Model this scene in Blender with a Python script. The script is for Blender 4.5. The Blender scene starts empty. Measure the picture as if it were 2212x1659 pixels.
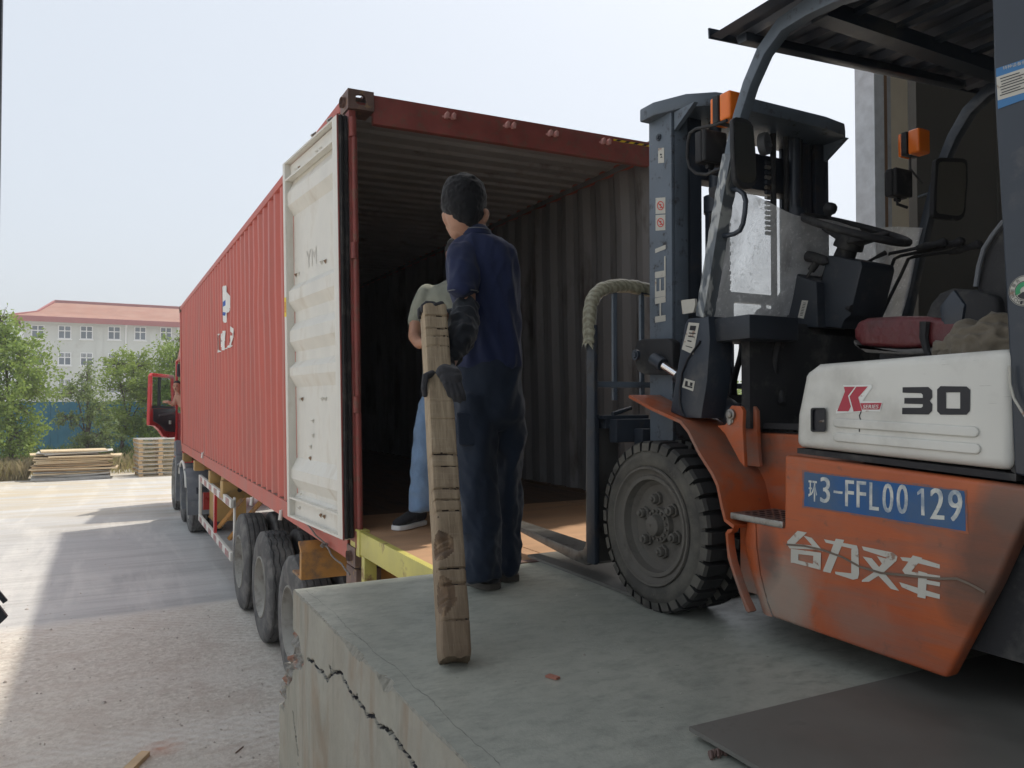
import bpy, bmesh, math, random
import numpy as np
from mathutils import Vector, Matrix, noise
R = math.radians
random.seed(7)
S = bpy.context.scene
COL = S.collection

# ------------------------------------------------------------------ camera, sky, sun, exposure
FL, CX, CY = 1661.0, 1106.0, 829.5            # focal length and centre, in a 2212 px wide frame
TH = math.atan(876 / 1661.0)                  # camera yaw against the loading bay
PT = math.atan(37.5 / 1661.0)                 # slight upward pitch
CAMZ = 0.775                                  # eye above the dock floor (dock floor is z = 0)
c_fwd = Vector((math.sin(TH) * math.cos(PT), math.cos(TH) * math.cos(PT), math.sin(PT)))
c_right = Vector((math.cos(TH), -math.sin(TH), 0))
c_up = c_right.cross(c_fwd)
cam_d = bpy.data.cameras.new("camera")
cam = bpy.data.objects.new("camera", cam_d)
COL.objects.link(cam)
cam.matrix_world = Matrix(((c_right.x, c_up.x, -c_fwd.x, 0), (c_right.y, c_up.y, -c_fwd.y, 0),
                           (c_right.z, c_up.z, -c_fwd.z, CAMZ), (0, 0, 0, 1)))
cam_d.sensor_width = 36
cam_d.lens = FL / 2212 * 36
cam_d.clip_start = 0.05
cam_d.clip_end = 3000
S.camera = cam

SUN_DIR = Vector((0.467, 0.18, 1.0)).normalized()
SUN_EL = math.asin(SUN_DIR.z)
SUN_AZ = math.atan2(SUN_DIR.x, SUN_DIR.y)
W = bpy.data.worlds.new("World")
S.world = W
W.use_nodes = True
wn, wl = W.node_tree.nodes, W.node_tree.links
wn.clear()
w_out = wn.new('ShaderNodeOutputWorld')
w_bg = wn.new('ShaderNodeBackground')
w_bg.inputs['Strength'].default_value = 0.086
sky = wn.new('ShaderNodeTexSky')
sky.sky_type = 'NISHITA'
sky.sun_disc = False
sky.sun_elevation = SUN_EL
sky.sun_rotation = SUN_AZ
sky.air_density = 0.8
sky.dust_density = 6.0
sky.ozone_density = 1.2
w_mix = wn.new('ShaderNodeMix')
w_mix.data_type = 'RGBA'
w_mix.inputs[0].default_value = 0.68
w_mix.inputs[7].default_value = (5.0, 5.35, 5.65, 1)      # bright even summer haze over the Nishita sky
wl.new(sky.outputs[0], w_mix.inputs[6])
wl.new(w_mix.outputs[2], w_bg.inputs['Color'])
wl.new(w_bg.outputs[0], w_out.inputs[0])

sun_d = bpy.data.lights.new("sun", 'SUN')
sun_d.energy = 1.6
sun_d.angle = R(1.8)
sun_d.color = (1.0, 0.93, 0.82)
sun = bpy.data.objects.new("sun", sun_d)
COL.objects.link(sun)
sun.rotation_euler = (-SUN_DIR).to_track_quat('-Z', 'Y').to_euler()
sun.location = (0, 0, 30)

S.view_settings.view_transform = 'Standard'
S.view_settings.look = 'None'
S.view_settings.exposure = 1.08
S.view_settings.gamma = 1
S.render.engine = 'CYCLES'

# ------------------------------------------------------------------ helpers
def ray(x, y):
    return c_fwd + c_right * ((x - CX) / FL) + c_up * ((CY - y) / FL)
CO = Vector((0, 0, CAMZ))
def on_u(x, y, U):
    d = ray(x, y); return CO + d * (U / d.x)
def on_v(x, y, V):
    d = ray(x, y); return CO + d * (V / d.y)
def on_z(x, y, Z):
    d = ray(x, y); return CO + d * ((Z - CAMZ) / d.z)

def nz(x, y=0.0, z=0.0):
    return noise.noise(Vector((x, y, z)))

class MB:
    def __init__(s):
        s.v = []; s.f = []; s.m = []
    def add(s, vs, fs, mi=0):
        n = len(s.v)
        s.v.extend([tuple(a) for a in vs])
        for f in fs:
            s.f.append(tuple(n + i for i in f)); s.m.append(mi)
        return s
    def box(s, a, b, mi=0):
        x0, y0, z0 = (min(a[i], b[i]) for i in range(3)); x1, y1, z1 = (max(a[i], b[i]) for i in range(3))
        s.add([(x0,y0,z0),(x1,y0,z0),(x1,y1,z0),(x0,y1,z0),(x0,y0,z1),(x1,y0,z1),(x1,y1,z1),(x0,y1,z1)],
              [(0,3,2,1),(4,5,6,7),(0,1,5,4),(1,2,6,5),(2,3,7,6),(3,0,4,7)], mi)
        return s
    def bar(s, p0, p1, w, h, up=(0,0,1), mi=0, w1=None, h1=None):
        p0 = Vector(p0); p1 = Vector(p1); d = (p1 - p0).normalized(); up = Vector(up)
        a = d.cross(up).normalized(); b = a.cross(d).normalized()
        w1 = w if w1 is None else w1; h1 = h if h1 is None else h1
        vs = []
        for p, ww, hh in ((p0, w, h), (p1, w1, h1)):
            for i, j in ((-1,-1),(1,-1),(1,1),(-1,1)):
                vs.append(p + a * (i * ww / 2) + b * (j * hh / 2))
        s.add(vs, [(0,1,2,3),(7,6,5,4),(0,4,5,1),(1,5,6,2),(2,6,7,3),(3,7,4,0)], mi)
        return s
    def tube(s, pts, r, n=10, mi=0, cap=True, sq=1.0, ref=None):
        pts = [Vector(p) for p in pts]
        rs = r if isinstance(r, (list, tuple)) else [r] * len(pts)
        rings = []; prev = None
        for i, p in enumerate(pts):
            t = (pts[min(i+1, len(pts)-1)] - pts[max(i-1, 0)]).normalized()
            if prev is None:
                q = Vector(ref) if ref else (Vector((0,0,1)) if abs(t.z) < .9 else Vector((1,0,0)))
            else: q = prev
            a = (q - t * q.dot(t)).normalized(); prev = a
            b = t.cross(a)
            rings.append([p + a * (math.cos(k * 2 * math.pi / n) * rs[i]) + b * (math.sin(k * 2 * math.pi / n) * rs[i] * sq) for k in range(n)])
        vs = [q for g in rings for q in g]; fs = []
        for i in range(len(rings) - 1):
            for k in range(n):
                fs.append((i*n+k, i*n+(k+1)%n, (i+1)*n+(k+1)%n, (i+1)*n+k))
        if cap:
            fs.append(tuple(range(n-1, -1, -1))); fs.append(tuple((len(rings)-1)*n + k for k in range(n)))
        s.add(vs, fs, mi); return s
    def cyl(s, p0, p1, r, n=16, mi=0, r1=None):
        return s.tube([p0, p1], [r, r if r1 is None else r1], n, mi)
    def lathe(s, prof, o, axis, n=32, mi=0, fn=None, close=False):
        """prof: (radius, distance along axis)"""
        o = Vector(o); ax = Vector(axis).normalized()
        q = Vector((0,0,1)) if abs(ax.z) < .9 else Vector((1,0,0))
        a = (q - ax * q.dot(ax)).normalized(); b = ax.cross(a)
        vs = []
        for k in range(n):
            t = 2 * math.pi * k / n; d = a * math.cos(t) + b * math.sin(t)
            for j, (r, h) in enumerate(prof):
                if fn: r, h = fn(j, k, r, h)
                vs.append(o + d * r + ax * h)
        m = len(prof); fs = []
        for k in range(n):
            k2 = (k + 1) % n
            for j in range(m - 1):
                fs.append((k*m+j, k*m+j+1, k2*m+j+1, k2*m+j))
            if close: fs.append((k*m+m-1, k*m, k2*m, k2*m+m-1))
        s.add(vs, fs, mi); return s
    def prism(s, pts, ext, mi=0, cap2=True):
        pts = [Vector(p) for p in pts]; ext = Vector(ext); n = len(pts)
        vs = pts + [p + ext for p in pts]
        fs = [tuple(range(n)), tuple(range(2*n-1, n-1, -1))] + [(i, i+n, (i+1)%n+n, (i+1)%n) for i in range(n)]
        s.add(vs, fs, mi); return s
    def pu(s, px, U, t, mi=0):                # polygon drawn on the plane x = U, extruded t away
        return s.prism([on_u(x, y, U) for x, y in px], (t, 0, 0), mi)
    def build(s, name, mats, parent=None, bevel=0, seg=2, smooth=None, local=False, loc=None, recalc=True, bang=30):
        me = bpy.data.meshes.new(name)
        off = Vector((0,0,0))
        if parent is not None and not local:
            p = parent
            while p is not None: off += p.location; p = p.parent
        if loc is not None: off = Vector(loc)
        bm = bmesh.new()
        bv = [bm.verts.new((a[0]-off.x, a[1]-off.y, a[2]-off.z)) for a in s.v]
        for f, mi in zip(s.f, s.m):
            try:
                q = bm.faces.new([bv[i] for i in f]); q.material_index = mi
            except ValueError: pass
        if recalc: bmesh.ops.recalc_face_normals(bm, faces=bm.faces)
        if bevel:
            es = [e for e in bm.edges if len(e.link_faces) == 2 and e.calc_face_angle(0) > R(bang)]
            bmesh.ops.bevel(bm, geom=es, offset=bevel, segments=seg, affect='EDGES', clamp_overlap=True, profile=.6)
        if smooth or bevel:
            ang = R(smooth or 40)
            for f in bm.faces: f.smooth = True
            for e in bm.edges:
                if len(e.link_faces) == 2 and e.calc_face_angle(0) > ang: e.smooth = False
        bm.to_mesh(me); bm.free()
        for m in (mats if isinstance(mats, (list, tuple)) else [mats]): me.materials.append(m)
        o = bpy.data.objects.new(name, me)
        if loc is not None: o.location = loc
        COL.objects.link(o)
        if parent is not None: o.parent = parent
        return o

def tag(o, label=None, cat=None, group=None, kind=None):
    if label: o['label'] = label
    if cat: o['category'] = cat
    if group: o['group'] = group
    if kind: o['kind'] = kind
    return o
def thing(name, label, cat, loc=(0,0,0), group=None, rot=None):
    o = bpy.data.objects.new(name, None); o.location = loc; o.empty_display_size = .2
    if rot: o.rotation_euler = rot
    COL.objects.link(o)
    return tag(o, label, cat, group)
def copy_tree(o, parent=None):
    c = o.copy(); COL.objects.link(c)
    if parent is not None: c.parent = parent
    for ch in list(o.children): copy_tree(ch, c)
    return c
def text_mesh(body):
    cu = bpy.data.curves.new('lettering', 'FONT'); cu.body = body; cu.resolution_u = 4
    o = bpy.data.objects.new('lettering', cu); COL.objects.link(o)
    bpy.context.view_layer.update()
    dg = bpy.context.evaluated_depsgraph_get()
    me = bpy.data.meshes.new_from_object(o.evaluated_get(dg))
    vs = [tuple(v.co) for v in me.vertices]; fs = [tuple(p.vertices) for p in me.polygons]
    bpy.data.objects.remove(o); bpy.data.curves.remove(cu); bpy.data.meshes.remove(me)
    return vs, fs
def put_text(mb, body, o, ex, ey, mi=0, bold=0.0):
    """fit the flat lettering into the parallelogram o, ex (width), ey (height)"""
    vs, fs = text_mesh(body)
    if not vs: return
    x0 = min(v[0] for v in vs); x1 = max(v[0] for v in vs); y0 = min(v[1] for v in vs); y1 = max(v[1] for v in vs)
    o = Vector(o); ex = Vector(ex); ey = Vector(ey)
    reps = [(0, 0)] if not bold else [(-bold, 0), (bold, 0), (0, 0)]
    nrm = ex.cross(ey).normalized()
    for i, (dx, dy) in enumerate(reps):
        mb.add([o + ex * ((v[0]-x0)/(x1-x0) + dx) + ey * ((v[1]-y0)/max(1e-6, y1-y0) + dy) + nrm * (.0003 * i) for v in vs], fs, mi)

# ------------------------------------------------------------------ materials
def newmat(name):
    m = bpy.data.materials.new(name); m.use_nodes = True
    nt = m.node_tree; nt.nodes.clear()
    out = nt.nodes.new('ShaderNodeOutputMaterial'); b = nt.nodes.new('ShaderNodeBsdfPrincipled')
    nt.links.new(b.outputs[0], out.inputs[0])
    return m, nt, b
def N(nt, kind, **kw):
    n = nt.nodes.new(kind)
    for k, v in kw.items(): setattr(n, k, v)
    return n
def noise_node(nt, vec, scale, detail=4, rough=.55, dist=0.0):
    n = N(nt, 'ShaderNodeTexNoise'); n.inputs['Scale'].default_value = scale
    n.inputs['Detail'].default_value = detail; n.inputs['Roughness'].default_value = rough
    n.inputs['Distortion'].default_value = dist
    nt.links.new(vec, n.inputs['Vector']); return n.outputs['Fac']
def mapping(nt, vec, scale=(1,1,1), rot=(0,0,0)):
    n = N(nt, 'ShaderNodeMapping'); n.inputs['Scale'].default_value = scale; n.inputs['Rotation'].default_value = rot
    nt.links.new(vec, n.inputs['Vector']); return n.outputs[0]
def ramp(nt, fac, a, b, lo=0.0, hi=1.0):
    n = N(nt, 'ShaderNodeMapRange'); n.inputs[1].default_value = a; n.inputs[2].default_value = b
    n.inputs[3].default_value = lo; n.inputs[4].default_value = hi
    nt.links.new(fac, n.inputs[0]); return n.outputs[0]
def mix(nt, fac, a, b, mode='MIX'):
    n = N(nt, 'ShaderNodeMix', data_type='RGBA', blend_type=mode)
    for sock, val in ((0, fac), (6, a), (7, b)):
        if isinstance(val, (int, float)): n.inputs[sock].default_value = val
        elif isinstance(val, tuple): n.inputs[sock].default_value = (*val[:3], 1)
        else: nt.links.new(val, n.inputs[sock])
    return n.outputs[2]
def mth(nt, op, a, b=None):
    n = N(nt, 'ShaderNodeMath', operation=op)
    for i, val in enumerate((a, b)):
        if val is None: continue
        if isinstance(val, (int, float)): n.inputs[i].default_value = val
        else: nt.links.new(val, n.inputs[i])
    return n.outputs[0]
def bump(nt, h, strength, dist, b, prev=None):
    n = N(nt, 'ShaderNodeBump'); n.inputs['Strength'].default_value = strength; n.inputs['Distance'].default_value = dist
    nt.links.new(h, n.inputs['Height'])
    if prev is not None: nt.links.new(prev, n.inputs['Normal'])
    nt.links.new(n.outputs[0], b.inputs['Normal']); return n.outputs[0]
def coord(nt): return N(nt, 'ShaderNodeTexCoord').outputs['Object']

def worn(name, base, rough=.6, metal=0, var=.18, vs=5, dirt=None, at=.58, w=.12, ds=9, st=(1,1,1),
         bs=90, bst=.25, bd=.003, scr=0, scrc=(.5,.5,.5), coat=0, amt=1.0, spec=.5):
    m, nt, b = newmat(name); L = nt.links
    c = coord(nt); cs = mapping(nt, c, st)
    n1 = noise_node(nt, cs, vs, 5)
    lo = tuple(x * (1 - var) for x in base); hi = tuple(min(1, x * (1 + var)) for x in base)
    col = mix(nt, ramp(nt, n1, .3, .7), lo, hi)
    rg = ramp(nt, n1, .3, .7, rough * .85, min(1, rough * 1.15))
    if dirt is not None:
        n2 = noise_node(nt, cs, ds, 8, .65)
        f = ramp(nt, n2, at, at + w, 0, amt)
        col = mix(nt, f, col, dirt)
        rg = mth(nt, 'MAXIMUM', rg, ramp(nt, n2, at, at + w, 0, .8))
    if scr:
        n3 = noise_node(nt, mapping(nt, c, (3, 3, 60), (.5, .3, .2)), 6, 3, .5)
        f3 = ramp(nt, n3, 1 - scr, 1 - scr + .03)
        col = mix(nt, f3, col, scrc)
    L.new(col, b.inputs['Base Color']); L.new(rg, b.inputs['Roughness'])
    b.inputs['Metallic'].default_value = metal
    b.inputs['Specular IOR Level'].default_value = spec
    if coat: b.inputs['Coat Weight'].default_value = coat; b.inputs['Coat Roughness'].default_value = .15
    if bst:
        h = noise_node(nt, c, bs, 6, .6)
        bump(nt, h, bst, bd, b)
    return m
# ------------------------------------------------------------------ shared materials
M_black = worn('black_rubber', (.022,.022,.024), .75, dirt=(.10,.095,.085), at=.52, w=.2, ds=7, bs=120)
M_tyre = worn('dusty_tyre', (.085,.083,.082), .85, dirt=(.22,.21,.195), at=.45, w=.25, ds=5, bs=60, bst=.4)
M_dark = worn('dark_metal', (.022,.027,.036), .5, metal=.0, dirt=(.07,.065,.06), at=.55, w=.2, ds=8, bs=70, bst=.15)
M_bmet = worn('bare_steel', (.34,.33,.31), .38, metal=.8, dirt=(.12,.09,.07), at=.5, w=.15, ds=14)
M_white = worn('aged_white_paint', (.70,.68,.62), .5, var=.08, dirt=(.40,.33,.24), at=.54, w=.25, ds=5, amt=.6, bs=30, bst=.1, st=(1,1,.5))
M_red = worn('container_red', (.50,.118,.088), .55, var=.12, vs=2, dirt=(.36,.15,.12), at=.5, w=.25, ds=3, st=(1,1,.25), amt=.7, bs=40, bst=.1)
M_redd = worn('rusty_dark_red', (.24,.055,.045), .55, var=.25, vs=6, dirt=(.16,.09,.06), at=.52, w=.15, ds=16, bs=60, bst=.3)
M_rust = worn('worn_casting', (.16,.10,.085), .6, var=.3, vs=9, dirt=(.30,.19,.10), at=.55, w=.1, ds=22, bs=80, bst=.4)
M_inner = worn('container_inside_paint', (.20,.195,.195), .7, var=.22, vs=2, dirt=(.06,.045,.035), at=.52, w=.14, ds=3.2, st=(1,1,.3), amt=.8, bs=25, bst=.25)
M_ceil = worn('container_ceiling_paint', (.36,.365,.38), .6, var=.15, vs=2, dirt=(.20,.18,.17), at=.58, w=.15, ds=4, bst=.1)
M_ply = worn('stained_plywood', (.46,.27,.15), .7, var=.16, vs=3, dirt=(.20,.13,.09), at=.58, w=.25, ds=4, st=(.5,2,1), bs=70, bst=.2)
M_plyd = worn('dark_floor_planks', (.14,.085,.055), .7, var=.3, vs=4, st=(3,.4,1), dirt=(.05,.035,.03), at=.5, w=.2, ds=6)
M_yel = worn('yellow_paint', (.58,.52,.14), .5, var=.12, dirt=(.24,.14,.07), at=.56, w=.12, ds=9, bs=60, bst=.2)
M_ora = worn('chassis_ochre', (.50,.24,.06), .6, var=.2, dirt=(.13,.10,.08), at=.48, w=.22, ds=6, bs=60, bst=.2)
M_grayp = worn('grey_plastic', (.14,.15,.165), .6, var=.15, dirt=(.30,.29,.27), at=.5, w=.3, ds=4, amt=.7)
M_rim = worn('dusty_wheel_rim', (.30,.29,.26), .65, var=.15, dirt=(.16,.14,.12), at=.5, w=.2, ds=7)
M_cab = worn('truck_red_paint', (.55,.03,.03), .3, var=.08, dirt=(.4,.15,.12), at=.6, w=.2, ds=5, coat=.3)
M_wht2 = worn('white_marking', (.78,.78,.74), .5, var=.05, dirt=(.5,.3,.26), at=.62, w=.06, ds=30, bst=0)
M_blue2 = worn('blue_marking', (.05,.12,.42), .5, var=.05, bst=0)
M_ylab = worn('yellow_label', (.85,.62,.03), .5, var=.04, bst=0)
M_rlab = worn('red_print', (.6,.05,.03), .5, var=.04, bst=0)
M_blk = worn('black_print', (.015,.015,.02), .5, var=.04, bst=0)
M_pink = worn('faded_lug', (.50,.26,.24), .6, var=.1)

# ------------------------------------------------------------------ ground
GZ = -1.575
m, nt, b = newmat('dusty_concrete_yard'); L = nt.links
c = coord(nt)
n1 = noise_node(nt, c, .35, 6, .6); n2 = noise_node(nt, mapping(nt, c, (.25,1.6,1), (0,0,.55)), 1.3, 6, .6)
n3 = noise_node(nt, mapping(nt, c, (1.8,.22,1), (0,0,-.5)), 1.1, 6, .6, .3); n4 = noise_node(nt, c, 22, 8, .7)
n5 = noise_node(nt, mapping(nt, c, (.12,6,1), (0,0,.62)), 2.4, 4, .55)
col = mix(nt, ramp(nt, n1, .35, .65), (.43,.43,.425), (.53,.525,.51))
col = mix(nt, ramp(nt, n2, .48, .66, 0, .6), col, (.30,.30,.30))
col = mix(nt, ramp(nt, n3, .50, .62, 0, .6), col, (.61,.60,.57))
n6 = noise_node(nt, mapping(nt, c, (.22,2.6,1), (0,0,-.32)), 1.7, 6, .65, .5)
col = mix(nt, ramp(nt, n5, .54, .66, 0, .22), col, (.29,.285,.275)); col = mix(nt, ramp(nt, n6, .52, .68, 0, .4), col, (.33,.325,.315)); col = mix(nt, ramp(nt, n4, .5, .75, 0, .35), col, (.58,.56,.52))
sep = N(nt, 'ShaderNodeSeparateXYZ'); L.new(c, sep.inputs[0])
yy = mth(nt, 'ADD', sep.outputs[1], mth(nt, 'ADD', mth(nt, 'MULTIPLY', n2, 1.2), mth(nt, 'MULTIPLY', n4, .5))); yy = mth(nt, 'SUBTRACT', yy, mth(nt, 'MULTIPLY', sep.outputs[0], .16))
dirtm = ramp(nt, yy, 10.1, 10.6, 1, 0)                    # loose dirt in front of the dock, swept slab beyond
dcol = mix(nt, ramp(nt, n4, .38, .62), (.46,.415,.36), (.68,.64,.57))
dcol = mix(nt, ramp(nt, n6, .5, .62, 0, .5), dcol, (.64,.61,.55)); dcol = mix(nt, ramp(nt, noise_node(nt, c, 3.2, 7, .7, .6), .48, .62, 0, .55), dcol, (.47,.40,.345))
dcol = mix(nt, ramp(nt, n1, .45, .7, 0, .5), dcol, (.62,.58,.51))
col = mix(nt, dirtm, col, dcol)
sand = mth(nt, 'MULTIPLY', ramp(nt, sep.outputs[1], 15, 22), ramp(nt, n2, .42, .58))
col = mix(nt, mth(nt, 'MULTIPLY', sand, .75), col, (.50,.42,.29))
v = N(nt, 'ShaderNodeVectorMath', operation='DISTANCE'); L.new(c, v.inputs[0])
brk = on_z(350, 1615, GZ); v.inputs[1].default_value = brk[:]
dd = mth(nt, 'ADD', v.outputs['Value'], mth(nt, 'MULTIPLY', n4, .15))
col = mix(nt, ramp(nt, dd, .08, .24, .8, 0), col, (.48,.22,.13))
L.new(col, b.inputs['Base Color']); b.inputs['Roughness'].default_value = .92
cb1 = N(nt, 'ShaderNodeTexWave'); cb1.inputs['Scale'].default_value = 3.6; cb1.inputs['Distortion'].default_value = 1.2; cb1.inputs['Detail'].default_value = 3; cb1.bands_direction = 'Y'; L.new(mapping(nt, c, (1,1,1), (0,0,.62)), cb1.inputs['Vector'])
cb2 = N(nt, 'ShaderNodeTexWave'); cb2.inputs['Scale'].default_value = 3.2; cb2.inputs['Distortion'].default_value = 1.0; cb2.inputs['Detail'].default_value = 3; cb2.bands_direction = 'Y'; L.new(mapping(nt, c, (1,1,1), (0,0,-.25)), cb2.inputs['Vector'])
k1 = mth(nt, 'MULTIPLY', ramp(nt, noise_node(nt, mapping(nt, c, (.35,1.3,1), (0,0,.62)), .9, 3, .5), .5, .6), cb1.outputs['Fac']); k2 = mth(nt, 'MULTIPLY', ramp(nt, noise_node(nt, mapping(nt, c, (.35,1.3,1), (0,0,-.25)), 1.1, 3, .5), .54, .62), cb2.outputs['Fac'])
kk_ = mth(nt, 'MULTIPLY', mth(nt, 'ADD', k1, k2), dirtm)
col = mix(nt, mth(nt, 'MULTIPLY', kk_, .35), col, (.70,.68,.63)); L.new(col, b.inputs['Base Color'])
n4 = mth(nt, 'ADD', n4, mth(nt, 'MULTIPLY', kk_, .10))
h = mth(nt, 'ADD', mth(nt, 'MULTIPLY', n4, ramp(nt, dirtm, 0, 1, .25, 1)), mth(nt, 'MULTIPLY', n5, .8))
bump(nt, h, .6, .035, b)
M_ground = m
g = MB(); g.add([(-400,-200,GZ),(400,-200,GZ),(400,600,GZ),(-400,600,GZ)], [(0,1,2,3)])
tag(g.build('ground', M_ground), kind='structure')
tgt = None
# pebbles and crumbs
M_stone = worn('pebble_grey', (.42,.38,.34), .9, var=.35, vs=20)
rng = np.random.default_rng(5)
g = MB()
for i in range(5200):
    v_ = rng.uniform(4.5, 15); u_ = rng.uniform(-.62*v_-.3, 1.3)
    r_ = .0022 + .009 * rng.random()**7 + (.014 if rng.random() < .004 else 0)
    if v_ > 10 and rng.random() < .55: continue
    p = Vector((u_, v_, GZ + r_*.2)); vs = []
    for q in ((1,0,0),(0,1,0),(-1,0,0),(0,-1,0),(0,0,.8),(.5,.5,.5),(-.4,.5,.6)):
        vs.append(p + Vector(q) * r_ * rng.uniform(.6, 1.5))
    g.add(vs, [(0,5,4),(0,1,5),(1,6,5),(5,6,4),(1,2,6),(2,4,6),(2,3,4),(3,0,4)])
tag(g.build('gravel', M_stone), kind='stuff')
def chip(name, label, px, Z, l, w, h, ang, mat, cat='scrap'):
    p = on_z(px[0], px[1], Z)
    d = Vector((math.cos(ang), math.sin(ang), 0)); a = Vector((-d.y, d.x, 0))
    g = MB(); z0 = Vector((0,0,.001)); 
    pts = [p - d*l/2 - a*w/2 + z0, p + d*l/2 - a*w*.45 + z0, p + d*l*.53 + a*w*.4 + z0, p - d*l*.45 + a*w/2 + z0]
    g.prism(pts, (0,0,h))
    tag(g.build(name, mat, loc=p), label, cat)
M_chip = worn('broken_wood', (.55,.40,.24), .8, var=.2)
M_brick = worn('brick_red', (.40,.17,.12), .85, var=.2)
chip('wood_scrap', 'pale wood offcut lying on the dirt at the bottom left', (290, 1656), GZ, .30, .07, .03, 1.1, M_chip)
chip('twig', 'thin dry twig on the dirt beside the reddish stain', (517, 1621), GZ, .1, .008, .006, .9, M_plyd, 'twig')
chip('wood_chip', 'small reddish brown wood chip on the concrete dock near the timber foot', (1194, 1465), 0, .037, .02, .006, -1.15, M_brick)

# ------------------------------------------------------------------ loading dock
def concrete(name, base, alt, streak, wet=False):
    m, nt, b = newmat(name); L = nt.links; c = coord(nt)
    a1 = noise_node(nt, c, 1.6, 7, .6, .4); a2 = noise_node(nt, c, 9, 8, .7); a3 = noise_node(nt, mapping(nt, c, (1,1.7,1), (0,0,.5)), 10, 10, .72, .25)
    a4 = noise_node(nt, mapping(nt, c, (1,1,streak)), 5, 6, .6)
    col = mix(nt, ramp(nt, a1, .35, .68), base, alt)
    col = mix(nt, ramp(nt, a2, .35, .75, 0, .5), col, tuple(x*.72 for x in base))
    if wet:
        col = mix(nt, ramp(nt, a3, .47, .66, 0, .55), col, tuple(x*.52 for x in base)); col = mix(nt, ramp(nt, noise_node(nt, c, .9, 5, .6, 1), .55, .7, 0, .35), col, (.34,.34,.25)); col = mix(nt, ramp(nt, noise_node(nt, mapping(nt, c, (1,9,1), (0,0,-.4)), 9, 4, .6, .5), .62, .68, 0, .35), col, tuple(x*.55 for x in base))
        sc = noise_node(nt, mapping(nt, c, (14,.9,1), (0,0,1.0)), 3, 2, .5, .6)
        col = mix(nt, ramp(nt, sc, .705, .72, 0, .35), col, (.42,.42,.36))
        L.new(ramp(nt, a3, .3, .7, .24, .52), b.inputs['Roughness'])
    else:
        col = mix(nt, ramp(nt, a4, .42, .68, 0, .25), col, (.22,.17,.12)); col = mix(nt, ramp(nt, noise_node(nt, mapping(nt, c, (1,1.2,.35), (0,0,0)), 3.1, 5, .6, .6), .52, .64, 0, .75), col, (.24,.175,.12)); col = mix(nt, ramp(nt, a1, .5, .66, 0, .5), col, (.17,.17,.14))
        col = mix(nt, ramp(nt, noise_node(nt, mapping(nt, c, (1,1,.12)), 14, 4, .6), .58, .7, 0, .35), col, (.10,.095,.08))
        b.inputs['Roughness'].default_value = .85
    L.new(col, b.inputs['Base Color'])
    hh = mth(nt, 'ADD', a2, mth(nt, 'MULTIPLY', noise_node(nt, c, 70, 5, .7), .5))
    bump(nt, hh, .3, .006 if wet else .008, b)
    return m
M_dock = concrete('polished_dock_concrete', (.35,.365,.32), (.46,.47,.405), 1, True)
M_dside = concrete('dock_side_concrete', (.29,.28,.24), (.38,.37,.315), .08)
m, nt, b = newmat('broken_aggregate'); L = nt.links; c = coord(nt)
vo = N(nt, 'ShaderNodeTexVoronoi'); vo.inputs['Scale'].default_value = 55; L.new(c, vo.inputs['Vector'])
k = mix(nt, noise_node(nt, c, 60, 6, .7), (.20,.19,.17), (.46,.44,.40))
k = mix(nt, ramp(nt, noise_node(nt, c, 9, 4, .6), .54, .62, 0, .7), k, (.42,.17,.10))
L.new(k, b.inputs['Base Color']); b.inputs['Roughness'].default_value = .95
bump(nt, mth(nt, 'ADD', vo.outputs['Distance'], noise_node(nt, c, 90, 6, .7)), .9, .012, b)
M_aggr = m
M_aggr2 = worn('rough_arris', (.27,.26,.22), .95, var=.25, vs=30, dirt=(.13,.12,.10), at=.5, w=.2, ds=30, bs=120, bst=.6)

DU, DV = .69, 3.24
def z4(x, y):                       # enlarged view of the dock corner -> point on the dock's side face
    return on_u((1000 + x*.7233)/1.8228, (2100 + y*.7233)/1.8228, DU)
cracks = [[(290,685),(320,695),(345,735),(380,765),(400,795),(425,778),(410,722)],
          [(425,760),(435,750),(470,762),(490,800),(520,850),(545,900),(560,890),(585,935),(610,980),(640,990),(660,1010),(675,1050),(720,1065),(745,1080),(770,1110),(790,1150),(820,1185),(850,1225),(885,1280),(930,1380),(990,1470)],
          [(208,915),(215,1000),(225,1090),(238,1180),(240,1280)]]
cr = [[(z4(*p).y, z4(*p).z) for p in q] for q in cracks]
rnd = random.Random(3)
segs = []
for ci, q in enumerate(cr):
    out = []
    for (a0, a1), (b0, b1) in zip(q, q[1:]):
        for t in (0, .34, .67):
            out.append((a0 + (b0-a0)*t + rnd.uniform(-.006,.006), a1 + (b1-a1)*t + rnd.uniform(-.006,.006)))
    out.append(q[-1])
    for a, bb in zip(out, out[1:]): segs.append((a, bb, .0016 if ci == 2 else .0030))
def crack_d(y, z):
    best = 9
    for (a, bb, w) in segs:
        if abs(a[0]-y) > .12 and abs(bb[0]-y) > .12: continue
        dx, dz = bb[0]-a[0], bb[1]-a[1]; l2 = dx*dx+dz*dz+1e-12
        t = max(0, min(1, ((y-a[0])*dx + (z-a[1])*dz)/l2))
        d = math.hypot(y-a[0]-t*dx, z-a[1]-t*dz) / w
        if d < best: best = d
    return best
def chipf(v):
    a = .004 + .007*abs(nz(v*31, 1.3)) + .004*abs(nz(v*95, 6)); s_ = nz(v*9, 4.4)
    if s_ > .15: a += (s_-.15)*.032*(1+nz(v*90, 2))
    return a
NB, NZ = 400, 150
v0s = -.4
def vedge(z):
    r = .012*nz(z*25, 7) + .006*nz(z*90, 2)
    if z > -.20: return DV + .3*r
    t = min(1, max(0, (-.20 - z)/.28)); t2 = t*t*(3-2*t)
    return DV + .27*t2 + r*2.2 - (.05*math.exp(-((z+.27)/.06)**2))
g = MB(); vs = []; fs = []; mi = []
ys = [v0s + (3.24-v0s)*(i/NB)**.72 for i in range(NB+1)]
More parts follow.
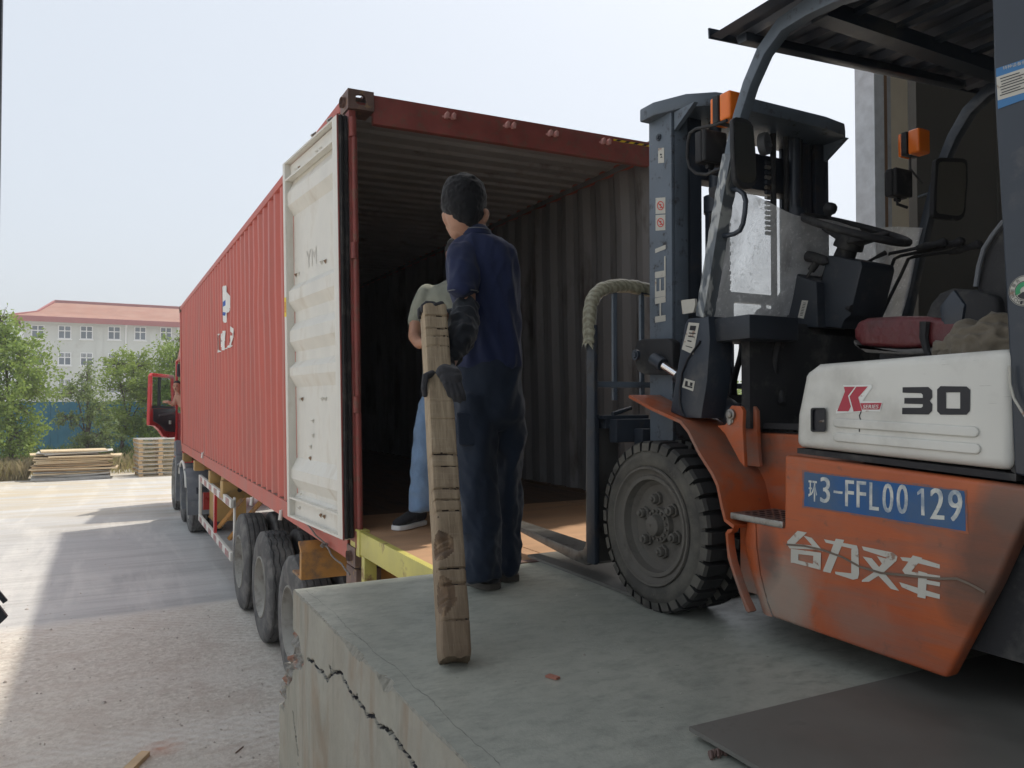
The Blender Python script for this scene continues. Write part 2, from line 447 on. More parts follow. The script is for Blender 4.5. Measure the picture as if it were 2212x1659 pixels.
zs = [-1.0*(j/NZ)**1.1 for j in range(NZ+1)] + [GZ-.05]
for i, y in enumerate(ys):
    cv = chipf(y)
    for j, z in enumerate(zs):
        t = max(0, (y - 2.7)/.54); yy_ = y + (vedge(z) - DV) * t**1.3 if y > 2.7 else y
        zz = z if j else -cv
        if j and zz > -cv: zz = -cv - .0005*j
        x = DU + .002*nz(yy_*6, z*6) + .0012*nz(yy_*40, z*40)
        d = crack_d(yy_, zz)
        if d < 1.5: x += .030 * max(0, 1 - (d/1.5)**2)
        e = vedge(z) - yy_
        rub = (-.56 < z < -.17) and e < .14 + .07*nz(z*14, 3) + .02*nz(z*60,8)
        if z < -.50 and e > .10: rub = False
        if rub: x += .016 + .045*nz(yy_*16, z*16, 5) + .025*nz(yy_*45, z*45) - .03*max(0, nz(z*11, 2.2))
        vs.append((x, yy_, zz)); mi.append(1 if rub else (4 if d < .95 else 0))  # crack faces get black, painting in the shade of the narrow gap
n_z = len(zs); 
for i in range(NB):
    for j in range(n_z-1):
        q = (i*n_z+j, i*n_z+j+1, (i+1)*n_z+j+1, (i+1)*n_z+j)
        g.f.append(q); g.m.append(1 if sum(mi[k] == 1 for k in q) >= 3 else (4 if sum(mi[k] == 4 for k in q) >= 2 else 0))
g.v = vs
# top sheet
fr = []   # front lip of the top, ragged
def tvert(v): cv = chipf(v); return (DU + cv*(.8+.5*nz(v*60,9)) , v, 0)
ty = ys; base = len(g.v)
us = [None] + [.74,.8,1.0,1.4,2,3,5,9]
for y in ty:
    t = max(0, (y-3.0)/.24)
    for k, uu in enumerate(us):
        if k == 0: g.v.append(tvert(y))
        else: g.v.append((uu, y + t*.010*nz(uu*8, 3)*1.5, 0))
nu = len(us)
for i in range(NB):
    for k in range(nu-1):
        g.f.append((base+i*nu+k, base+i*nu+k+1, base+(i+1)*nu+k+1, base+(i+1)*nu+k)); g.m.append(2)
    g.f.append((i*n_z, base+i*nu, base+(i+1)*nu, (i+1)*n_z)); g.m.append(3)     # chipped arris
# front face
fb = len(g.v); last = NB*n_z; lt = base + NB*nu
fu = [g.v[lt+k][0] for k in range(nu)]
NF = n_z
for k in range(nu):
    for j in range(NF):
        z = zs[j]; yb = g.v[last+j][1]
        if k == 0: g.v.append((g.v[last+j]))
        else: g.v.append((fu[k], (g.v[lt+k][1] if j == 0 else min(yb, DV + .01) - .002), z if j else 0))
for k in range(nu-1):
    for j in range(NF-1):
        g.f.append((fb+k*NF+j, fb+k*NF+j+1, fb+(k+1)*NF+j+1, fb+(k+1)*NF+j)); g.m.append(1 if k == 0 else 0)
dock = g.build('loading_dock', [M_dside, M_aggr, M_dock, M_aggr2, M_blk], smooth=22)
tag(dock, kind='structure')
# warehouse floor behind the photographer, level with the dock
g = MB(); g.box((-6, -9, GZ-.05), (12, -.42, -.004)); g.box((9.0, -.5, GZ), (12, 3.3, -.004))
tag(g.build('warehouse_floor', M_dock), kind='structure')

# hairline cracks running over the dock top
g = MB()
def z4t(x, y): return on_z((1000 + x*.7233)/1.8228, (2100 + y*.7233)/1.8228, .0004)
for q in ([(437,545),(480,543),(520,541),(560,556),(590,575),(612,600)], [(280,310),(330,345),(395,400),(440,430),(470,470),(500,505),(560,560),(610,600),(650,640),(760,720),(880,840),(960,900),(1020,965),(1080,1030),(1180,1120),(1300,1220),(1360,1277)]):
    P = []
    for p, q2 in zip(q, q[1:]):
        a, bb = z4t(*p), z4t(*q2)
        for t in (0,.25,.5,.75): P.append(a.lerp(bb, t) + Vector((rnd.uniform(-.004,.004), rnd.uniform(-.004,.004), 0)))
    for a, bb in zip(P, P[1:]):
        d = (bb-a).normalized(); n_ = Vector((-d.y, d.x, 0)); w_ = rnd.uniform(.0002, .0007)
        g.add([a-n_*w_, a+n_*w_, bb+n_*w_, bb-n_*w_], [(0,1,2,3)])
tag(g.build('hairline_crack', M_blk), kind='structure')

# ------------------------------------------------------------------ background
M_bwall = worn('pale_render_wall', (.55,.57,.54), .9, var=.07, vs=.3, dirt=(.42,.42,.39), at=.55, w=.2, ds=.5, bst=0)
M_bwin = worn('window_glass', (.10,.13,.16), .15, var=.3, vs=.4, bst=0)
M_bfr = worn('window_frame_white', (.75,.76,.76), .6, var=.04, bst=0)
M_bred = worn('fascia_red', (.33,.10,.095), .7, var=.08, bst=0)
m, nt, b = newmat('clay_roof_tiles'); L = nt.links; c = coord(nt)
bt = N(nt, 'ShaderNodeTexBrick'); L.new(mapping(nt, c, (1,1,1), (math.pi/2,0,0)), bt.inputs['Vector'])
bt.inputs['Color1'].default_value = (.40,.185,.12,1); bt.inputs['Color2'].default_value = (.33,.155,.105,1); bt.inputs['Mortar'].default_value = (.25,.13,.11,1)
bt.inputs['Scale'].default_value = 1; bt.inputs['Brick Width'].default_value = .26; bt.inputs['Row Height'].default_value = .16; bt.inputs['Mortar Size'].default_value = .02
L.new(mix(nt, ramp(nt, noise_node(nt, c, .6, 5, .6), .4, .7, 0, .5), bt.outputs[0], (.40,.25,.20)), b.inputs['Base Color']); b.inputs['Roughness'].default_value = .9
M_tiles = m
BV = 95
Bo = thing('office_building', 'long pale three storey building with red tiled roof behind the trees', 'building', (0, BV, GZ))
eL = on_v(52, 690, BV); eR = on_v(470, 707, BV); ze = on_v(200, 690, BV).z
x0, x1 = eL.x, eR.x + 8
g = MB(); g.box((x0, BV, GZ), (x1, BV+14, ze)); g.build('wall', M_bwall, Bo)
g = MB()
ov = 1.0; zr = on_v(200, 655, BV+6).z; xr = on_v(117, 648, BV+6).x
a = [(x0-ov, BV-ov, ze), (x1+ov, BV-ov, ze), (x1+ov, BV+14+ov, ze), (x0-ov, BV+14+ov, ze), (xr, BV+7, zr), (x1-5, BV+7, zr)]
mid = ((x0-ov + xr)/2 + .3, BV-ov+ (8)*.5, ze + (zr-ze)*.36); mid2 = ((x0-ov + xr)/2 + .3, BV+14+ov-4, ze + (zr-ze)*.36)
g.add(a + [mid, mid2], [(0,1,5,4,6), (2,3,7,4,5), (1,2,5), (3,0,6,7), (7,6,4)])
rf = g.build('roof', M_tiles, Bo)
g = MB(); g.bar((xr, BV+7, zr+.1), (x1-5, BV+7, zr+.1), .35, .3); g.bar((x0-ov, BV-ov, ze+.05), mid, .25, .2); g.bar(mid, (xr, BV+7, zr+.1), .25, .2)
g.build('ridge_cap', M_bred, rf)
g = MB(); g.box((x0-ov, BV-ov-.1, ze-.55), (x1+ov, BV-ov+.05, ze+.02)); g.box((x0-ov-.1, BV-ov, ze-.5), (x0-ov+.05, BV+15, ze)); g.build('fascia', M_bred, Bo)
g = MB(); g.box((x0-ov+.05, BV-ov+.06, ze-.1), (x1+ov, BV, ze-.02)); g.build('soffit', M_bfr, Bo)
wx = [(205,290),(380,465),(524,606),(705,787),(878,954),(1046,1122),(1215,1290)]
def z1(x, y): return ((x*.6028)/1.8228, (1100 + y*.6028)/1.8228)
for row, (ya, yb) in enumerate(((300,390),(475,562),(648,738))):
    for i, (xa, xb) in enumerate(wx):
        pa = on_v(*z1(xa, ya + (xa-380)*.018), BV); pb = on_v(*z1(xb, yb + (xa-380)*.018), BV)
        zt, zb = pa.z, pb.z
        fr_ = MB(); w_ = .09
        X0, X1 = pa.x, pb.x
        fr_.box((X0, BV-.06, zb), (X0+w_, BV+.05, zt)); fr_.box((X1-w_, BV-.06, zb), (X1, BV+.05, zt))
        fr_.box((X0+w_, BV-.06, zt-w_), (X1-w_, BV+.05, zt)); fr_.box((X0+w_, BV-.06, zb), (X1-w_, BV+.05, zb+w_))
        fr_.box(((X0+X1)/2-.05, BV-.05, zb+w_), ((X0+X1)/2+.05, BV+.04, zt-w_))
        zm = zb + (zt-zb)*.6
        fr_.box((X0+w_, BV-.05, zm-.05), ((X0+X1)/2-.05, BV+.04, zm+.05)); fr_.box(((X0+X1)/2+.05, BV-.05, zm-.05), (X1-w_, BV+.04, zm+.05))
        if row:
            for t in np.linspace(.08,.92,9): fr_.box((X0+(X1-X0)*t-.015, BV-.12, zm if row==1 else zb+.1), (X0+(X1-X0)*t+.015, BV-.09, zt-.05))
        win = fr_.build('window', M_bfr, Bo)
        for (q0, q1) in ((X0+w_, (X0+X1)/2-.05), ((X0+X1)/2+.05, X1-w_)):
            p = MB(); p.box((q0, BV-.02, zb+w_), (q1, BV-.012, zm-.05)); p.build('pane', M_bwin, win)
            p = MB(); p.box((q0, BV-.02, zm+.05), (q1, BV-.012, zt-w_)); p.build('pane', M_bwin, win)
        s_ = MB(); s_.box((X0-.1, BV-.16, zb-.12), (X1+.1, BV, zb-.005)); s_.build('sill', M_bfr, win)
for xx in (147, 823, 1165):
    p = on_v(*z1(xx, 300), BV); g = MB(); g.cyl((p.x, BV-.12, GZ), (p.x, BV-.12, ze-.7), .09, 8); g.cyl((p.x, BV-.12, ze-.75), (p.x, BV-.12, ze-.45), .16, 8)
    g.build('downpipe', M_bfr, Bo)
for xx in (652, 1000):
    p = on_v(*z1(xx, 300), BV); g = MB(); g.box((p.x-.3, BV-.1, GZ), (p.x+.3, BV-.003, ze-.76)); g.build('pilaster', M_bwall, Bo)
# low white cars / wall top peeping over the blue fence
M_blue = worn('blue_sheet', (.03,.16,.25), .55, var=.12, vs=.8, dirt=(.05,.16,.22), at=.55, w=.2, ds=2, bst=.1, bs=3)
fence = thing('blue_site_fence', 'blue painted sheet hoarding behind the trees at the back of the yard', 'fence', (0, 36, GZ))
xa = -28
while xa < 16:
    g = MB(); g.box((xa, 36, GZ), (xa+1.97, 36.04, .76)); 
    for k in range(5): g.box((xa+.2+k*.38, 35.97, GZ), (xa+.26+k*.38, 36, .75))
    g.build('fence_panel', M_blue, fence); 
    g = MB(); g.box((xa-.03, 35.95, GZ), (xa-.002, 36.08, .80)); g.build('post', M_blue, fence)
    xa += 2.0

def leaf_mat(name, c1, c2):
    m, nt, b = newmat(name); L = nt.links; c = coord(nt)
    geo = N(nt, 'ShaderNodeNewGeometry')
    col = mix(nt, geo.outputs['Random Per Island'], c1, c2)
    L.new(col, b.inputs['Base Color']); b.inputs['Roughness'].default_value = .6
    tr = N(nt, 'ShaderNodeBsdfTranslucent'); L.new(mix(nt, .5, col, (.35,.45,.05)), tr.inputs[0])
    mx = N(nt, 'ShaderNodeMixShader'); mx.inputs[0].default_value = .4
    L.new(b.outputs[0], mx.inputs[1]); L.new(tr.outputs[0], mx.inputs[2])
    L.new(mx.outputs[0], nt.nodes['Material Output'].inputs[0]); return m
M_leafA = leaf_mat('leaf_light', (.15,.24,.055), (.28,.38,.10))
M_leafB = leaf_mat('leaf_grey', (.14,.20,.085), (.24,.31,.14))
M_leafC = leaf_mat('leaf_yellow', (.18,.27,.05), (.29,.38,.09))
M_bark = worn('bark', (.09,.07,.05), .9, var=.3, vs=8)
def tree(name, label, base, lobes, nleaf, size, mat, seed, group='trees along the blue fence'):
    """lobes: list of (centre, radii) of leafy masses; limbs run into each"""
    rg = np.random.default_rng(seed); rr = random.Random(seed)
    T = thing(name, label, 'tree', base, group)
    g = MB(); base = Vector(base)
    top = max((Vector(l[0]) for l in lobes), key=lambda q: q.z)
    trunk = [base, base.lerp(top, .25) + Vector((rr.uniform(-.1,.1),0,0)), base.lerp(top, .55) + Vector((rr.uniform(-.15,.15),0,0)), top]
    g.tube(trunk, [.09, .07, .045, .015], 8)
    tw = MB(); V = []; 
    tot = sum(l[1][0]*l[1][1]*l[1][2] for l in lobes)
    leaves = []
    for c_, r_ in lobes:
        c_ = Vector(c_); t0 = trunk[1].lerp(trunk[2], rr.random()); mdl = t0.lerp(c_, .5) + Vector((0,0,.1))
        g.tube([t0, mdl, c_], [.035, .022, .010], 6)
        nt_ = 34
        n_ = int(nleaf * (r_[0]*r_[1]*r_[2])/tot)
        tips = []
        for k in range(nt_):
            d = rg.normal(size=3); d /= np.linalg.norm(d); rad = rg.uniform(.55, 1.12)
            tip = np.array(c_) + d*np.array(r_)*rad; st = np.array(c_) + d*np.array(r_)*.1
            if tip[2] < base.z+.1: tip[2] = base.z+.1
            tips.append((st, tip)); g.tube([st, (st+tip)/2 + np.array([0,0,.05]), tip], [.010,.006,.003], 4, cap=False)
        for i in range(n_):
            st, tip = tips[rg.integers(nt_)]
            t = rg.uniform(.25, 1.08)**.8; p = st + (tip-st)*t + rg.normal(size=3)*.11*min(r_)
            leaves.append(p)
    P = np.array(leaves); n = len(P)
    a = rg.normal(size=(n,3)); a[:,2] -= .5; a /= np.linalg.norm(a, axis=1)[:,None]
    q = rg.normal(size=(n,3)); b_ = np.cross(a, q); b_ /= np.linalg.norm(b_, axis=1)[:,None]
    s_ = size*rg.uniform(.6, 1.35, size=(n,1)); w_ = s_*.30
    nn = np.cross(a, b_)
    v = np.stack([P, P + a*s_*.5 + b_*w_ + nn*s_*.08, P + a*s_, P + a*s_*.5 - b_*w_ + nn*s_*.08], 1).reshape(-1,3) - np.array(base)
    me = bpy.data.meshes.new('crown'); f = np.arange(n*4).reshape(-1,4)
    fl = np.concatenate([f[:, [0,1,2]], f[:, [0,2,3]]], 1).reshape(-1,3)
    me.from_pydata(v.tolist(), [], fl.tolist()); me.materials.append(mat)
    o = bpy.data.objects.new('crown', me); COL.objects.link(o); o.parent = T
    g.build('trunk', M_bark, T)
    return T
def tb(x, V): V *= 1.16; p = on_v(x, 900, V); return (p.x, V, GZ)
def lob(x, y, V, rx, rz, ry=None):
    V *= 1.16; rx *= 1.14; rz *= 1.14; p = on_v(x, y, V); return ((p.x, V, p.z), (rx, ry or rx, rz))
tree('leafy_tree', 'tall broad green tree at the left edge of the yard', tb(30, 25),
     [lob(8,735,25,.9,.8), lob(55,775,24.6,1.05,.85), lob(20,860,24.6,1.25,1.0), lob(75,845,25,.7,.6), lob(20,940,24.6,1.1,.7), lob(-50,800,25,1.2,1.4), lob(40,965,25,.7,.35), lob(5,690,25,.35,.4)], 13000, .115, M_leafA, 11)
tree('slender_tree', 'thin grey green young tree with open crown in front of the blue fence', tb(188, 27),
     [lob(188,815,27,.4,.55), lob(165,850,26.8,.75,.5), lob(205,880,27,.7,.55), lob(150,905,26.8,.6,.3), lob(215,940,27,.85,.5), lob(185,960,27,.7,.35)], 5600, .095, M_leafB, 12)
tree('young_tree', 'light yellow green tree in front of the pale building wall', tb(262, 28.5),
     [lob(250,790,28.5,.6,.45), lob(290,790,28.5,1.0,.6), lob(270,840,28.3,1.1,.7), lob(320,850,28.3,.9,.7), lob(255,905,28.3,.9,.6), lob(300,930,28.3,.8,.6)], 11000, .10, M_leafC, 13)
tree('dense_tree', 'darker green tree directly behind the open red truck door', tb(372, 28),
     [lob(375,770,28,.9,.75), lob(350,830,28,.8,.7), lob(395,850,28,1.0,.9), lob(330,900,28,.8,.5), lob(370,930,28,1.0,.6), lob(392,735,28,.35,.35)], 10000, .11, M_leafA, 14)
tree('roadside_tree', 'green tree far behind the forklift seen under its cab', tb(1530, 30),
     [lob(1530,850,30,3,1.0), lob(1500,880,30,2.5,1.3), lob(1600,870,30,3,1.3)], 3500, .3, M_leafC, 15, None)
def blades(name, mat, n, region, h, seed):
    rg = np.random.default_rng(seed); g = MB()
    for i in range(n):
        x, y = region(rg); hh = h*rg.uniform(.4, 1.3); a = rg.uniform(0, 6.28); w_ = .012
        l = rg.uniform(.1, .55)*hh; dx, dy = math.cos(a), math.sin(a)
        g.add([(x-dy*w_, y+dx*w_, GZ), (x+dy*w_, y-dx*w_, GZ), (x+dx*l*.4, y+dy*l*.4, GZ+hh*.7), (x+dx*l, y+dy*l, GZ+hh)], [(0,1,2),(2,1,3),(0,2,3)])
    tag(g.build(name, mat, recalc=False), kind='stuff')
M_dry = leaf_mat('dry_straw', (.42,.34,.20), (.60,.50,.32))
M_grn = leaf_mat('weed_green', (.10,.17,.05), (.17,.25,.07))
def bandreg(xa, xb, Va, Vb):
    def f(rg):
        V = rg.uniform(Va, Vb); x = rg.uniform(xa, xb); p = on_v(x, 900, V); return p.x, V
    return f
blades('dry_grass', M_dry, 4200, bandreg(-90, 62, 27.0, 30), .5, 1)
blades('dry_grass', M_dry, 1800, bandreg(60, 400, 28.2, 33), .5, 2)
blades('weeds', M_grn, 1500, bandreg(-60, 420, 30, 35), .6, 3)

# board stack: every board on its own
M_brd = [worn('pale_board', (.62,.50,.33), .8, var=.12, vs=3, dirt=(.40,.30,.19), at=.55, w=.2, ds=3), worn('grey_board', (.50,.49,.46), .8, var=.12), worn('tan_board', (.52,.36,.20), .8, var=.15)]
BS = thing('board_stack', 'loose pile of pale plywood boards on the ground below the trees', 'wood pile', (on_z(160, 1042, GZ).x, on_z(160, 1042, GZ).y, GZ))
rr = random.Random(5)
z = GZ
for i in range(20):
    th_ = rr.choice((.02,.03,.04)); 
    if i in (0,1,2): xa, xb, mt = 66, 238, M_brd[1]
    elif i < 6: xa, xb, mt = 70+rr.uniform(-4,4), 240+rr.uniform(-6,6), M_brd[i % 2]
    elif i < 15: xa, xb, mt = 66+rr.uniform(-6,16), 248+rr.uniform(-16,14), M_brd[rr.choice((0,0,2))]
    else: xa, xb, mt = 64+rr.uniform(0,40), 235+rr.uniform(-50,14), M_brd[rr.choice((0,0,1))]
    pa = on_z(xa, 1040, GZ); pb = on_z(xb, 1033, GZ); d = (pb-pa); d.normalize(); nrm = Vector((-d.y, d.x, 0))
    a1 = pa + nrm*rr.uniform(-.12,.12); b1 = pb + nrm*rr.uniform(-.12,.12)
    sag = rr.uniform(-.015,.03) if i < 22 else .06*(i-21)/2
    g = MB(); ring = []
    for k in range(7):
        t = k/6; p = a1.lerp(b1, t); zz = z + sag*(2*t-1)**2*(1.5 if t > .5 else .6) + rr.uniform(-.003,.003)
        ring.append([(p.x, p.y, zz), (p.x+nrm.x*1.0, p.y+nrm.y*1.0, zz), (p.x+nrm.x*1.0, p.y+nrm.y*1.0, zz+th_), (p.x, p.y, zz+th_)])
    vs = [q for r_ in ring for q in r_]; fs = [(0,1,2,3),(27,26,25,24)]
    for k in range(6):
        for e in range(4): fs.append((k*4+e, k*4+(e+1)%4, k*4+4+(e+1)%4, k*4+4+e))
    g.add(vs, fs); g.build('board', mt, BS)
    z += th_ + rr.uniform(.002,.02)
# pallets: every pallet a thing
pp = on_z(299, 1031, GZ); pq = on_z(400, 1026, GZ); d = (pq-pp).normalized(); nrm = Vector((-d.y, d.x, 0))
def pallet():
    P = thing('pallet', 'x', 'pallet', (0,0,0), 'wooden pallets stacked by the truck')
    for k in range(5):
        g = MB(); g.box((0, .02+k*.24, .095), (1.25, .12+k*.24, .115)); g.build('deck_board', M_brd[1], P)
    for k in range(3):
        g = MB(); g.box((0, .0+k*.52, .0), (1.25, .09+k*.52, .018)); g.build('bottom_board', M_brd[0], P)
        for i in range(3):
            g = MB(); g.box((i*.565, k*.52, .018), (i*.565+.12, k*.52+.10, .095)); g.build('block', M_brd[2], P)
    return P
pal0 = pallet()
ords = ['lowest', 'second from the ground', 'third from the ground', 'fourth from the ground', 'fifth from the ground', 'sixth from the ground', 'third from the top', 'second from the top', 'topmost']
for i in range(9):
    P = pal0 if i == 0 else copy_tree(pal0)
    P.location = (pp.x + rr.uniform(-.02,.02), pp.y + rr.uniform(-.02,.02), GZ + i*.132)
    P.rotation_euler.z = math.atan2(d.y, d.x) + rr.uniform(-.03,.03)
    P['label'] = ords[i] + ' wooden pallet in the stack behind the truck front wheel'

# ------------------------------------------------------------------ warehouse shell (what shades the dock)
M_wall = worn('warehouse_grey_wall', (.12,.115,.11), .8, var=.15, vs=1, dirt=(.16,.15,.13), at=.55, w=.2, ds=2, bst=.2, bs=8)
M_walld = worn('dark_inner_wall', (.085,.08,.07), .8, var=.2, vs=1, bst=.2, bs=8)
M_galv = worn('galvanised_trim', (.55,.59,.63), .5, metal=.0, var=.15, vs=12)
M_cream = worn('cream_panel', (.80,.74,.60), .6, var=.06)
M_brn = worn('brown_trim', (.25,.16,.10), .7, var=.15)
VW = 3.62
wh = thing('warehouse', 'dark warehouse shell with its open bay over the dock', 'building', (6, 0, 0))
g = MB(); g.box((-1.2, -9, 6.5), (14, 4.42, 6.65)); g.build('roof', M_wall, wh)  # unseen roof, raised and cut short on the left to admit more skylight
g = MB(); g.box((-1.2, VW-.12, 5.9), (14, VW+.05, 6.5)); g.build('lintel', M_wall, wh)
def jx(x): return on_v(x, 400, VW).x
g = MB(); g.box((jx(1885), VW-.02, GZ), (jx(1906), VW+.14, 5.9)); g.build('door_trim', M_galv, wh)
g = MB(); g.box((jx(1906), VW, GZ), (jx(1918), VW+.10, 5.9)); g.build('door_trim', M_brn, wh)
g = MB(); g.box((jx(1918), VW+.03, GZ), (jx(1934), VW+.08, 5.9)); g.build('door_post', M_galv, wh)
g = MB(); g.box((jx(1934), VW+.04, GZ), (jx(1990), VW+.07, 5.9)); g.build('wall_panel', M_cream, wh)
for k in range(8):
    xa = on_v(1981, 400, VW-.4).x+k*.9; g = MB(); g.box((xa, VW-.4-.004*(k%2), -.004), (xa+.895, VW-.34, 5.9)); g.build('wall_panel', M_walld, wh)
g = MB(); g.box((13.8, -9, -.004), (14, VW, 6.5)); g.box((-1.2, -9.2, -.004), (14, -9, 6.5)); g.build('wall', M_wall, wh)
# ------------------------------------------------------------------ shipping container (local axes: x width, y length, z up)
CL, CWd, CHt = 12.19, 2.438, 2.896
con = thing('shipping_container', 'long red shipping container with its left white door swung open beside the dock', 'container', (1.336, 4.55, -.225), rot=(0, -.020, 0))
def B(g, name, mats, parent=None, **k): return g.build(name, mats, parent or con, local=True, **k)
def corr_y(y0, y1, pitch=.278):
    pts = []; y = y0
    while y < y1 - pitch*.3:
        for dy, o in ((0, 0), (.072, 0), (.140, 1), (.210, 1)):
            if y + dy < y1: pts.append((y+dy, o))
        y += pitch
    pts.append((y1, 0)); return pts
def corr_wall(x_out, sgn, z0, z1, seed):
    pts = corr_y(.12, CL-.12); rr = random.Random(seed); g = MB(); gi = MB()
    rows = [z0 + (z1-z0)*k/6 for k in range(7)]
    dent = {}
    vs = []; vi = []
    for i, (y, o) in enumerate(pts):
        for k, z in enumerate(rows):
            w_ = .005*nz(y*1.7, z*1.3, seed) + (.018*nz(y*.8, z*1.1, seed+3) if 1 <= k <= 5 else 0)
            x = x_out + sgn*(.004 + .036*o) + w_
            vs.append((x, y, z)); vi.append((x + sgn*.003, y, z))
    n = len(rows); fs = [(i*n+k, i*n+k+1, (i+1)*n+k+1, (i+1)*n+k) for i in range(len(pts)-1) for k in range(n-1)]
    g.add(vs, fs); gi.add(vi, fs)
    return g, gi
g, gi = corr_wall(.004, 1, .165, CHt-.075, 1)
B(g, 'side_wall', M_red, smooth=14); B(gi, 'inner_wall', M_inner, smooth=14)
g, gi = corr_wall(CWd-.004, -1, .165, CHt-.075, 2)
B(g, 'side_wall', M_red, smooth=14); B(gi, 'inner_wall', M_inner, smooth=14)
for x in (0, CWd):
    s_ = 1 if x == 0 else -1
    g = MB(); g.box((x, .17, CHt-.075), (x+s_*.06, CL-.17, CHt-.008)); B(g, 'top_rail', M_red, bevel=.006)
    g = MB(); g.box((x, .17, .022), (x+s_*.012, CL-.17, .165)); g.box((x+s_*.012, .17, .022), (x+s_*.09, CL-.17, .034)); g.box((x+s_*.012, .17, .15), (x+s_*.05, CL-.17, .165)); B(g, 'bottom_rail', M_red)
    g = MB(); g.box((x+s_*.002, 0.008, .118), (x+s_*.046, .12, CHt-.122)); B(g, 'corner_post', M_redd, bevel=.006)
    g = MB(); g.box((x, CL-.16, .118), (x+s_*.16, CL, CHt-.122)); B(g, 'corner_post', M_red, bevel=.006)
# corner castings with real holes
def holed(g, o, ex, ey, W_, H_, hw, hh, n=20, mi=0, dirn=None):
    """rect plate with an oval hole, o = corner, ex/ey unit axes"""
    o = Vector(o); ex = Vector(ex); ey = Vector(ey); c_ = o + ex*W_/2 + ey*H_/2
    nrm = ex.cross(ey)
    inn = []; outr = []
    for k in range(n):
        t = 2*math.pi*(k+.5)/n; cx, cy = math.cos(t), math.sin(t)
        sx = abs(cx)**.7*(1 if cx > 0 else -1); sy = abs(cy)**.7*(1 if cy > 0 else -1)
        inn.append(c_ + ex*hw*sx + ey*hh*sy)
        m_ = max(abs(cx)/(W_/2), abs(cy)/(H_/2)); outr.append(c_ + ex*cx/m_ + ey*cy/m_)
    vs = outr + inn + [p - nrm*.022 for p in inn]
    fs = [(k, (k+1) % n, n+(k+1) % n, n+k) for k in range(n)] + [(n+k, n+(k+1) % n, 2*n+(k+1) % n, 2*n+k) for k in range(n)]
    # corners
    g.add(vs, fs, mi)
    cs = [o, o+ex*W_, o+ex*W_+ey*H_, o+ey*H_]
    for cpt in cs:
        ds = sorted(range(n), key=lambda k: (outr[k]-cpt).length)[:2]
        g.add([cpt, outr[ds[0]], outr[ds[1]]], [(0,1,2)], mi)
def casting(x, y, z, sx, sy, top):
    g = MB(); w_, l_, h_ = .162, .178, .118
    X = lambda a: x + sx*a
    zc = z
    holed(g, (X(0), y, zc), (sx,0,0), (0,0,1), w_, h_, .035, .032)               # rear/front face
    holed(g, (X(0), y, zc), (0,sy,0), (0,0,1), l_, h_, .038, .030)               # side face
    zt = zc + h_ if top else zc
    holed(g, (X(0), y, zt), (sx,0,0), (0,sy,0), w_, l_, .032, .06)
    g.add([(X(w_), y, zc), (X(w_), y+sy*l_, zc), (X(w_), y+sy*l_, zc+h_), (X(w_), y, zc+h_)], [(0,1,2,3)])
    g.add([(X(0), y+sy*l_, zc), (X(w_), y+sy*l_, zc), (X(w_), y+sy*l_, zc+h_), (X(0), y+sy*l_, zc+h_)], [(0,1,2,3)])
    zo = zc if top else zc+h_
    g.add([(X(0), y, zo), (X(w_), y, zo), (X(w_), y+sy*l_, zo), (X(0), y+sy*l_, zo)], [(0,1,2,3)])
    B(g, 'corner_casting', M_rust, recalc=False)
for x, sx in ((-.006, 1), (CWd+.006, -1)):
    for y, sy in ((-.012, 1), (CL+.006, -1)):
        casting(x, y, 0, sx, sy, False); casting(x, y, CHt-.118, sx, sy, True)
# roof and ceiling
pts = corr_y(.1, CL-.1, .21*1.0)
pts = []; y = .08
while y < CL-.1:
    pts += [(y, 0), (y+.09, 0), (y+.108, 1), (y+.192, 1)]; y += .21
g = MB(); gi = MB(); vs = []; vi = []
for y, o in pts:
    for x in (.06, .8, 1.6, CWd-.06):
        zz = CHt-.012-.022*o + .004*nz(x*2, y*1.5)
        vs.append((x, y, zz)); vi.append((x, y, zz-.004))
fs = [(i*4+k, i*4+k+1, i*4+5+k, i*4+4+k) for i in range(len(pts)-1) for k in range(3)]
g.add(vs, fs); gi.add(vi, fs); B(g, 'roof', M_red, smooth=14); B(gi, 'ceiling', M_ceil, smooth=14)
g = MB(); 
for k in range(12):
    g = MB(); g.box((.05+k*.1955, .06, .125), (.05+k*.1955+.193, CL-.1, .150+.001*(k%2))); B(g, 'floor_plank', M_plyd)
g = MB(); g.box((.16, CL-.09, .118), (CWd-.16, CL-.05, CHt-.12)); g.box((.162, CL-.05, 0.02), (CWd-.162, CL-.01, .12)); B(g, 'front_wall', M_inner)
g = MB(); g.box((.156, 0.0, CHt-.19), (CWd-.156, .05, CHt-.012)); g.box((.05, .05, CHt-.11), (CWd-.05, .10, CHt-.05)); B(g, 'door_header', M_redd, bevel=.005)
for x in (.061, CWd-.064):
    g = MB(); g.box((x, .12, CHt-.078), (x+.003, CL-.17, CHt-.035)); B(g, 'inner_rail', M_inner)
    g = MB(); xx = (.012 if x < 1 else CWd-.062); g.box((xx, .12, .150), (xx+.05, CL-.17, .172)); B(g, 'inner_sill', M_plyd)
g = MB(); g.box((.156, 0.0, .0), (CWd-.156, .06, .12)); B(g, 'door_sill', M_redd, bevel=.004)
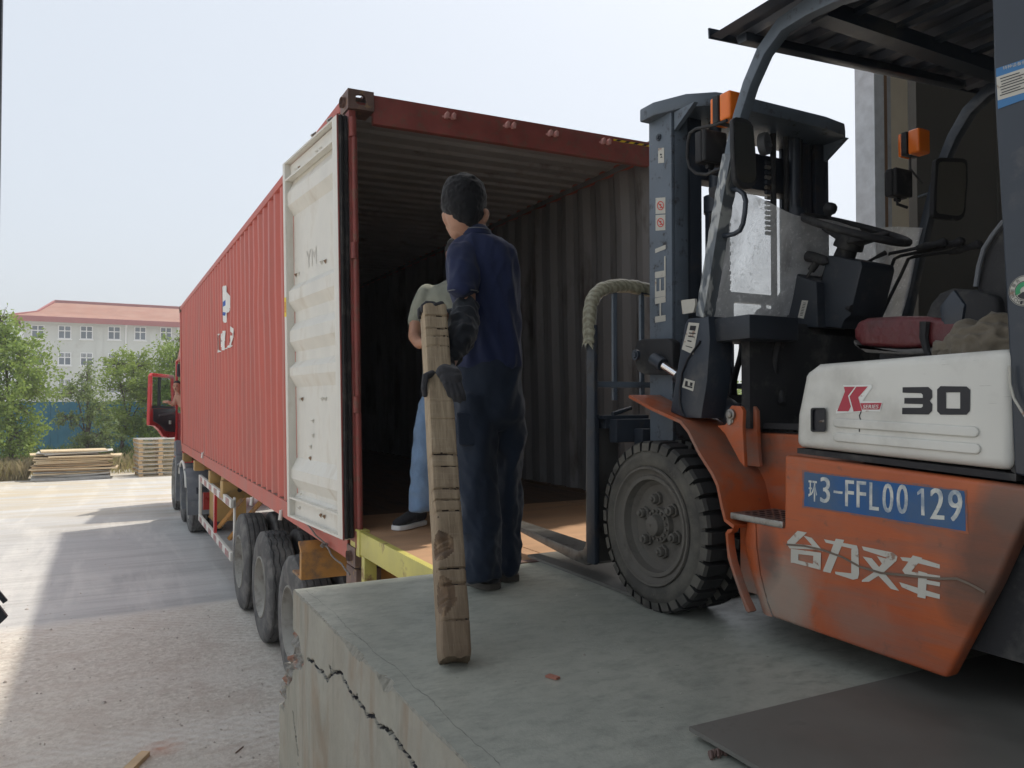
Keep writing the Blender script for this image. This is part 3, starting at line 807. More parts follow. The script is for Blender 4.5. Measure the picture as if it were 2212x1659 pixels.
# header details, found on the rear plane
hp = lambda x, y, d=0: con_inv @ on_v(x, y, 4.55-d)
con_inv = (Matrix.Translation(con.location) @ Matrix.Rotation(-.020, 4, 'Y')).inverted()
for (x, y) in ((970,252),(1100,272),(1192,290),(1306,307)):
    p = hp(x, y); g = MB()
    for dx in (-.035, .012):
        g.prism([(p.x+dx, -.0, p.z-.02), (p.x+dx+.022, 0, p.z-.02), (p.x+dx+.026, 0, p.z+.012), (p.x+dx+.010, 0, p.z+.022), (p.x+dx-.002, 0, p.z+.004)], (0,-.035,0))
    g.box((p.x-.05, -.006, p.z-.012), (p.x+.05, 0, p.z+.0)); B(g, 'cam_keeper', M_pink, bevel=.003)
pa = hp(1325, 302); pb = hp(1420, 322)
g = MB(); g.box((pa.x, -.003, pb.z+.006), (pb.x, -.0005, pa.z+.006)); st_ = B(g, 'warning_tape', M_ylab)
g = MB(); wd = (pb.x-pa.x); hh = pa.z-pb.z
for k in range(5):
    x = pa.x + wd*(k*.2+.03); g.add([(x, -.0036, pb.z+.006), (x+wd*.09, -.0036, pb.z+.006), (x+wd*.155, -.0036, pa.z+.006), (x+wd*.065, -.0036, pa.z+.006)], [(0,1,2,3)])
B(g, 'stripe', M_blk, st_)
# hinge pin along the left post, in segments
zz0 = .16
for k, (z0, z1, big) in enumerate(((.12,.22,1),(.222,.93,0),(.932,1.03,1),(1.032,1.86,0),(1.862,1.96,1),(1.962,2.60,0),(2.602,2.72,1))):
    g = MB(); r_ = .023 if big else .018; xx = .020 if big else .028; g.cyl((xx, -.012, z0), (xx, -.012, z1), r_, 14); B(g, 'hinge' if big else 'hinge_rod', M_redd, smooth=50)

# left door leaf, hinged wide open along the side
A_ = R(4.6); dd_ = Vector((-math.sin(A_), math.cos(A_), 0)); dn = Vector((-math.cos(A_), -math.sin(A_), 0)); h0 = Vector((-.063, .03, 0))
def dp(s_, t, z): return h0 + dd_*s_ + dn*t + Vector((0,0,z))
def dbox(g, s0, s1, t0, t1, z0, z1, mi=0):
    g.add([dp(s0,t0,z0),dp(s1,t0,z0),dp(s1,t1,z0),dp(s0,t1,z0),dp(s0,t0,z1),dp(s1,t0,z1),dp(s1,t1,z1),dp(s0,t1,z1)],
          [(0,3,2,1),(4,5,6,7),(0,1,5,4),(1,2,6,5),(2,3,7,6),(3,0,4,7)], mi)
LW = 1.17; zb, zt = .165, 2.745
g = MB()
dbox(g, .0, .10, -.045, 0, zb, zt); dbox(g, LW-.055, LW, -.06, 0.0, zb, zt)
door = B(g, 'door', M_white, bevel=.005)
DZ = .225
prof = [(2.50+DZ,-.03),(2.40+DZ,-.03),(2.385+DZ,-.045),(2.36+DZ,-.045),(2.292+DZ,-.006),(2.20+DZ,-.006),(2.13+DZ,-.05),(1.625+DZ,-.05),(1.577+DZ,-.006),(1.497+DZ,-.006),(1.427+DZ,-.05),(1.35+DZ,-.05),(1.286+DZ,-.006),(1.206+DZ,-.006),(1.136+DZ,-.05),(1.066+DZ,-.05),(1.019+DZ,-.006),(.962+DZ,-.006),(.880+DZ,-.05),(.37+DZ,-.05),(.287+DZ,-.006),(.22+DZ,-.006),(.14+DZ,-.05),(.11+DZ,-.05),(.09+DZ,-.03),(-.05+DZ,-.03)]
vs = []; ss = [.0999, .35, .6, .85, LW-.0551]
for z, t in prof:
    for s_ in ss: vs.append(dp(s_, t - .012 + .003*nz(s_*5, z*5), z))
k_ = len(ss); g = MB(); g.add(vs, [(i*k_+j, i*k_+j+1, (i+1)*k_+j+1, (i+1)*k_+j) for i in range(len(prof)-1) for j in range(k_-1)])
B(g, 'door_panel', M_white, door, smooth=14)
for za_, zb_ in ((zt-.012, zt), (2.605, 2.617), (.30, .312), (zb, zb+.014)):
    g = MB(); dbox(g, .1, LW-.055, -.05, -.003, za_, zb_); B(g, 'door_rail', M_white, door)
g = MB(); dbox(g, -.012, -.001, -.060, -.006, zb+.01, zt-.01); dbox(g, -.020, -.012, -.052, -.036, zb+.01, zt-.01); dbox(g, -.024, -.012, -.022, -.010, zb+.01, zt-.01)
B(g, 'gasket', M_black, door)
g = MB(); dbox(g, -.003, .010, -.006, .002, zb, zt); B(g, 'edge_strip', M_redd, door)
rr = random.Random(9)
for (s_, z) in [(.42,2.665),(.50,2.667),(.88,2.66),(.95,2.662),(.42,1.93),(.5,1.935),(1.0,1.93),(1.06,1.93),(.45,1.03),(.52,1.03),(.95,1.03),(1.0,1.03),(.72,.88),(.72,.78),(.78,.7),(.79,.62),(.45,.26),(.52,.26),(.95,.36),(.99,.255),(.45,.42)]:
    p = dp(s_, -.058 if z < 2.5 and z > .4 else -.038, z); g = MB()
    a = p + dd_*.016; bq = p - dd_*.016; c1 = p - Vector((0,0,.03)); n_ = dn*.016
    g.add([a, bq, c1, p + n_ - Vector((0,0,.008))], [(0,1,3),(1,2,3),(2,0,3),(0,2,1)]); B(g, 'lashing_point', M_brn if rr.random() < .35 else M_white, door)
g = MB(); dbox(g, LW-.052, LW-.006, .0005, .0015, 1.62, 1.76); lab = B(g, 'label', M_ylab, door)
g = MB(); put_text(g, '8', dp(LW-.014, .0022, 1.65), -dd_*.028, Vector((0,0,.08))); B(g, 'number', M_rlab, lab)
g = MB(); 
for s_ in (.30, .62): g.tube([dp(s_, -.10, zb-.05), dp(s_, -.10, zt+.06)], .016, 8); g.tube([dp(s_, -.10, zt+.05), dp(s_,-.07,zt+.075), dp(s_,-.045,zt+.05)], .014, 8)
B(g, 'lock_rod', M_bmet, door)
g = MB()      # pencil scribbles Y M
put_text(g, 'YM', dp(.83, -.0600, 1.93), -dd_*.22, Vector((0,0,.12)))
B(g, 'chalk_mark', worn('faint_chalk', (.62,.60,.545), .8, bst=0), door)
# right door leaf, swung back along the far side
g = MB(); q0 = Vector((CWd+.05, .03, 0))
for (s0, s1) in ((.0,.10),(LW-.06,LW)): g.box((CWd+.05, .03+s0, zb), (CWd+.10, .03+s1, zt))
rd = B(g, 'door', M_white)
g = MB(); g.box((CWd+.06, .13, zb), (CWd+.085, .03+LW-.06, zt)); B(g, 'door_panel', M_white, rd)
# print on the side: only the sheet's outward flats and slopes carry it
def side_mark(polys, name, mt):
    pts = corr_y(.12, CL-.12); g = MB()
    for poly in polys:
        for (ya, oa), (yb, ob) in zip(pts, pts[1:]):
            om = (oa+ob)/2
            O_ = con_inv @ CO; D_ = [con_inv.to_3x3() @ ray(780/1.8228 + x*.2712/1.8228, (1050 + y*.2712)/1.8228) for x, y in poly]
            P = [O_ + d*((.008 + .036*om - O_.x)/d.x) for d in D_]
            P = [(p.y, p.z) for p in P]
            def clip(pl, lim, keep):
                out = []
                for i in range(len(pl)):
                    a, b_ = pl[i], pl[(i+1) % len(pl)]
                    ia = keep(a[0]); ib = keep(b_[0])
                    if ia: out.append(a)
                    if ia != ib:
                        t = (lim-a[0])/(b_[0]-a[0]); out.append((lim, a[1]+(b_[1]-a[1])*t))
                return out
            q = clip(P, ya, lambda v_: v_ >= ya); q = clip(q, yb, lambda v_: v_ <= yb) if len(q) > 2 else []
            if len(q) < 3: continue
            vs = []
            for (y, z) in q:
                o = oa + (ob-oa)*(y-ya)/max(1e-9, yb-ya)
                w_ = .005*nz(y*1.7, z*1.3, 1) + .018*nz(y*.8, z*1.1, 4)
                vs.append((.008 + .036*o + w_ - .010, y, z))
            g.add(vs, [tuple(range(len(vs)))])
    if mt is M_blue2: g.v = [(x-.003, y, z) for x, y, z in g.v]
    return B(g, name, mt, recalc=False)
lg = side_mark([[(372,300),(412,272),(440,340),(460,450),(464,540),(455,660),(425,720),(412,815),(375,790)]], 'round_logo', M_wht2)
side_mark([[(290,978),(328,975),(322,1010),(322,1205),(338,1232),(322,1246),(290,1247),(300,1200),(300,1000)],
           [(348,1060),(356,990),(372,960),(372,1010),(366,1080),(374,1150),(372,1180),(352,1130)],
           [(368,932),(412,930),(412,948),(385,950),(385,1060),(412,1058),(412,1074),(385,1076),(385,1196),(412,1196),(412,1212),(368,1214)],
           [(410,1185),(450,1170),(480,1080),(496,1000),(512,1000),(485,1090),(475,1150),(510,1140),(508,1160),(455,1180),(450,1192),(412,1196)],
           [(496,855),(512,905),(538,965),(536,1035),(512,985),(496,925)], [(476,1080),(500,1070),(500,1082),(476,1092)]], 'lettering', M_wht2)

side_mark([[(380,625),(408,480),(409,560),(386,640)], [(379,655),(411,665),(409,714),(378,704)]], 'logo_mark', M_blue2)
# ------------------------------------------------------------------ bridge plate between dock and container
br = thing('dock_bridge', 'yellow edged loading bridge with plywood deck between dock and container', 'loading ramp', (1.4, 3.3, 0))
def slab(name, pts, z0, z1, mt, par, **k):
    g = MB(); g.prism([(x, y, z0) for x, y in pts], (0, 0, z1-z0)); return g.build(name, mt, par, **k)
for k, (a, bq) in enumerate(((1.385, 1.98), (1.985, 2.60), (2.605, 3.15), (3.155, 3.62))):
    slab('plywood_sheet', [(a, 3.305), (bq, 3.300), (bq, 5.15), (a, 5.15)], -.022, -.006+.0015*(k % 2), M_ply, br)
slab('steel_lip', [(1.36, 3.25), (3.62, 3.25), (3.62, 3.298), (1.36, 3.298)], -.02, .003, M_rust, br)
g = MB(); g.box((1.34, 3.28, -.135), (1.378, 4.62, -.001)); g.build('side_beam', M_yel, br, bevel=.003)
g = MB(); g.box((1.335, 4.47, -.15), (1.40, 4.66, .006)); g.build('end_cap', M_yel, br, bevel=.004)
g = MB(); g.box((1.345, 4.40, GZ), (1.42, 4.46, -.14)); g.build('leg', M_yel, br, bevel=.003)
g = MB(); g.box((3.62, 3.28, -.135), (3.66, 4.62, -.001)); g.build('side_beam', M_yel, br)
for yv in (3.5, 3.9, 4.3):
    g = MB(); g.box((1.38, yv, -.12), (3.62, yv+.05, -.03)); g.build('cross_beam', M_yel, br)
M_steel = worn('worn_floor_steel', (.145,.14,.125), .5, metal=0, var=.2, vs=3, dirt=(.15,.14,.125), at=.5, w=.2, ds=4, bs=30, bst=.15)
pl = slab('steel_floor_plate', [(1.84, 2.30), (3.9, 2.3), (3.9, 3.40), (1.86, 3.36)], .001, .014, M_steel, None)
tag(pl, 'dark steel plate on the dock under the forks leading to the bridge', 'floor plate')
pl = slab('steel_floor_plate', [(1.195, 1.392), (3.6, 1.352), (3.6, -.2), (1.16, -.2)], .016, .026, M_steel, None)
tag(pl, 'thin steel plate with a raised corner lying at the bottom right of the dock', 'floor plate')
g = MB(); p = on_z(1548, 1632, .008); 
for k in range(5): g.tube([(p.x-.014+.010*k, p.y+.006*(k%2), .003), (p.x-.006+.010*k, p.y+.012, .010), (p.x+.010*k, p.y+.02, .004)], [.004,.007,.004], 7)
tag(g.build('weld_lump', M_rust, loc=(p.x, p.y, 0)), 'small rusty weld lump under the raised edge of the steel plate', 'weld')
g = MB()
for (x, y) in [(1518/1,1620),(1787,1600)]: pass
rr = random.Random(21)
for i in range(110):
    v_ = rr.uniform(.6, 3.2); u_ = rr.uniform(.8, 2.6); r_ = rr.uniform(.001, .003) + (.003 if rr.random() < .06 else 0)
    g.add([(u_-r_, v_, .0005), (u_, v_-r_, .0005), (u_+r_*1.4, v_, .0005), (u_, v_+r_*.8, .0005), (u_, v_, r_)], [(0,1,4),(1,2,4),(2,3,4),(3,0,4)])
tag(g.build('dock_grit', [M_stone]), kind='stuff')

M_bol = worn('ochre_bolster', (.44,.27,.09), .6, var=.15, dirt=(.2,.15,.1), at=.55, w=.2)
# ------------------------------------------------------------------ wheels
def tyre_mb(o, ax, Rr=.54, W_=.27, rb=.29, zig=True, n=84):
    g = MB(); prof = [(rb-.01, W_*.12), (rb, .004), (rb+.02, 0), (rb+.08, -.006), (Rr-.10, -.004), (Rr-.055, .004), (Rr-.025, .014), (Rr-.006, .028)]
    gi = {}
    for k in range(4):
        c_ = W_*(.2 + .2*k)
        for dr, dh in ((0, -.007), (-.014, -.005), (-.014, .005), (0, .007)):
            gi[len(prof)] = 1; prof.append((Rr-.002*abs(k-1.5)+dr, c_+dh))
    prof += [(Rr-.006, W_-.028), (Rr-.025, W_-.014), (Rr-.06, W_-.002), (rb+.08, W_), (rb, W_-.01), (rb-.01, W_*.88)]
    def fn(j, k, r, h):
        if j in gi and zig: h += (.006 if (k//2) % 2 else -.006)
        if j in (6, 7) and k % 3 == 0: r -= .004
        return r, h
    g.lathe(prof, o, ax, n, fn=fn, close=True); return g
def rim_mb(o, ax, rb=.29, deep=.13, cone=False):
    g = MB(); g.lathe([(rb+.006, .004), (rb+.004, -.006), (rb-.008, -.006), (rb-.012, .006), (rb-.03, .03), (rb-.045, .07), (rb-.06, deep), (.14, deep+.02), (.135, deep-.005), (.10, deep-.01), (.095, .03 if cone else deep-.05), (.0, .028 if cone else deep-.055)], o, ax, 40)
    return g
def truck_wheel(par, x, y, sgn, Rr=.54, dual=True, front=False, zig=True, loc_z=None):
    """x: outer face; sgn: +1 when the inside of the truck is towards +x"""
    zc = (GZ + Rr - .012); ax = (sgn, 0, 0)
    t = tyre_mb((x, y, zc), ax, Rr, zig=zig).build('wheel', M_tyre, par, smooth=35)
    rim_mb((x, y, zc), ax, cone=front, deep=.05 if front else .14).build('rim', M_rim, t, smooth=35)
    for k in range(8):
        a = k*math.pi/4; g = MB(); dpt = .05 if front else .14
        c_ = Vector((x+sgn*(dpt+.018), y+math.cos(a)*.167, zc+math.sin(a)*.167)); g.cyl(c_, c_-Vector((sgn*.035,0,0)), .016, 6); g.build('wheel_nut', M_rim, t)
    if dual:
        x2 = x + sgn*.32
        tyre_mb((x2, y, zc), ax, Rr, zig=zig, n=56).build('wheel', M_tyre, par, smooth=35)
tr = thing('container_trailer', 'ochre three axle trailer chassis carrying the red container', 'trailer', (2.555, 8, GZ))
for k, y in enumerate((6.52, 7.88, 9.24)):
    for (x, s_) in ((1.355, 1), (3.755, -1)): truck_wheel(tr, x, y, s_, zig=(k != 2))
    g = MB(); g.cyl((1.6, y, GZ+.53), (3.5, y, GZ+.53), .07, 12); g.build('axle', M_dark, tr)
    for x in (1.98, 3.13):
        g = MB()
        for j in range(5): g.bar((x, y-.45+.03*j, GZ+.68+.018*j), (x, y+.45-.03*j, GZ+.68+.018*j), .08, .014)
        g.build('leaf_spring', M_dark, tr)
for x in (2.05, 3.06):
    g = MB(); g.box((x-.07, 4.9, -.42), (x+.07, 15.8, -.40)); g.box((x-.006, 4.9, -.62), (x+.006, 12.5, -.42)); g.box((x-.07, 4.9, -.64), (x+.07, 12.5, -.62)); g.box((x-.006, 12.5, -.52), (x+.006, 15.8, -.42))
    g.build('chassis_rail', M_ora, tr)
for y in (4.60, 12.0, 14.2, 16.4):
    g = MB(); g.box((1.36, y, -.40), (3.75, y+.16, -.262)); g.build('bolster', M_ora, tr, bevel=.006)
    for x in (1.345, 3.60):
        g = MB(); g.box((x, y-.03, -.415), (x+.16, y+.19, -.245)); g.build('twist_lock', M_rust if y < 5 else M_bol, tr, bevel=.01)
g = MB(); g.box((1.27, 5.70, -.53), (3.84, 5.76, -.33)); g.box((1.27, 5.76, -.53), (3.84, 6.0, -.51)); g.prism([(1.27,5.70,-.33),(3.84,5.70,-.33),(3.84,5.80,-.26),(1.27,5.80,-.26)], (0,.02,-.02))
g.build('rear_mudguard', M_ora, tr, bevel=.004)
for y, x0 in ((10.55, 1.34), (11.1, 1.42)):
    g = MB(); g.box((x0, y, -.49), (1.95, y+.26, -.265)); bo = g.build('outrigger', M_bol, tr, bevel=.012)
    g = MB(); g.cyl((1.55, y-.004, -.38), (1.55, y-.001, -.38), .03, 12); g.build('bolt_hole', M_blk, bo)
# side guard: white tubes with red reflector bands
sgd = MB(); sg = None
g = MB(); zu, zl = -.52, -1.06
y0, y1 = 9.85, 13.5
g.box((1.345, y0, zu), (1.385, y1, zu+.10)); g.box((1.345, y0, zl-.10), (1.385, y1, zl))
g.box((1.347, y1-.11, zl), (1.383, y1, zu)); g.box((1.39, y0+.03, -1.12), (1.41, y0+.12, -.40))
sg = g.build('side_guard', M_white, tr, bevel=.004)
g = MB(); g.box((1.347, 11.45, zl), (1.383, 11.56, zu)); g.build('guard_post', M_cab, sg)
M_refl = worn('reflector_red', (.36,.07,.075), .45, var=.1, dirt=(.42,.36,.33), at=.46, w=.1, ds=14)
for zz in (zu+.01, zl-.09):
    for k in range(6):
        ya = y0+.15+k*.60; g = MB(); g.box((1.341, ya, zz), (1.3445, ya+.30, zz+.08)); g.build('reflector', M_refl, sg)
for k in range(3):
    g = MB(); g.bar((1.5, 13.3-k*1.1, -1.1), (1.9, 12.9-k*1.1, -.5), .05, .05); g.build('guard_bracket', M_ora, tr)
g = MB(); g.box((1.5, 12.9, -1.12), (2.0, 13.42, -.55)); g.build('tool_box', M_bol, tr, bevel=.02)
g = MB(); g.box((1.42, 13.52, -1.0), (1.62, 13.6, -.72)); g.build('rear_lamp', M_cab, tr)
for (x, y) in ((648, 985-0), ):
    pass
for (px, py, s_) in ((545, 1085-0, 1), (438, 985, .9), (608, 1115, .9)):
    p = on_u(px, py, 1.33); g = MB(); g.tube([(p.x+.05, p.y, p.z+.1), (p.x, p.y, p.z+.04)], .010, 6); g.tube([(p.x, p.y, p.z+.05), (p.x-.015, p.y-.02, p.z-.03)], [.018, .016], 8); g.build('marker_lamp', M_white, tr)
M_rope = worn('dirty_rope', (.20,.18,.16), .9, var=.3, vs=60)
pts = []
ra, rb_, rc = on_u(622, 1080, 1.33), on_u(700, 1176, 1.30), on_u(757, 1238, 1.32)
for a, bq in ((ra, rb_), (rb_, rc)):
    for t in np.linspace(0, 1, 7): pts.append(a.lerp(bq, t) + Vector((rr.uniform(-.01,.01), rr.uniform(-.01,.01), rr.uniform(-.008,.008)-.04*t*(1-t))))
g = MB(); g.tube(pts, .006, 6)
for k in range(6): g.tube([rb_ + Vector((rr.uniform(-.03,.03), rr.uniform(-.03,.03), rr.uniform(-.02,.02))) for _ in range(4)], .006, 5)
tag(g.build('rope', M_rope, loc=ra), 'frayed grey rope hanging slack below the open white container door', 'rope')

# ------------------------------------------------------------------ tractor unit
M_glass = newmat('cab_glass')[0]; bb = M_glass.node_tree.nodes['Principled BSDF']
bb.inputs['Transmission Weight'].default_value = 1; bb.inputs['Roughness'].default_value = .03; bb.inputs['IOR'].default_value = 1.05; bb.inputs['Base Color'].default_value = (.75,.8,.8,1)
tk = thing('truck_tractor', 'red truck tractor at the far end of the container with its door open', 'truck', (2.55, 18, GZ))
CU, CUR, CV0, CV1 = 1.43, 3.65, 17.45, 19.75
g = MB(); zc0, zc1 = -.75, 1.75
g.box((CU+.02, CV0, zc0), (CUR-.02, CV0+.06, zc1)); g.box((CUR-.06, CV0, zc0), (CUR, CV1, zc1)); g.box((CU, CV0, zc1-.05), (CUR, CV1, zc1)); g.box((CU+.02, CV1-.06, zc0), (CUR-.02, CV1, .5))
g.box((CU, CV0, zc0), (CU+.06, CV0+.75, zc1)); g.box((CU, CV1-.12, zc0), (CU+.06, CV1, zc1)); g.box((CU, CV0, zc0-.02), (CUR, CV1, zc0+.05)); g.box((CU, CV0+.7, zc0), (CU+.06, CV1, zc0+.25))
g.prism([(CU, CV0+.1, zc1), (CU, CV1-.5, zc1), (CU, CV0+.3, zc1+.5), (CU, CV0+.1, zc1+.5)], (CUR-CU, 0, 0))
g.build('cab', M_cab, tk, bevel=.025)
g = MB(); g.box((CU+.1, CV0+.07, zc0+.06), (CUR-.1, CV0+.12, zc1-.06)); g.box((CU+.4, CV0+.5, zc0+.1), (CU+1.0, CV0+.7, .9)); g.box((CU+.35, CV0+.6, -.2), (CU+1.0, CV0+1.2, .1)); g.build('cab_interior', M_dark, tk)
g = MB(); g.box((CU+.1, CV1-.03, .55), (CUR-.1, CV1-.02, zc1-.1)); g.build('windscreen', M_glass, tk)
# open door: inner face seen
hx = Vector((CU-.02, 19.45, 0)); fx = Vector((.82, 18.55, 0)); dx = (fx-hx); DWl = dx.length; dx.normalize(); dn2 = Vector((-dx.y, dx.x, 0)); 
if dn2.y > 0: dn2 = -dn2
def DP(s_, t, z): return hx + dx*(DWl*s_) + dn2*t + Vector((0,0,z))
z1_, z0_ = 1.40, -.10
def dpoly(g, pts, t0, t1, mi=0):
    pts = [(s_, z if z >= .62 else .62-(.62-z)*.70) for s_, z in pts]; g.prism([DP(s_, t0, z) for s_, z in pts], dn2*(t1-t0), mi)
g = MB()
dpoly(g, [(0,-.35),(.28,-.35),(.45,-.30),(.60,-.10),(.78,.06),(1.0,.10),(1.0,.30),(.93,.62),(0,.62)], -.05, .02)
dpoly(g, [(1.0,.30),(.99,.62),(.965,1.34),(.90,1.40),(.90,1.32),(.90,.62)], -.05, .02)
dpoly(g, [(.90,1.40),(.10,1.38),(.06,1.30),(.88,1.32)], -.05, .02); dpoly(g, [(.0,.62),(.06,1.34),(.12,1.32),(.07,.62)], -.05, .02)
dr = g.build('door', M_cab, tk, bevel=.012)
g = MB(); dpoly(g, [(.05,.60),(.05,-.18),(.40,-.12),(.62,.08),(.80,.18),(.88,.22),(.88,.60)], .021, .05); g.build('door_lining', M_dark, dr, bevel=.01)
g = MB(); dpoly(g, [(.06,.63),(.10,1.33),(.88,1.31),(.90,.66)], -.02, -.015); g.build('window_pane', M_glass, dr)
g = MB(); dpoly(g, [(.62,.64),(.60,1.31),(.63,1.31),(.65,.64)], -.03, .03); dpoly(g, [(.08,.62),(.08,.66),(.90,.68),(.90,.62)], 0, .04)
g.build('window_bar', M_blk, dr)
g = MB(); dpoly(g, [(.12,.46),(.20,.50),(.72,.42),(.72,.37),(.30,.40),(.12,.38)], .051, .075); g.build('door_handle', M_grayp, dr, bevel=.006)
g = MB(); dpoly(g, [(.30,.10),(.34,.10),(.34,.22),(.30,.22)], .06, .10); g.build('bottle', M_white, dr)
g = MB(); g.box((1.33, 17.9, 1.30), (1.42, 17.98, 1.58)); g.build('mirror', M_blk, tk, bevel=.03)
# step / fender cluster behind the front wheel
g = MB(); 
for (y, rr_, zz) in ((18.35, .60, GZ+.53),):
    ring = [(y+math.cos(a)*rr_, zz+math.sin(a)*rr_) for a in np.linspace(-.1, math.pi*.98, 14)]; rin = [(y+math.cos(a)*(rr_-.04), zz+math.sin(a)*(rr_-.04)) for a in np.linspace(math.pi*.98, -.1, 14)]
    g.prism([(1.32, a, c_) for a, c_ in ring+rin], (.35, 0, 0))
g.box((1.30, 17.5, -1.15), (1.66, 17.72, -.35)); g.prism([(1.30,17.6,-.35),(1.30,17.75,-.05),(1.30,18.1,-.1),(1.30,18.1,-.4)], (.3,0,0))
g.build('front_mudguard', M_grayp, tk, bevel=.02)
g = MB(); g.box((1.295, 17.72, -.27), (1.30, 17.8, -.22)); g.build('side_marker', M_ora, tk)
truck_wheel(tk, 1.31, 18.35, 1, dual=False, front=True); truck_wheel(tk, 3.79, 18.35, -1, dual=False, front=True)
for y in (15.05, 16.42):
    for (x, s_) in ((1.33, 1), (3.77, -1)): truck_wheel(tk, x, y, s_)
    for x in (1.26, 3.18):
        g = MB(); n_ = 18; r0 = .60; zz = GZ+.54
        ring = [(y+math.cos(a)*r0, zz+math.sin(a)*r0) for a in np.linspace(-.35, math.pi-.1, n_)]; rin = [(y+math.cos(a)*(r0-.03), zz+math.sin(a)*(r0-.03)) for a in np.linspace(math.pi-.1, -.35, n_)]
        g.prism([(x, a, c_) for a, c_ in ring+rin], (.66, 0, 0))
        g.box((x, y-.66, GZ+.38), (x+.66, y-.60, GZ+.62))
        g.build('rear_mudguard', M_grayp, tk, bevel=.008, smooth=30)
g = MB(); g.box((1.40, 14.40, -.83), (1.58, 14.43, -.72)); g.build('lamp_holder', M_dark, tk)
g = MB(); g.tube([(1.28, 15.5+math.cos(a)*.8+.2, GZ+.6+math.sin(a)*.62) for a in np.linspace(.6, 2.8, 12)], .025, 6); g.build('air_hose', M_white, tk)
for x in (2.05, 3.06):
    g = MB(); g.box((x-.04, 14.2, -.72), (x+.04, 19.4, -.50)); g.build('frame_rail', M_dark, tk)
g = MB(); g.cyl((1.62, 17.0, -.9), (2.0, 17.0, -.9), .28, 16); g.build('fuel_tank', M_bmet, tk)
# ------------------------------------------------------------------ forklift
FU = 1.85
m, nt, b = newmat('forklift_orange'); L_ = nt.links; c = coord(nt)
f1 = noise_node(nt, c, 2.2, 8, .62, .3); f2 = noise_node(nt, mapping(nt, c, (1,.35,2.2)), 3.4, 7, .65, .6); f3 = noise_node(nt, mapping(nt, c, (1,1.2,26), (.12,0,0)), 5, 4, .6); f4 = noise_node(nt, c, 26, 6, .65)
col = mix(nt, ramp(nt, f1, .3, .7), (.38,.078,.024), (.52,.130,.038))
col = mix(nt, ramp(nt, f2, .50, .64, 0, .70), col, (.235,.125,.092))
col = mix(nt, ramp(nt, f3, .64, .70, 0, .45), col, (.16,.07,.045))
col = mix(nt, ramp(nt, f4, .62, .72, 0, .6), col, (.13,.08,.06))
sp_ = N(nt, 'ShaderNodeSeparateXYZ'); L_.new(c, sp_.inputs[0])
low = mth(nt, 'ADD', ramp(nt, sp_.outputs[2], .30, .05, 0, .30), mth(nt, 'MULTIPLY', ramp(nt, sp_.outputs[1], -.35, .30, 0, .3), 1.0))
col = mix(nt, ramp(nt, mth(nt, 'ADD', f1, mth(nt, 'MULTIPLY', low, .6)), .62, .80, 0, .85), col, (.20,.175,.15))
def blot(col, px, rad, c2, amt, sc=(1,1,1)):
    p_ = on_u(px[0], px[1], FU) - Vector((2.45, 1.7, 0)); d_ = N(nt, 'ShaderNodeVectorMath', operation='DISTANCE'); L_.new(mapping(nt, c, sc), d_.inputs[0]); d_.inputs[1].default_value = (p_.x*sc[0], p_.y*sc[1], p_.z*sc[2])
    v_ = mth(nt, 'SUBTRACT', d_.outputs['Value'], mth(nt, 'MULTIPLY', mth(nt, 'SUBTRACT', f1, .5), rad*2.4)); return mix(nt, ramp(nt, v_, rad*.45, rad, amt, 0), col, c2)
col = blot(col, (1690,1290), .14, (.32,.28,.23), .7); col = blot(col, (1720,1245), .12, (.30,.22,.17), .6)
col = blot(col, (1860,1350), .13, (.27,.15,.11), .7, (1,.6,1)); col = blot(col, (2150,1190), .10, (.10,.06,.045), .7, (1,1,.7)); col = blot(col, (2090,1310), .08, (.11,.07,.05), .65); col = blot(col, (2180,1090), .07, (.14,.09,.07), .7)
col = blot(col, (1655,1190), .07, (.06,.05,.045), .7, (1,1,.5))  # dark tone laid beside the flange as shade of the inward curve
L_.new(col, b.inputs['Base Color']); L_.new(ramp(nt, f2, .4, .65, .36, .7), b.inputs['Roughness']); bump(nt, mth(nt, 'ADD', f4, f3), .12, .004, b); M_forange = m
M_hood = worn('hood_cream_white', (.68,.665,.61), .35, var=.07, vs=3, dirt=(.28,.26,.22), at=.50, w=.28, ds=3.5, amt=.6, bs=18, bst=.06, coat=.25, scr=.27, scrc=(.42,.40,.36))
M_fdark = worn('forklift_blue_black', (.026,.034,.048), .42, var=.15, dirt=(.10,.095,.09), at=.55, w=.2, ds=6, bs=40, bst=.08, coat=.15)
M_mast = worn('mast_grey', (.11,.135,.165), .45, var=.15, vs=6, dirt=(.05,.05,.055), at=.57, w=.1, ds=18, bs=40, bst=.1, scr=.3, scrc=(.2,.22,.24))
M_mdark = worn('mast_dark', (.03,.038,.052), .5, var=.2, dirt=(.06,.055,.05), at=.55, w=.15)
M_ftyre = worn('solid_tyre', (.065,.061,.054), .9, var=.25, dirt=(.14,.13,.108), at=.45, w=.25, ds=5, bs=60, bst=.35)
M_frim = worn('forklift_rim', (.12,.11,.095), .8, var=.2, dirt=(.06,.055,.047), at=.52, w=.2, ds=10, bs=60, bst=.35)
M_chrome = worn('chrome_rod', (.75,.75,.78), .12, metal=1, var=.05, bst=0)
M_dec = worn('white_decal', (.52,.50,.44), .5, var=.06, dirt=(.30,.2,.15), at=.6, w=.06, ds=24, bst=0)
M_amber = newmat('amber_lens')[0]; bb = M_amber.node_tree.nodes['Principled BSDF']; bb.inputs['Base Color'].default_value = (.85,.20,.02,1); bb.inputs['Roughness'].default_value = .25; bb.inputs['Subsurface Weight'].default_value = .4; bb.inputs['Subsurface Radius'].default_value = (.05,.02,.01)
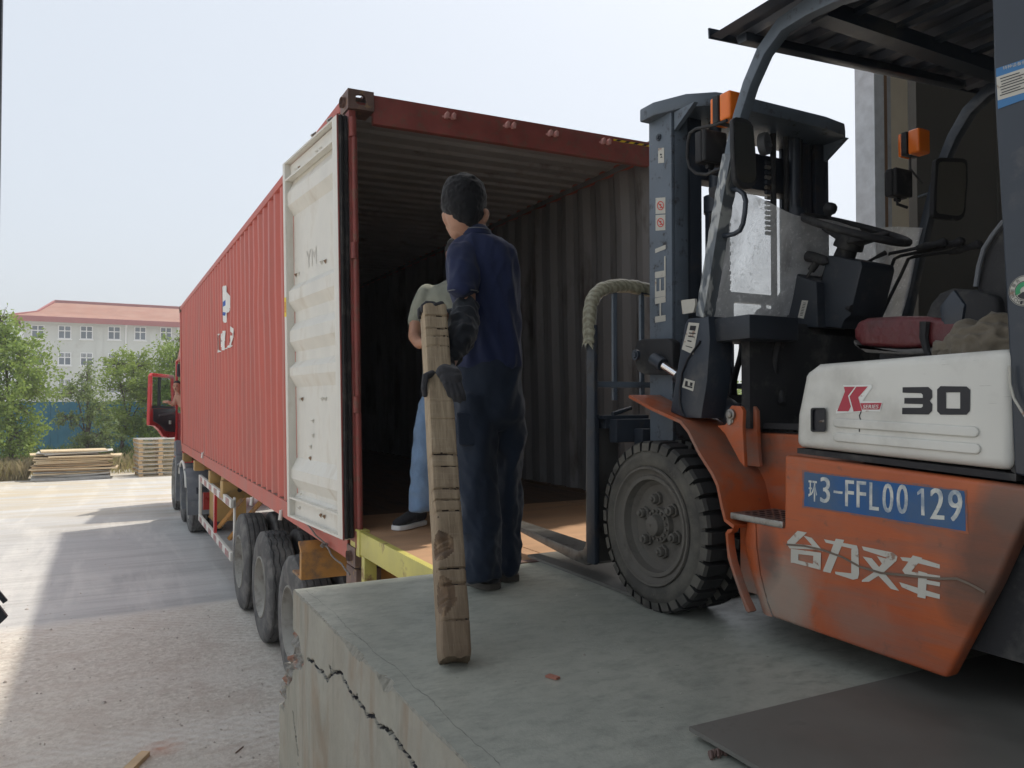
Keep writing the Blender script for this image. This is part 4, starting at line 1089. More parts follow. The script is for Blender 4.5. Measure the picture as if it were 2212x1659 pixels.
M_mirr = newmat('mirror_glass')[0]; bb = M_mirr.node_tree.nodes['Principled BSDF']; bb.inputs['Base Color'].default_value = (.62,.62,.58,1); bb.inputs['Metallic'].default_value = 1; bb.inputs['Roughness'].default_value = .22
fk = thing('forklift', 'large orange and cream forklift parked on the dock with its forks towards the container', 'forklift', (2.45, 1.7, 0))
def z3(x, y): return (1371.5 + .37996*x, 1097.2 + .37996*y)      # enlarged lower right view
def z2(x, y): return (1645.8 + .36384*x, 658.3 + .36384*y)       # enlarged hood view
def z6(x, y): return (1206.9 + .39675*x, 713.2 + .39675*y)       # enlarged front wheel view
def z5(x, y): return (1206.9 + .46280*x, 109.7 + .4628*y)        # enlarged mast view
def z9(x, y): return (1426.4 + .33066*x, 384.0 + .33066*y)       # enlarged cab view
def z7(x, y): return (1645.8 + .42990*x, .4299*y)                # enlarged guard view
# body side
g = MB()
side = [(1694,983),(2290,1062),(2212,1128),(2151,1262),(2044,1466),(1668,1334),(1655,1300),(1640,1240),(1632,1180),(1630,1121),(1693,1139)]
g.pu(side, FU, .05); body = g.build('body_side', M_forange, fk, bevel=.012, seg=3)
# front return of the side, curving in behind the flange
g = MB(); A = [on_u(x, y, FU+.002) for x, y in ((1632,1121),(1634,1180),(1642,1240),(1657,1300),(1669,1333))]
Cc = [on_u(x, y, FU+.002) for x, y in ((1588,1110),(1572,1160),(1580,1205),(1597,1262),(1614,1322))]
vs = []
for a, c_ in zip(A, Cc):
    for t in np.linspace(0, 1, 9): q = a.lerp(c_, t); vs.append((q.x + .075*(t**2), q.y, q.z))
g.add(vs, [(i*9+j, i*9+j+1, (i+1)*9+j+1, (i+1)*9+j) for i in range(4) for j in range(8)]); g.build('body_curve', M_forange, body, smooth=60)
g = MB(); out = [z6(*p) for p in ((905,1105),(918,1085),(948,1080),(940,1100),(920,1112),(925,1180),(940,1260),(975,1370),(1005,1450),(1042,1532),(1030,1540),(1018,1530),(985,1440),(950,1340),(918,1240))]
g.pu(out, FU-.012, .03); g.build('flange', M_forange, body, bevel=.003)
# inner body block and counterweight
g = MB(); g.box((FU+.20, 1.58, .14), (3.05, 2.22, .665)); g.build('chassis', M_forange, fk, bevel=.01)
g = MB(); g.box((FU+.06, .95, .16), (3.0, 1.575, .58)); g.build('underbody', M_black, fk)
g = MB(); g.prism([(1.95,-.35,.14),(1.95,.95,.14),(1.95,.95,.60),(1.95,.75,.92),(1.95,-.3,.92),(1.95,-.5,.6)], (1.0,0,0)); g.build('counterweight', M_black, fk, bevel=.04, seg=3)
g = MB(); g.box((FU, .55, .60), (3.05, 1.0, .62)); g.build('deck', M_fdark, fk)
# fender sheet over the front wheel
fo = [z6(*p) for p in ((380,368),(510,440),(660,508),(700,558),(760,678),(830,788),(858,850),(880,960),(900,1040),(950,1080))]
P_ = [on_u(x, y, FU-.015) for x, y in fo]
Q_ = []
for i, p in enumerate(P_):
    t = (P_[min(i+1, len(P_)-1)] - P_[max(i-1,0)]).normalized(); nrm = Vector((0, -t.z, t.y)); 
    Q_.append(p + Vector((0, nrm.y, nrm.z))*(-.012 if nrm.z > 0 else .012)*-1)
vs = []; W_ = (0, .42)
for p, q in zip(P_, Q_):
    for du in W_: vs.append((p.x+du, p.y, p.z))
    for du in reversed(W_): vs.append((q.x+du, q.y, q.z))
fs = [(0,1,2,3), tuple(len(vs)-1-i for i in range(4))]
for i in range(len(P_)-1):
    for e in range(4): fs.append((i*4+e, i*4+(e+1)%4, (i+1)*4+(e+1)%4, (i+1)*4+e))
g = MB(); g.add(vs, fs); g.build('fender', M_forange, fk, smooth=40)
# step
g = MB(); s0 = on_u(1584,1107,FU); s1 = on_u(1693,1137,FU); zz = s0.z
g.box((FU-.005, s1.y, zz-.022), (FU+.20, s0.y+.01, zz)); stp = g.build('step', M_bmet, fk, bevel=.004)
for i in range(6):
    for j in range(5):
        g = MB(); c_ = Vector((FU+.03+j*.032, s1.y+.02+i*.032, zz+.001)); g.cyl(c_, c_+Vector((0,0,.001)), .009, 8); g.build('step_hole', M_blk, stp)
g = MB(); g.box((FU+.05, s1.y, .14), (FU+.19, s0.y+.02, zz-.03)); g.build('step_box', M_forange, fk)
# floor mat
g = MB()
for k in range(16): g.box((FU+.22, 1.60+k*.034, .668), (3.0, 1.622+k*.034, .676))
g.box((FU+.21, 1.58, .666), (3.02, 2.2, .670)); g.build('floor_mat', M_black, fk)
# hood
HU = 1.865
hood = [(1717,966),(1720,895),(1738,806),(1764,786),(2182,752),(2182,1018)]
g = MB(); g.pu(hood, HU, 1.16); hd = g.build('hood', M_hood, fk, bevel=.028, seg=4, smooth=60)
g = MB(); g.pu([(1722,968),(2195,1024),(2195,1040),(1722,979)], HU+.012, 1.13); g.pu([(2183,775),(2192,770),(2195,1024),(2184,1018)], HU+.02, 1.1); g.build('hood_seal', M_black, fk)
def ppu(name, polys, U, mt, par, th=.0012, **k):
    g = MB()
    for q in polys: g.add([on_u(x, y, U) for x, y in q], [tuple(range(len(q)))])
    return g.build(name, mt, par, recalc=False, **k)
HF = HU - .0015
z2s = lambda L: [z2(*p) for p in L]
ppu('logo_backing', [z2s([(482,478),(650,474),(655,490),(598,572),(718,576),(702,634),(640,632),(438,646),(442,622),(468,610),(500,510)])], HF, M_wht2, hd)
ppu('logo', [z2s([(487,487),(553,487),(512,541),(530,600),(515,632),(447,632),(493,515)]), z2s([(560,487),(629,485),(572,550),(594,630),(542,634),(518,545)]), z2s([(584,584),(712,582),(698,622),(596,622)])], HF-.0008, worn('logo_red', (.45,.035,.06), .4, var=.05, bst=0), hd)
ppu('logo_edge', [z2s([(553,487),(560,487),(520,545),(544,632),(536,632),(512,541)])], HF-.0014, M_wht2, hd)
def utext(name, body, ll, lr, ul, U, mt, par, bold=0):
    o = on_u(*ll, U); ex = on_u(*lr, U) - o; ey = on_u(*ul, U) - o
    g = MB(); put_text(g, body, o, ex, ey, bold=bold); return g.build(name, mt, par, recalc=False)
utext('lettering', 'SERIES', z2(600,616), z2(690,616), z2(604,594), HF-.0016, M_wht2, hd, .004)
ppu('number', [z2s([(835,490),(988,488),(1010,508),(1012,550),(996,570),(1012,590),(1010,630),(990,652),(832,650),(833,612),(945,612)]+[(955,604),(955,590),(845,587),(846,553),(955,553),(955,535),(945,525),(835,522)])], HF, M_blk, hd)
ppu('number', [z2s([(1060,483),(1138,484),(1138,520),(1093,520),(1093,615),(1138,616),(1138,653),(1060,653),(1040,632),(1040,503)]), z2s([(1138,484),(1215,485),(1237,505),(1235,630),(1215,653),(1138,653),(1138,616),(1177,617),(1177,520),(1138,520)])], HF, M_blk, hd)
g = MB(); P = [on_u(*z2(x, y), HU-.001) for x, y in ((592,628),(578,660),(588,690),(580,725),(578,755))]
for a, bq in zip(P, P[1:]): g.bar(a, bq, .0022, .0012, up=(1,0,0))
g.build('hood_crack', M_blk, hd)
for (x0, ya, x1, yb, w_) in ((452,700,1262,755,26),(452,785,1272,855,26)):
    g = MB(); a = on_u(*z2(x0, ya), HU); bq = on_u(*z2(x1, yb), HU); r_ = .013; n_ = 8; ring = []
    for k in range(n_+1): t = math.pi/2 + math.pi*k/n_; ring.append((HU+.001, a.y - math.cos(t)*r_, a.z + math.sin(t)*r_))
    for k in range(n_+1): t = -math.pi/2 + math.pi*k/n_; ring.append((HU+.001, bq.y - math.cos(t)*r_, bq.z + math.sin(t)*r_))
    g.prism(ring, (-.008, 0, 0)); g.build('hood_rib', M_hood, hd, bevel=.005, seg=3, smooth=70, bang=50)
def rrect(x0, y0, x1, y1, r, n=4):
    P = []
    for cx, cy, a0 in ((x1-r,y0+r,-90),(x1-r,y1-r,0),(x0+r,y1-r,90),(x0+r,y0+r,180)):
        for k in range(n+1): a = R(a0+90*k/n); P.append((cx+r*math.cos(a), cy+r*math.sin(a)))
    return P
rr_ = rrect(1751,881,1784,933,5); ri = rrect(1755,885,1780,929,4); n_ = len(rr_)
g = MB(); vo_ = [on_u(x,y,HU-.008) for x,y in rr_]; vi_ = [on_u(x,y,HU-.008) for x,y in ri]; vb = [on_u(x,y,HU+.004) for x,y in rr_]; vc = [on_u(x,y,HU-.002) for x,y in ri]
g.add(vo_+vi_+vb+vc, [(k,(k+1)%n_,n_+(k+1)%n_,n_+k) for k in range(n_)]+[(k,(k+1)%n_,2*n_+(k+1)%n_,2*n_+k) for k in range(n_)]+[(n_+k,n_+(k+1)%n_,3*n_+(k+1)%n_,3*n_+k) for k in range(n_)])
lt_ = g.build('latch', M_black, hd, smooth=40)
ppu('latch_recess', [ri], HU-.0018, M_blk, lt_)
g = MB(); p = on_u(1770, 911, HU-.004); g.bar(p, p+Vector((0,-.018,.003)), .004, .006); g.build('latch_tongue', M_bmet, lt_)
# plate number sprayed on the side
rng2 = random.Random(4)
def rough(pts, j=1.4, n=8):
    out = []
    for a, bq in zip(pts, pts[1:]+pts[:1]):
        for k in range(n): t = k/n; out.append((a[0]+(bq[0]-a[0])*t + rng2.uniform(-j,j), a[1]+(bq[1]-a[1])*t + rng2.uniform(-j,j)))
    return out
BF = FU - .0012
m, nt, b = newmat('sprayed_blue'); c = coord(nt)
nt.links.new(mix(nt, ramp(nt, noise_node(nt, c, 7, 5, .6), .40, .66, 0, .8), (.012,.095,.28), (.07,.12,.19)), b.inputs['Base Color']); b.inputs['Roughness'].default_value = .55; M_spray = m
m, nt, b = newmat('overspray'); c = coord(nt)
nt.links.new(mix(nt, ramp(nt, noise_node(nt, c, 30, 3, .6), .4, .6), (.20,.11,.11), (.36,.11,.05)), b.inputs['Base Color']); b.inputs['Roughness'].default_value = .55; M_over = m
ppu('overspray', [rough(z2s([(240,984),(1213,1096),(1224,1360),(242,1203)]), 1.6)], BF, M_over, body)
ppu('blue_patch', [rough(z2s([(250,994),(1203,1107),(1212,1346),(252,1193)]), .8)], BF-.0005, M_spray, body)
m, nt, b = newmat('stencil_white'); c = coord(nt)
nt.links.new(mix(nt, ramp(nt, noise_node(nt, c, 26, 4, .6), .42, .62), (.66,.66,.60), (.30,.36,.42)), b.inputs['Base Color']); b.inputs['Roughness'].default_value = .6; M_sten = m
for ch, xa, xb, ya, yb in (('3',348,402,1022,1176),('-',428,476,1103,1120),('F',496,544,1040,1198),('F',564,616,1046,1206),('L',640,692,1054,1220),('0',718,778,1060,1234),('0',802,864,1066,1241),('2',1002,1080,1088,1274),('9',1108,1186,1098,1286)):
    sl = .02 if ch != '-' else 0
    utext('stencil_character', ch, z2(xa, yb-3), z2(xb, yb+3), z2(xa+1, ya), BF-.001, M_sten, body, .05)
q = lambda L: [z2(x, y) for x, y in L]
ppu('stencil_character', [q([(945,1090),(962,1092),(966,1252),(946,1249)]), q([(922,1112),(945,1090),(945,1118),(924,1130)])], BF-.001, M_sten, body)
ppu('stencil_character', [q([(277,1042),(296,1044),(296,1056),(277,1054)]), q([(284,1056),(291,1056),(291,1120),(284,1118)]), q([(278,1084),(297,1086),(297,1096),(278,1094)]), q([(276,1124),(298,1112),(298,1126),(276,1140)]), q([(300,1044),(326,1048),(326,1060),(300,1056)]), q([(309,1058),(317,1060),(316,1170),(308,1168)]), q([(308,1075),(314,1080),(302,1122),(296,1112)]), q([(317,1078),(328,1128),(322,1134),(314,1092)])], BF-.001, M_sten, body)
# big characters
C4 = {'a': [[(925,130),(978,140),(908,206),(868,212),(866,190)], [(958,157),(1005,170),(1072,248),(1030,238),(1008,214)], [(868,212),(900,202),(1045,218),(1050,238),(880,230)],
            [(887,232),(1058,255),(1057,277),(928,262)], [(887,232),(930,250),(928,312),(886,312)], [(886,308),(930,298),(1013,318),(1055,352)], [(1015,262),(1058,256),(1055,352),(1012,322)]],
      'b': [[(1075,178),(1262,214),(1270,240),(1085,197)], [(1142,175),(1190,182),(1112,370),(1068,360)], [(1238,214),(1270,236),(1275,372),(1230,385),(1230,240)], [(1230,372),(1275,372),(1268,402),(1240,408),(1140,376),(1138,362)]],
      'c': [[(1290,218),(1468,254),(1492,276),(1486,302),(1430,282),(1300,240)], [(1432,284),(1487,300),(1415,366),(1330,420),(1290,420),(1290,411),(1372,356)], [(1295,276),(1346,286),(1440,396),(1503,472),(1455,460),(1372,372)], [(1376,274),(1428,288),(1408,322)]],
      'd': [[(1508,280),(1540,282),(1640,292),(1733,322),(1733,345),(1600,312),(1522,300)], [(1580,270),(1635,284),(1572,360),(1590,376),(1535,376),(1520,354)], [(1540,358),(1735,386),(1735,404),(1545,378)], [(1612,400),(1735,424),(1733,446),(1612,424)], [(1503,422),(1733,492),(1733,518),(1600,486),(1517,450)], [(1612,358),(1662,372),(1652,516),(1606,506)]]}
for kk, polys in C4.items():
    g = MB()
    for i, q_ in enumerate(polys): g.add([on_u(*z3(x, y), BF-.0002*(i+1)) for x, y in q_], [tuple(range(len(q_)))])
    g.build('character', M_dec, body, recalc=False)
g = MB(); P = [on_u(*z3(x, y), FU-.0035) for x, y in ((860,208),(960,215),(1070,240),(1180,280),(1280,335),(1400,370),(1560,385),(1720,402),(1830,402),(1900,430),(1990,480))]
for a, bq in zip(P, P[1:]): g.bar(a, bq, .006, .001, up=(1,0,0))
g.build('scrape', worn('scraped_metal', (.16,.12,.09), .6), body)
for (x, y, w_, h_) in ((1910,455,30,60),):
    pass

# front wheels
WV, WZ, WR = 2.30, .312, .316
def fork_wheel(x, s_):
    ax = (s_, 0, 0); o = (x, WV, WZ)
    g = MB(); g.lathe([(.20,.10),(.215,.012),(.222,.004),(.232,.0),(.255,-.003),(.268,.002),(.275,.006),(.290,.012),(.290,.228),(.27,.238),(.21,.236),(.20,.2)], o, ax, 72, close=True)
    nl = 34; da = 2*math.pi/nl
    for side in (0, 1):
        for k in range(nl):
            a0 = (k + .5*side)*da; vs = []
            fr_, bk = (.0, .10) if not side else (.24, .14)
            for (r_, h_, e) in ((.279, fr_+(.001 if not side else -.001), .40),(WR-.008, fr_+(.006 if not side else -.006), .37),(WR, fr_+(.016 if not side else -.016), .36),(WR, bk, .30),(.287, bk, .33),(.28, (fr_+bk)/2, .40)):
                for sgn in (-1, 1):
                    a = a0 + sgn*e*da; vs.append((x + s_*h_, WV + math.cos(a)*r_, WZ + math.sin(a)*r_))
            g.add(vs, [(0,2,3,1),(2,4,5,3),(4,6,7,5),(6,8,9,7),(8,10,11,9),(0,10,8,6,4,2)[::-1] if False else (0,2,4,6,8,10),(1,11,9,7,5,3)])
    t = g.build('wheel', M_ftyre, fk, smooth=35)
    g = MB(); g.lathe([(.221,.002),(.219,-.006),(.212,-.006),(.208,.004),(.196,.014),(.190,.016),(.186,.008),(.172,.010),(.166,.040),(.150,.058),(.14,.060),(.06,.060),(.0,.060)], o, ax, 64); rm = g.build('rim', M_frim, t, smooth=30)
    for k in range(6):
        a = R(20+60*k) ; c_ = Vector((x+s_*.058, WV+math.cos(a)*.098, WZ+math.sin(a)*.098)); g = MB(); g.cyl(c_, c_-Vector((s_*.012,0,0)), .026, 6); g.cyl(c_-Vector((s_*.012,0,0)), c_-Vector((s_*.032,0,0)), .019, 6); g.cyl(c_-Vector((s_*.032,0,0)), c_-Vector((s_*.042,0,0)), .010, 10); g.build('wheel_nut', M_frim, rm, bevel=.002)
    g = MB(); g.lathe([(.066,.060),(.064,.040),(.040,.036),(.036,.010),(.030,.006),(.006,.005),(.004,.008),(0,.008)], o, ax, 28)
    g.build('hub', M_frim, rm, smooth=35)
    for k in range(15):
        a = R(24*k); c_ = Vector((x+s_*.042, WV+math.cos(a)*.053, WZ+math.sin(a)*.053)); g = MB(); g.cyl(c_, c_-Vector((s_*.012,0,0)), .0065, 6); g.build('hub_bolt', M_frim, rm)
    if s_ > 0:
        g = MB()
        def ringtext(txt, a0, rad, sc, step):
            for i, ch in enumerate(txt):
                if ch == ' ': continue
                a = R(a0 - i*step)*1.0; cpos = Vector((x-.0045, WV - math.cos(a)*rad, WZ + math.sin(a)*rad))
                rt = Vector((0, -math.sin(a), -math.cos(a)))*1.0; up = Vector((0, -math.cos(a), math.sin(a)))
                rt = Vector((0, -math.sin(a), -math.cos(a)))
                put_text(g, ch, cpos - rt*sc*.35, rt*sc*.7, up*sc)
        ringtext('HAPPY', 62, .240, .012, 4.6); ringtext('HARTT', 18, .240, .012, 4.6); ringtext('SUPER SOLID', -60, .246, .007, 2.6); ringtext('INDUSTRIAL 28x9-15', 138, .246, .006, 2.2)
        g.build('tyre_lettering', worn('raised_rubber', (.12,.11,.095), .9, bst=0), t, recalc=False)
nt = M_ftyre.node_tree; b = nt.nodes['Principled BSDF']; src_ = b.inputs['Base Color'].links[0].from_socket
geo_ = N(nt, 'ShaderNodeNewGeometry'); sx_ = N(nt, 'ShaderNodeSeparateXYZ'); nt.links.new(geo_.outputs['True Normal'], sx_.inputs[0])
nt.links.new(mix(nt, ramp(nt, mth(nt, 'ABSOLUTE', sx_.outputs[0]), .5, .9), (.018,.018,.018), src_), b.inputs['Base Color'])      # road dust sits on the side walls, tread faces are set near black
fork_wheel(1.79, 1); fork_wheel(3.11, -1)
for x in (1.98, 2.72):
    g = MB(); g.lathe([(.1,0),(.2,.0),(.24,.03),(.24,.15),(.2,.18),(.1,.18)], (x, .42, .24), (1,0,0), 28, close=True); g.build('rear_wheel', M_ftyre, fk, smooth=35)
# mast
ZT = 1.95
for s_, mt in ((1, M_mast), (-1, M_mdark)):
    X = lambda u: u if s_ == 1 else 4.89 - u
    g = MB(); g.box((X(1.99), 2.406, .10), (X(2.008), 2.55, ZT)); g.box((X(2.008), 2.406, .10), (X(2.075), 2.424, ZT)); g.box((X(2.008), 2.532, .10), (X(2.075), 2.55, ZT))
    ms = g.build('outer_rail', mt, fk, bevel=.004)
    g = MB(); g.box((X(2.085), 2.42, .14), (X(2.10), 2.54, ZT-.01)); g.box((X(2.10), 2.42, .14), (X(2.16), 2.436, ZT-.01)); g.box((X(2.10), 2.524, .14), (X(2.16), 2.54, ZT-.01)); g.build('inner_rail', M_mdark, fk, bevel=.003)
    g = MB(); g.cyl((X(2.215), 2.40, .3), (X(2.215), 2.40, 1.60), .042, 20); g.cyl((X(2.215), 2.40, 1.60), (X(2.215), 2.40, 1.93), .026, 16); g.cyl((X(2.215), 2.40, 1.55), (X(2.215), 2.40, 1.62), .048, 20); g.build('lift_cylinder', M_fdark, fk, smooth=50)
    g = MB(); g.tube([(X(2.165), 2.37, .4), (X(2.165), 2.37, 1.48), (X(2.17), 2.372, 1.53), (X(2.20), 2.372, 1.56)], .011, 8); g.box((X(2.15), 2.36, 1.2), (X(2.23), 2.366, 1.23)); g.build('hydraulic_pipe', M_black, fk)
    g = MB(); g.box((2.274, 2.388, .62), (2.279, 2.406, 1.82))
    for k in range(60): g.box((X(2.272), 2.385, .62+k*.02), (X(2.280 if k % 2 else 2.284), 2.41, .634+k*.02))
    if s_ == 1: g.build('lift_chain', M_mdark, fk)
    if s_ == 1: mast_l = ms
g = MB(); g.prism([(1.95,2.56,1.935),(1.95,2.47,1.935),(2.01,2.34,1.935),(2.10,2.27,1.935),(2.22,2.25,1.935),(2.70,2.25,1.935),(2.84,2.27,1.935),(2.92,2.33,1.935),(2.965,2.44,1.935),(2.965,2.56,1.935)], (0,0,.055))
g.build('mast_top_plate', M_mast, fk, bevel=.008)
for xx in (2.0, 2.86):
    g = MB(); g.prism([(xx,2.40,1.934),(xx,2.28,1.934),(xx,2.40,1.86)], (.02,0,0)); g.build('gusset', M_mast, fk)
for z0_, z1_m in ((1.70, 1.86), (.45, .60)):
    g = MB(); g.box((2.09, 2.455, z0_), (2.80, 2.53, z1_m)); g.build('mast_cross_member', M_mdark, fk, bevel=.005)
g = MB(); o = on_v(*z5(960,435), 2.38); g.lathe([(.012,-.012),(.016,-.012),(.040,-.012),(.046,-.016),(.048,0),(.046,.016),(.040,.012),(.012,.012)], o, (.45,-1,0), 28, close=True)
for a in (0,1,2): t = a*2.09; g.bar(o, o+Vector((math.cos(t)*.042,0,math.sin(t)*.042)), .010, .010)
g.build('chain_wheel', M_grayp, fk, smooth=40)
o2 = on_v(*z5(975,520), 2.40)
for k in range(15):
    g = MB(); c_ = o2 - Vector((0,0,.022*k)); g.tube([c_+Vector((-.012,0,0)), c_+Vector((.012,0,0))], .009, 8); g.build('chain_link', M_bmet if k % 2 else M_mdark, fk)
for (xa, rz) in ((1000,.013),(1060,.011),(1100,.014),(1125,.012)):
    a = on_v(*z5(xa, 380), 2.40); g = MB(); g.tube([a, a-Vector((0,0,.9))], rz, 8); g.build('hydraulic_hose', M_black, fk)
# mast lettering and stickers
MU = 1.9885
def mz(L): return [z5(*p) for p in L]
for ch, ya, yb in (('H', 1256, 1156), ('E', 1140, 1066), ('L', 1050, 968), ('I', 945, 915)):
    o_ = on_u(*z5(499, ya), MU); g = MB()
    if ch == 'I': g.add([on_u(*z5(*p), MU) for p in ((450,945),(450,925),(499,905),(499,925))], [(0,1,2,3)])
    else: put_text(g, ch, o_, on_u(*z5(499, yb-6), MU)-o_, on_u(*z5(450, ya+8), MU)-o_, bold=.05)
    g.build('lettering', M_dec, mast_l, recalc=False)
for (x0, y0, x1, y1) in ((464,452,492,525),(452,684,498,762),(452,764,498,840)):
    st_ = ppu('sticker', [mz([(x0,y0+3),(x1,y0),(x1,y1-3),(x0,y1)])], MU, M_dec, mast_l)
    g = MB(); cx, cy = (x0+x1)/2, (y0+y1)/2; rr2 = (x1-x0)*.36
    ring = [on_u(*z5(cx+math.cos(a)*rr2, cy+math.sin(a)*rr2*1.3), MU-.0012) for a in np.linspace(0, 2*math.pi, 21)[:-1]]
    rin = [on_u(*z5(cx+math.cos(a)*rr2*.8, cy+math.sin(a)*rr2*1.04), MU-.0012) for a in np.linspace(0, 2*math.pi, 21)[:-1]]
    if y0 > 600:
        g.add(ring+rin, [(k,(k+1)%20,20+(k+1)%20,20+k) for k in range(20)])
        g.add([on_u(*z5(cx+a*rr2, cy+b_*rr2), MU-.0012) for a, b_ in ((-.75,-.6),(-.6,-.8),(.75,.6),(.6,.8))], [(0,1,2,3)])
    g.add([on_u(*z5(cx+a, cy+b_), MU-.0014) for a, b_ in ((-4,-9),(5,-7),(0,1),(7,10),(-6,11),(2,3),(-6,-2))], [(0,1,2,6),(2,3,4,5)])
    g.build('pictogram', M_rlab if y0 > 600 else M_blk, st_, recalc=False)
g = MB(); p = on_u(*z5(467,404), MU); g.cyl(p, p-Vector((.004,0,0)), .014, 14); g.cyl(p-Vector((.004,0,0)), p-Vector((.009,0,0)), .008, 6); g.build('bolt', M_mdark, mast_l)
# tilt cylinder, its bracket and anchor
g = MB(); br_ = [(1372,790),(1370,750),(1376,736),(1388,732),(1440,731),(1452,738),(1452,806),(1440,810),(1392,809),(1378,803)]
g.pu(br_, 1.945, .043); g.build('tilt_bracket', M_black, fk, bevel=.008, seg=3)
g = MB(); p = on_u(*z6(427,135), 1.90); g.cyl(p, p-Vector((.012,0,0)), .022, 16); g.cyl(p-Vector((.012,0,0)), p-Vector((.016,0,0)), .012, 6); g.build('pin', M_fdark, fk)
ta, tb_, tc, td, te = [on_u(x, y, U_) for x, y, U_ in ((1412,775,1.922),(1432,788,1.925),(1462,808,1.955),(1500,838,1.995),(1596,904,2.03))]
g = MB(); g.cyl(ta, tb_, .026, 16); g.build('rod_eye', M_fdark, fk, smooth=40)
g = MB(); g.cyl(tb_, tc, .016, 20); g.build('piston_rod', M_chrome, fk, smooth=40)
g = MB(); g.cyl(tc, td, .030, 20); g.cyl(td-(te-td)*.05, te, .045, 24); g.cyl(te-(te-td)*.12, te-(te-td)*.05, .050, 24); g.build('tilt_cylinder', M_dark, fk, smooth=40)
for U, L in ((1.90, [(940,410),(990,415),(1004,440),(1000,520),(1012,745),(985,715),(945,640),(905,565),(862,520),(905,515),(922,490),(920,440)]), (2.0, [(985,412),(1062,415),(1078,440),(1085,640),(1095,745),(1000,735)])):
    g = MB(); g.pu([z6(*p) for p in L], U, .016); g.build('anchor_plate', M_forange, fk, bevel=.003)
g = MB(); p = on_u(*z6(943,460), 1.90); g.cyl(p, p-Vector((.010,0,0)), .020, 20); g.cyl(p-Vector((.010,0,0)), p-Vector((.016,0,0)), .012, 6); p2 = on_u(*z6(935,500), 1.90); g.cyl(p2, p2-Vector((.008,0,0)), .010, 12); g.bar(p-Vector((.003,0,0)), p2-Vector((.003,0,0)), .03, .004, up=(1,0,0)); g.build('anchor_pin', M_bmet, fk, bevel=.001)
# carriage, backrest and forks
BVp = 2.75
cg = MB(); cg.box((1.90, 2.66, .60), (3.0, 2.715, .70)); cg.box((1.90, 2.66, .16), (3.0, 2.715, .26)); cg.box((1.99, 2.60, .2), (2.04, 2.66, .66)); cg.box((2.86, 2.60, .2), (2.91, 2.66, .66)); cg.build('carriage', M_mdark, fk, bevel=.006)
bar_top = 1.272
def bp(x, y): return on_v(x, y, BVp)
xl = bp(1279, 900).x
def MX(x): return 4.90 - x
for X in (lambda u: u, MX):
    g = MB(); g.bar((X(xl), BVp, .085), (X(xl), BVp, 1.10), .018, .060, up=(0,1,0)); g.bar((X(xl+.022), BVp+.012, .085), (X(xl+.022), BVp+.012, .72), .02, .04, up=(0,1,0)); g.build('backrest_post', M_mdark, fk, bevel=.003)
for x in (1327, 1386, 1455, 1520, 1580, 1650):
    p = bp(x, 740); g = MB(); g.box((p.x-.010, BVp-.008, .78), (p.x+.010, BVp+.008, bar_top)); g.build('backrest_bar', M_mast, fk, bevel=.002)
g = MB(); p = bp(1330, 831); g.box((xl, BVp-.010, p.z-.013), (MX(xl), BVp+.010, p.z+.013)); g.build('backrest_cross_bar', M_mast, fk, bevel=.002)
g = MB(); g.bar((xl+.25, BVp, bar_top), (MX(xl), BVp, bar_top), .04, .045, up=(0,0,1)); g.build('backrest_cross_bar', M_mdark, fk)
m, nt, b = newmat('wrapped_tape'); c = coord(nt)
wv = N(nt, 'ShaderNodeTexWave'); wv.inputs['Scale'].default_value = 20; wv.inputs['Distortion'].default_value = 4; wv.inputs['Detail Scale'].default_value = 3; wv.bands_direction = 'DIAGONAL'
nt.links.new(c, wv.inputs['Vector'])
nt.links.new(mix(nt, wv.outputs['Fac'], (.24,.22,.15), (.38,.36,.26)), b.inputs['Base Color']); b.inputs['Roughness'].default_value = .45; b.inputs['Specular IOR Level'].default_value = .6
bump(nt, wv.outputs['Fac'], .5, .003, b); M_wrap = m
pts = [bp(x, y) for x, y in ((1274,742),(1274,722),(1273,700),(1274,675),(1277,655),(1285,638),(1298,626),(1314,620),(1340,617),(1365,619),(1390,624),(1420,631))]
Pp = []
for a, bq in zip(pts, pts[1:]):
    for t in (0,.33,.66): Pp.append(a.lerp(bq, t))
g = MB(); g.tube(Pp, [.030 + .0012*math.sin(i*2.1) + .001*math.sin(i*5) for i in range(len(Pp))], 18); g.build('wrapped_pipe', M_wrap, fk, smooth=60)
g = MB()
for k in range(10):
    a = k*.63; p = pts[0] + Vector((math.cos(a)*.03, math.sin(a)*.03, 0)); g.add([p, p+Vector((.012*math.sin(a),.012,.0)), p+Vector((rr.uniform(-.012,.012), 0, -rr.uniform(.012,.035)))], [(0,1,2)])
g.build('torn_wrap', M_wrap, fk, recalc=False)
for X in (lambda u: u, MX):
    g = MB(); u0, u1 = X(1.84), X(1.985)
    um = (u0+u1)/2; L = [(2.765,.70),(2.80,.70),(2.805,.165),(2.825,.130),(2.87,.118),(3.82,.150),(3.82,.144),(2.90,.070),(2.80,.068),(2.768,.085)]
    n_ = len(L); vs = []
    for (v_, z_) in L:
        k = max(0, (v_-3.2)/.6)*.035
        vs.append((min(u0,u1)+k, v_, z_))
    for (v_, z_) in L:
        k = max(0, (v_-3.2)/.6)*.035
        vs.append((max(u0,u1)-k, v_, z_))
    g.add(vs, [tuple(range(n_)), tuple(range(2*n_-1, n_-1, -1))]+[(i,(i+1)%n_,n_+(i+1)%n_,n_+i) for i in range(n_)])
    g.build('fork', worn('fork_steel', (.17,.165,.155), .4, metal=.7, var=.2, dirt=(.08,.07,.06), at=.5, w=.2, ds=9), fk, bevel=.004)
g = MB(); p = bp(1300, 905); g.box((1.86, 2.70, .70), (2.10, 2.76, .715)); g.cyl((1.93, 2.73, .72), (2.04, 2.75, .745), .010, 8); g.box((1.88,2.71,.66),(1.91,2.76,.70)); g.build('fork_lock', M_mdark, fk)
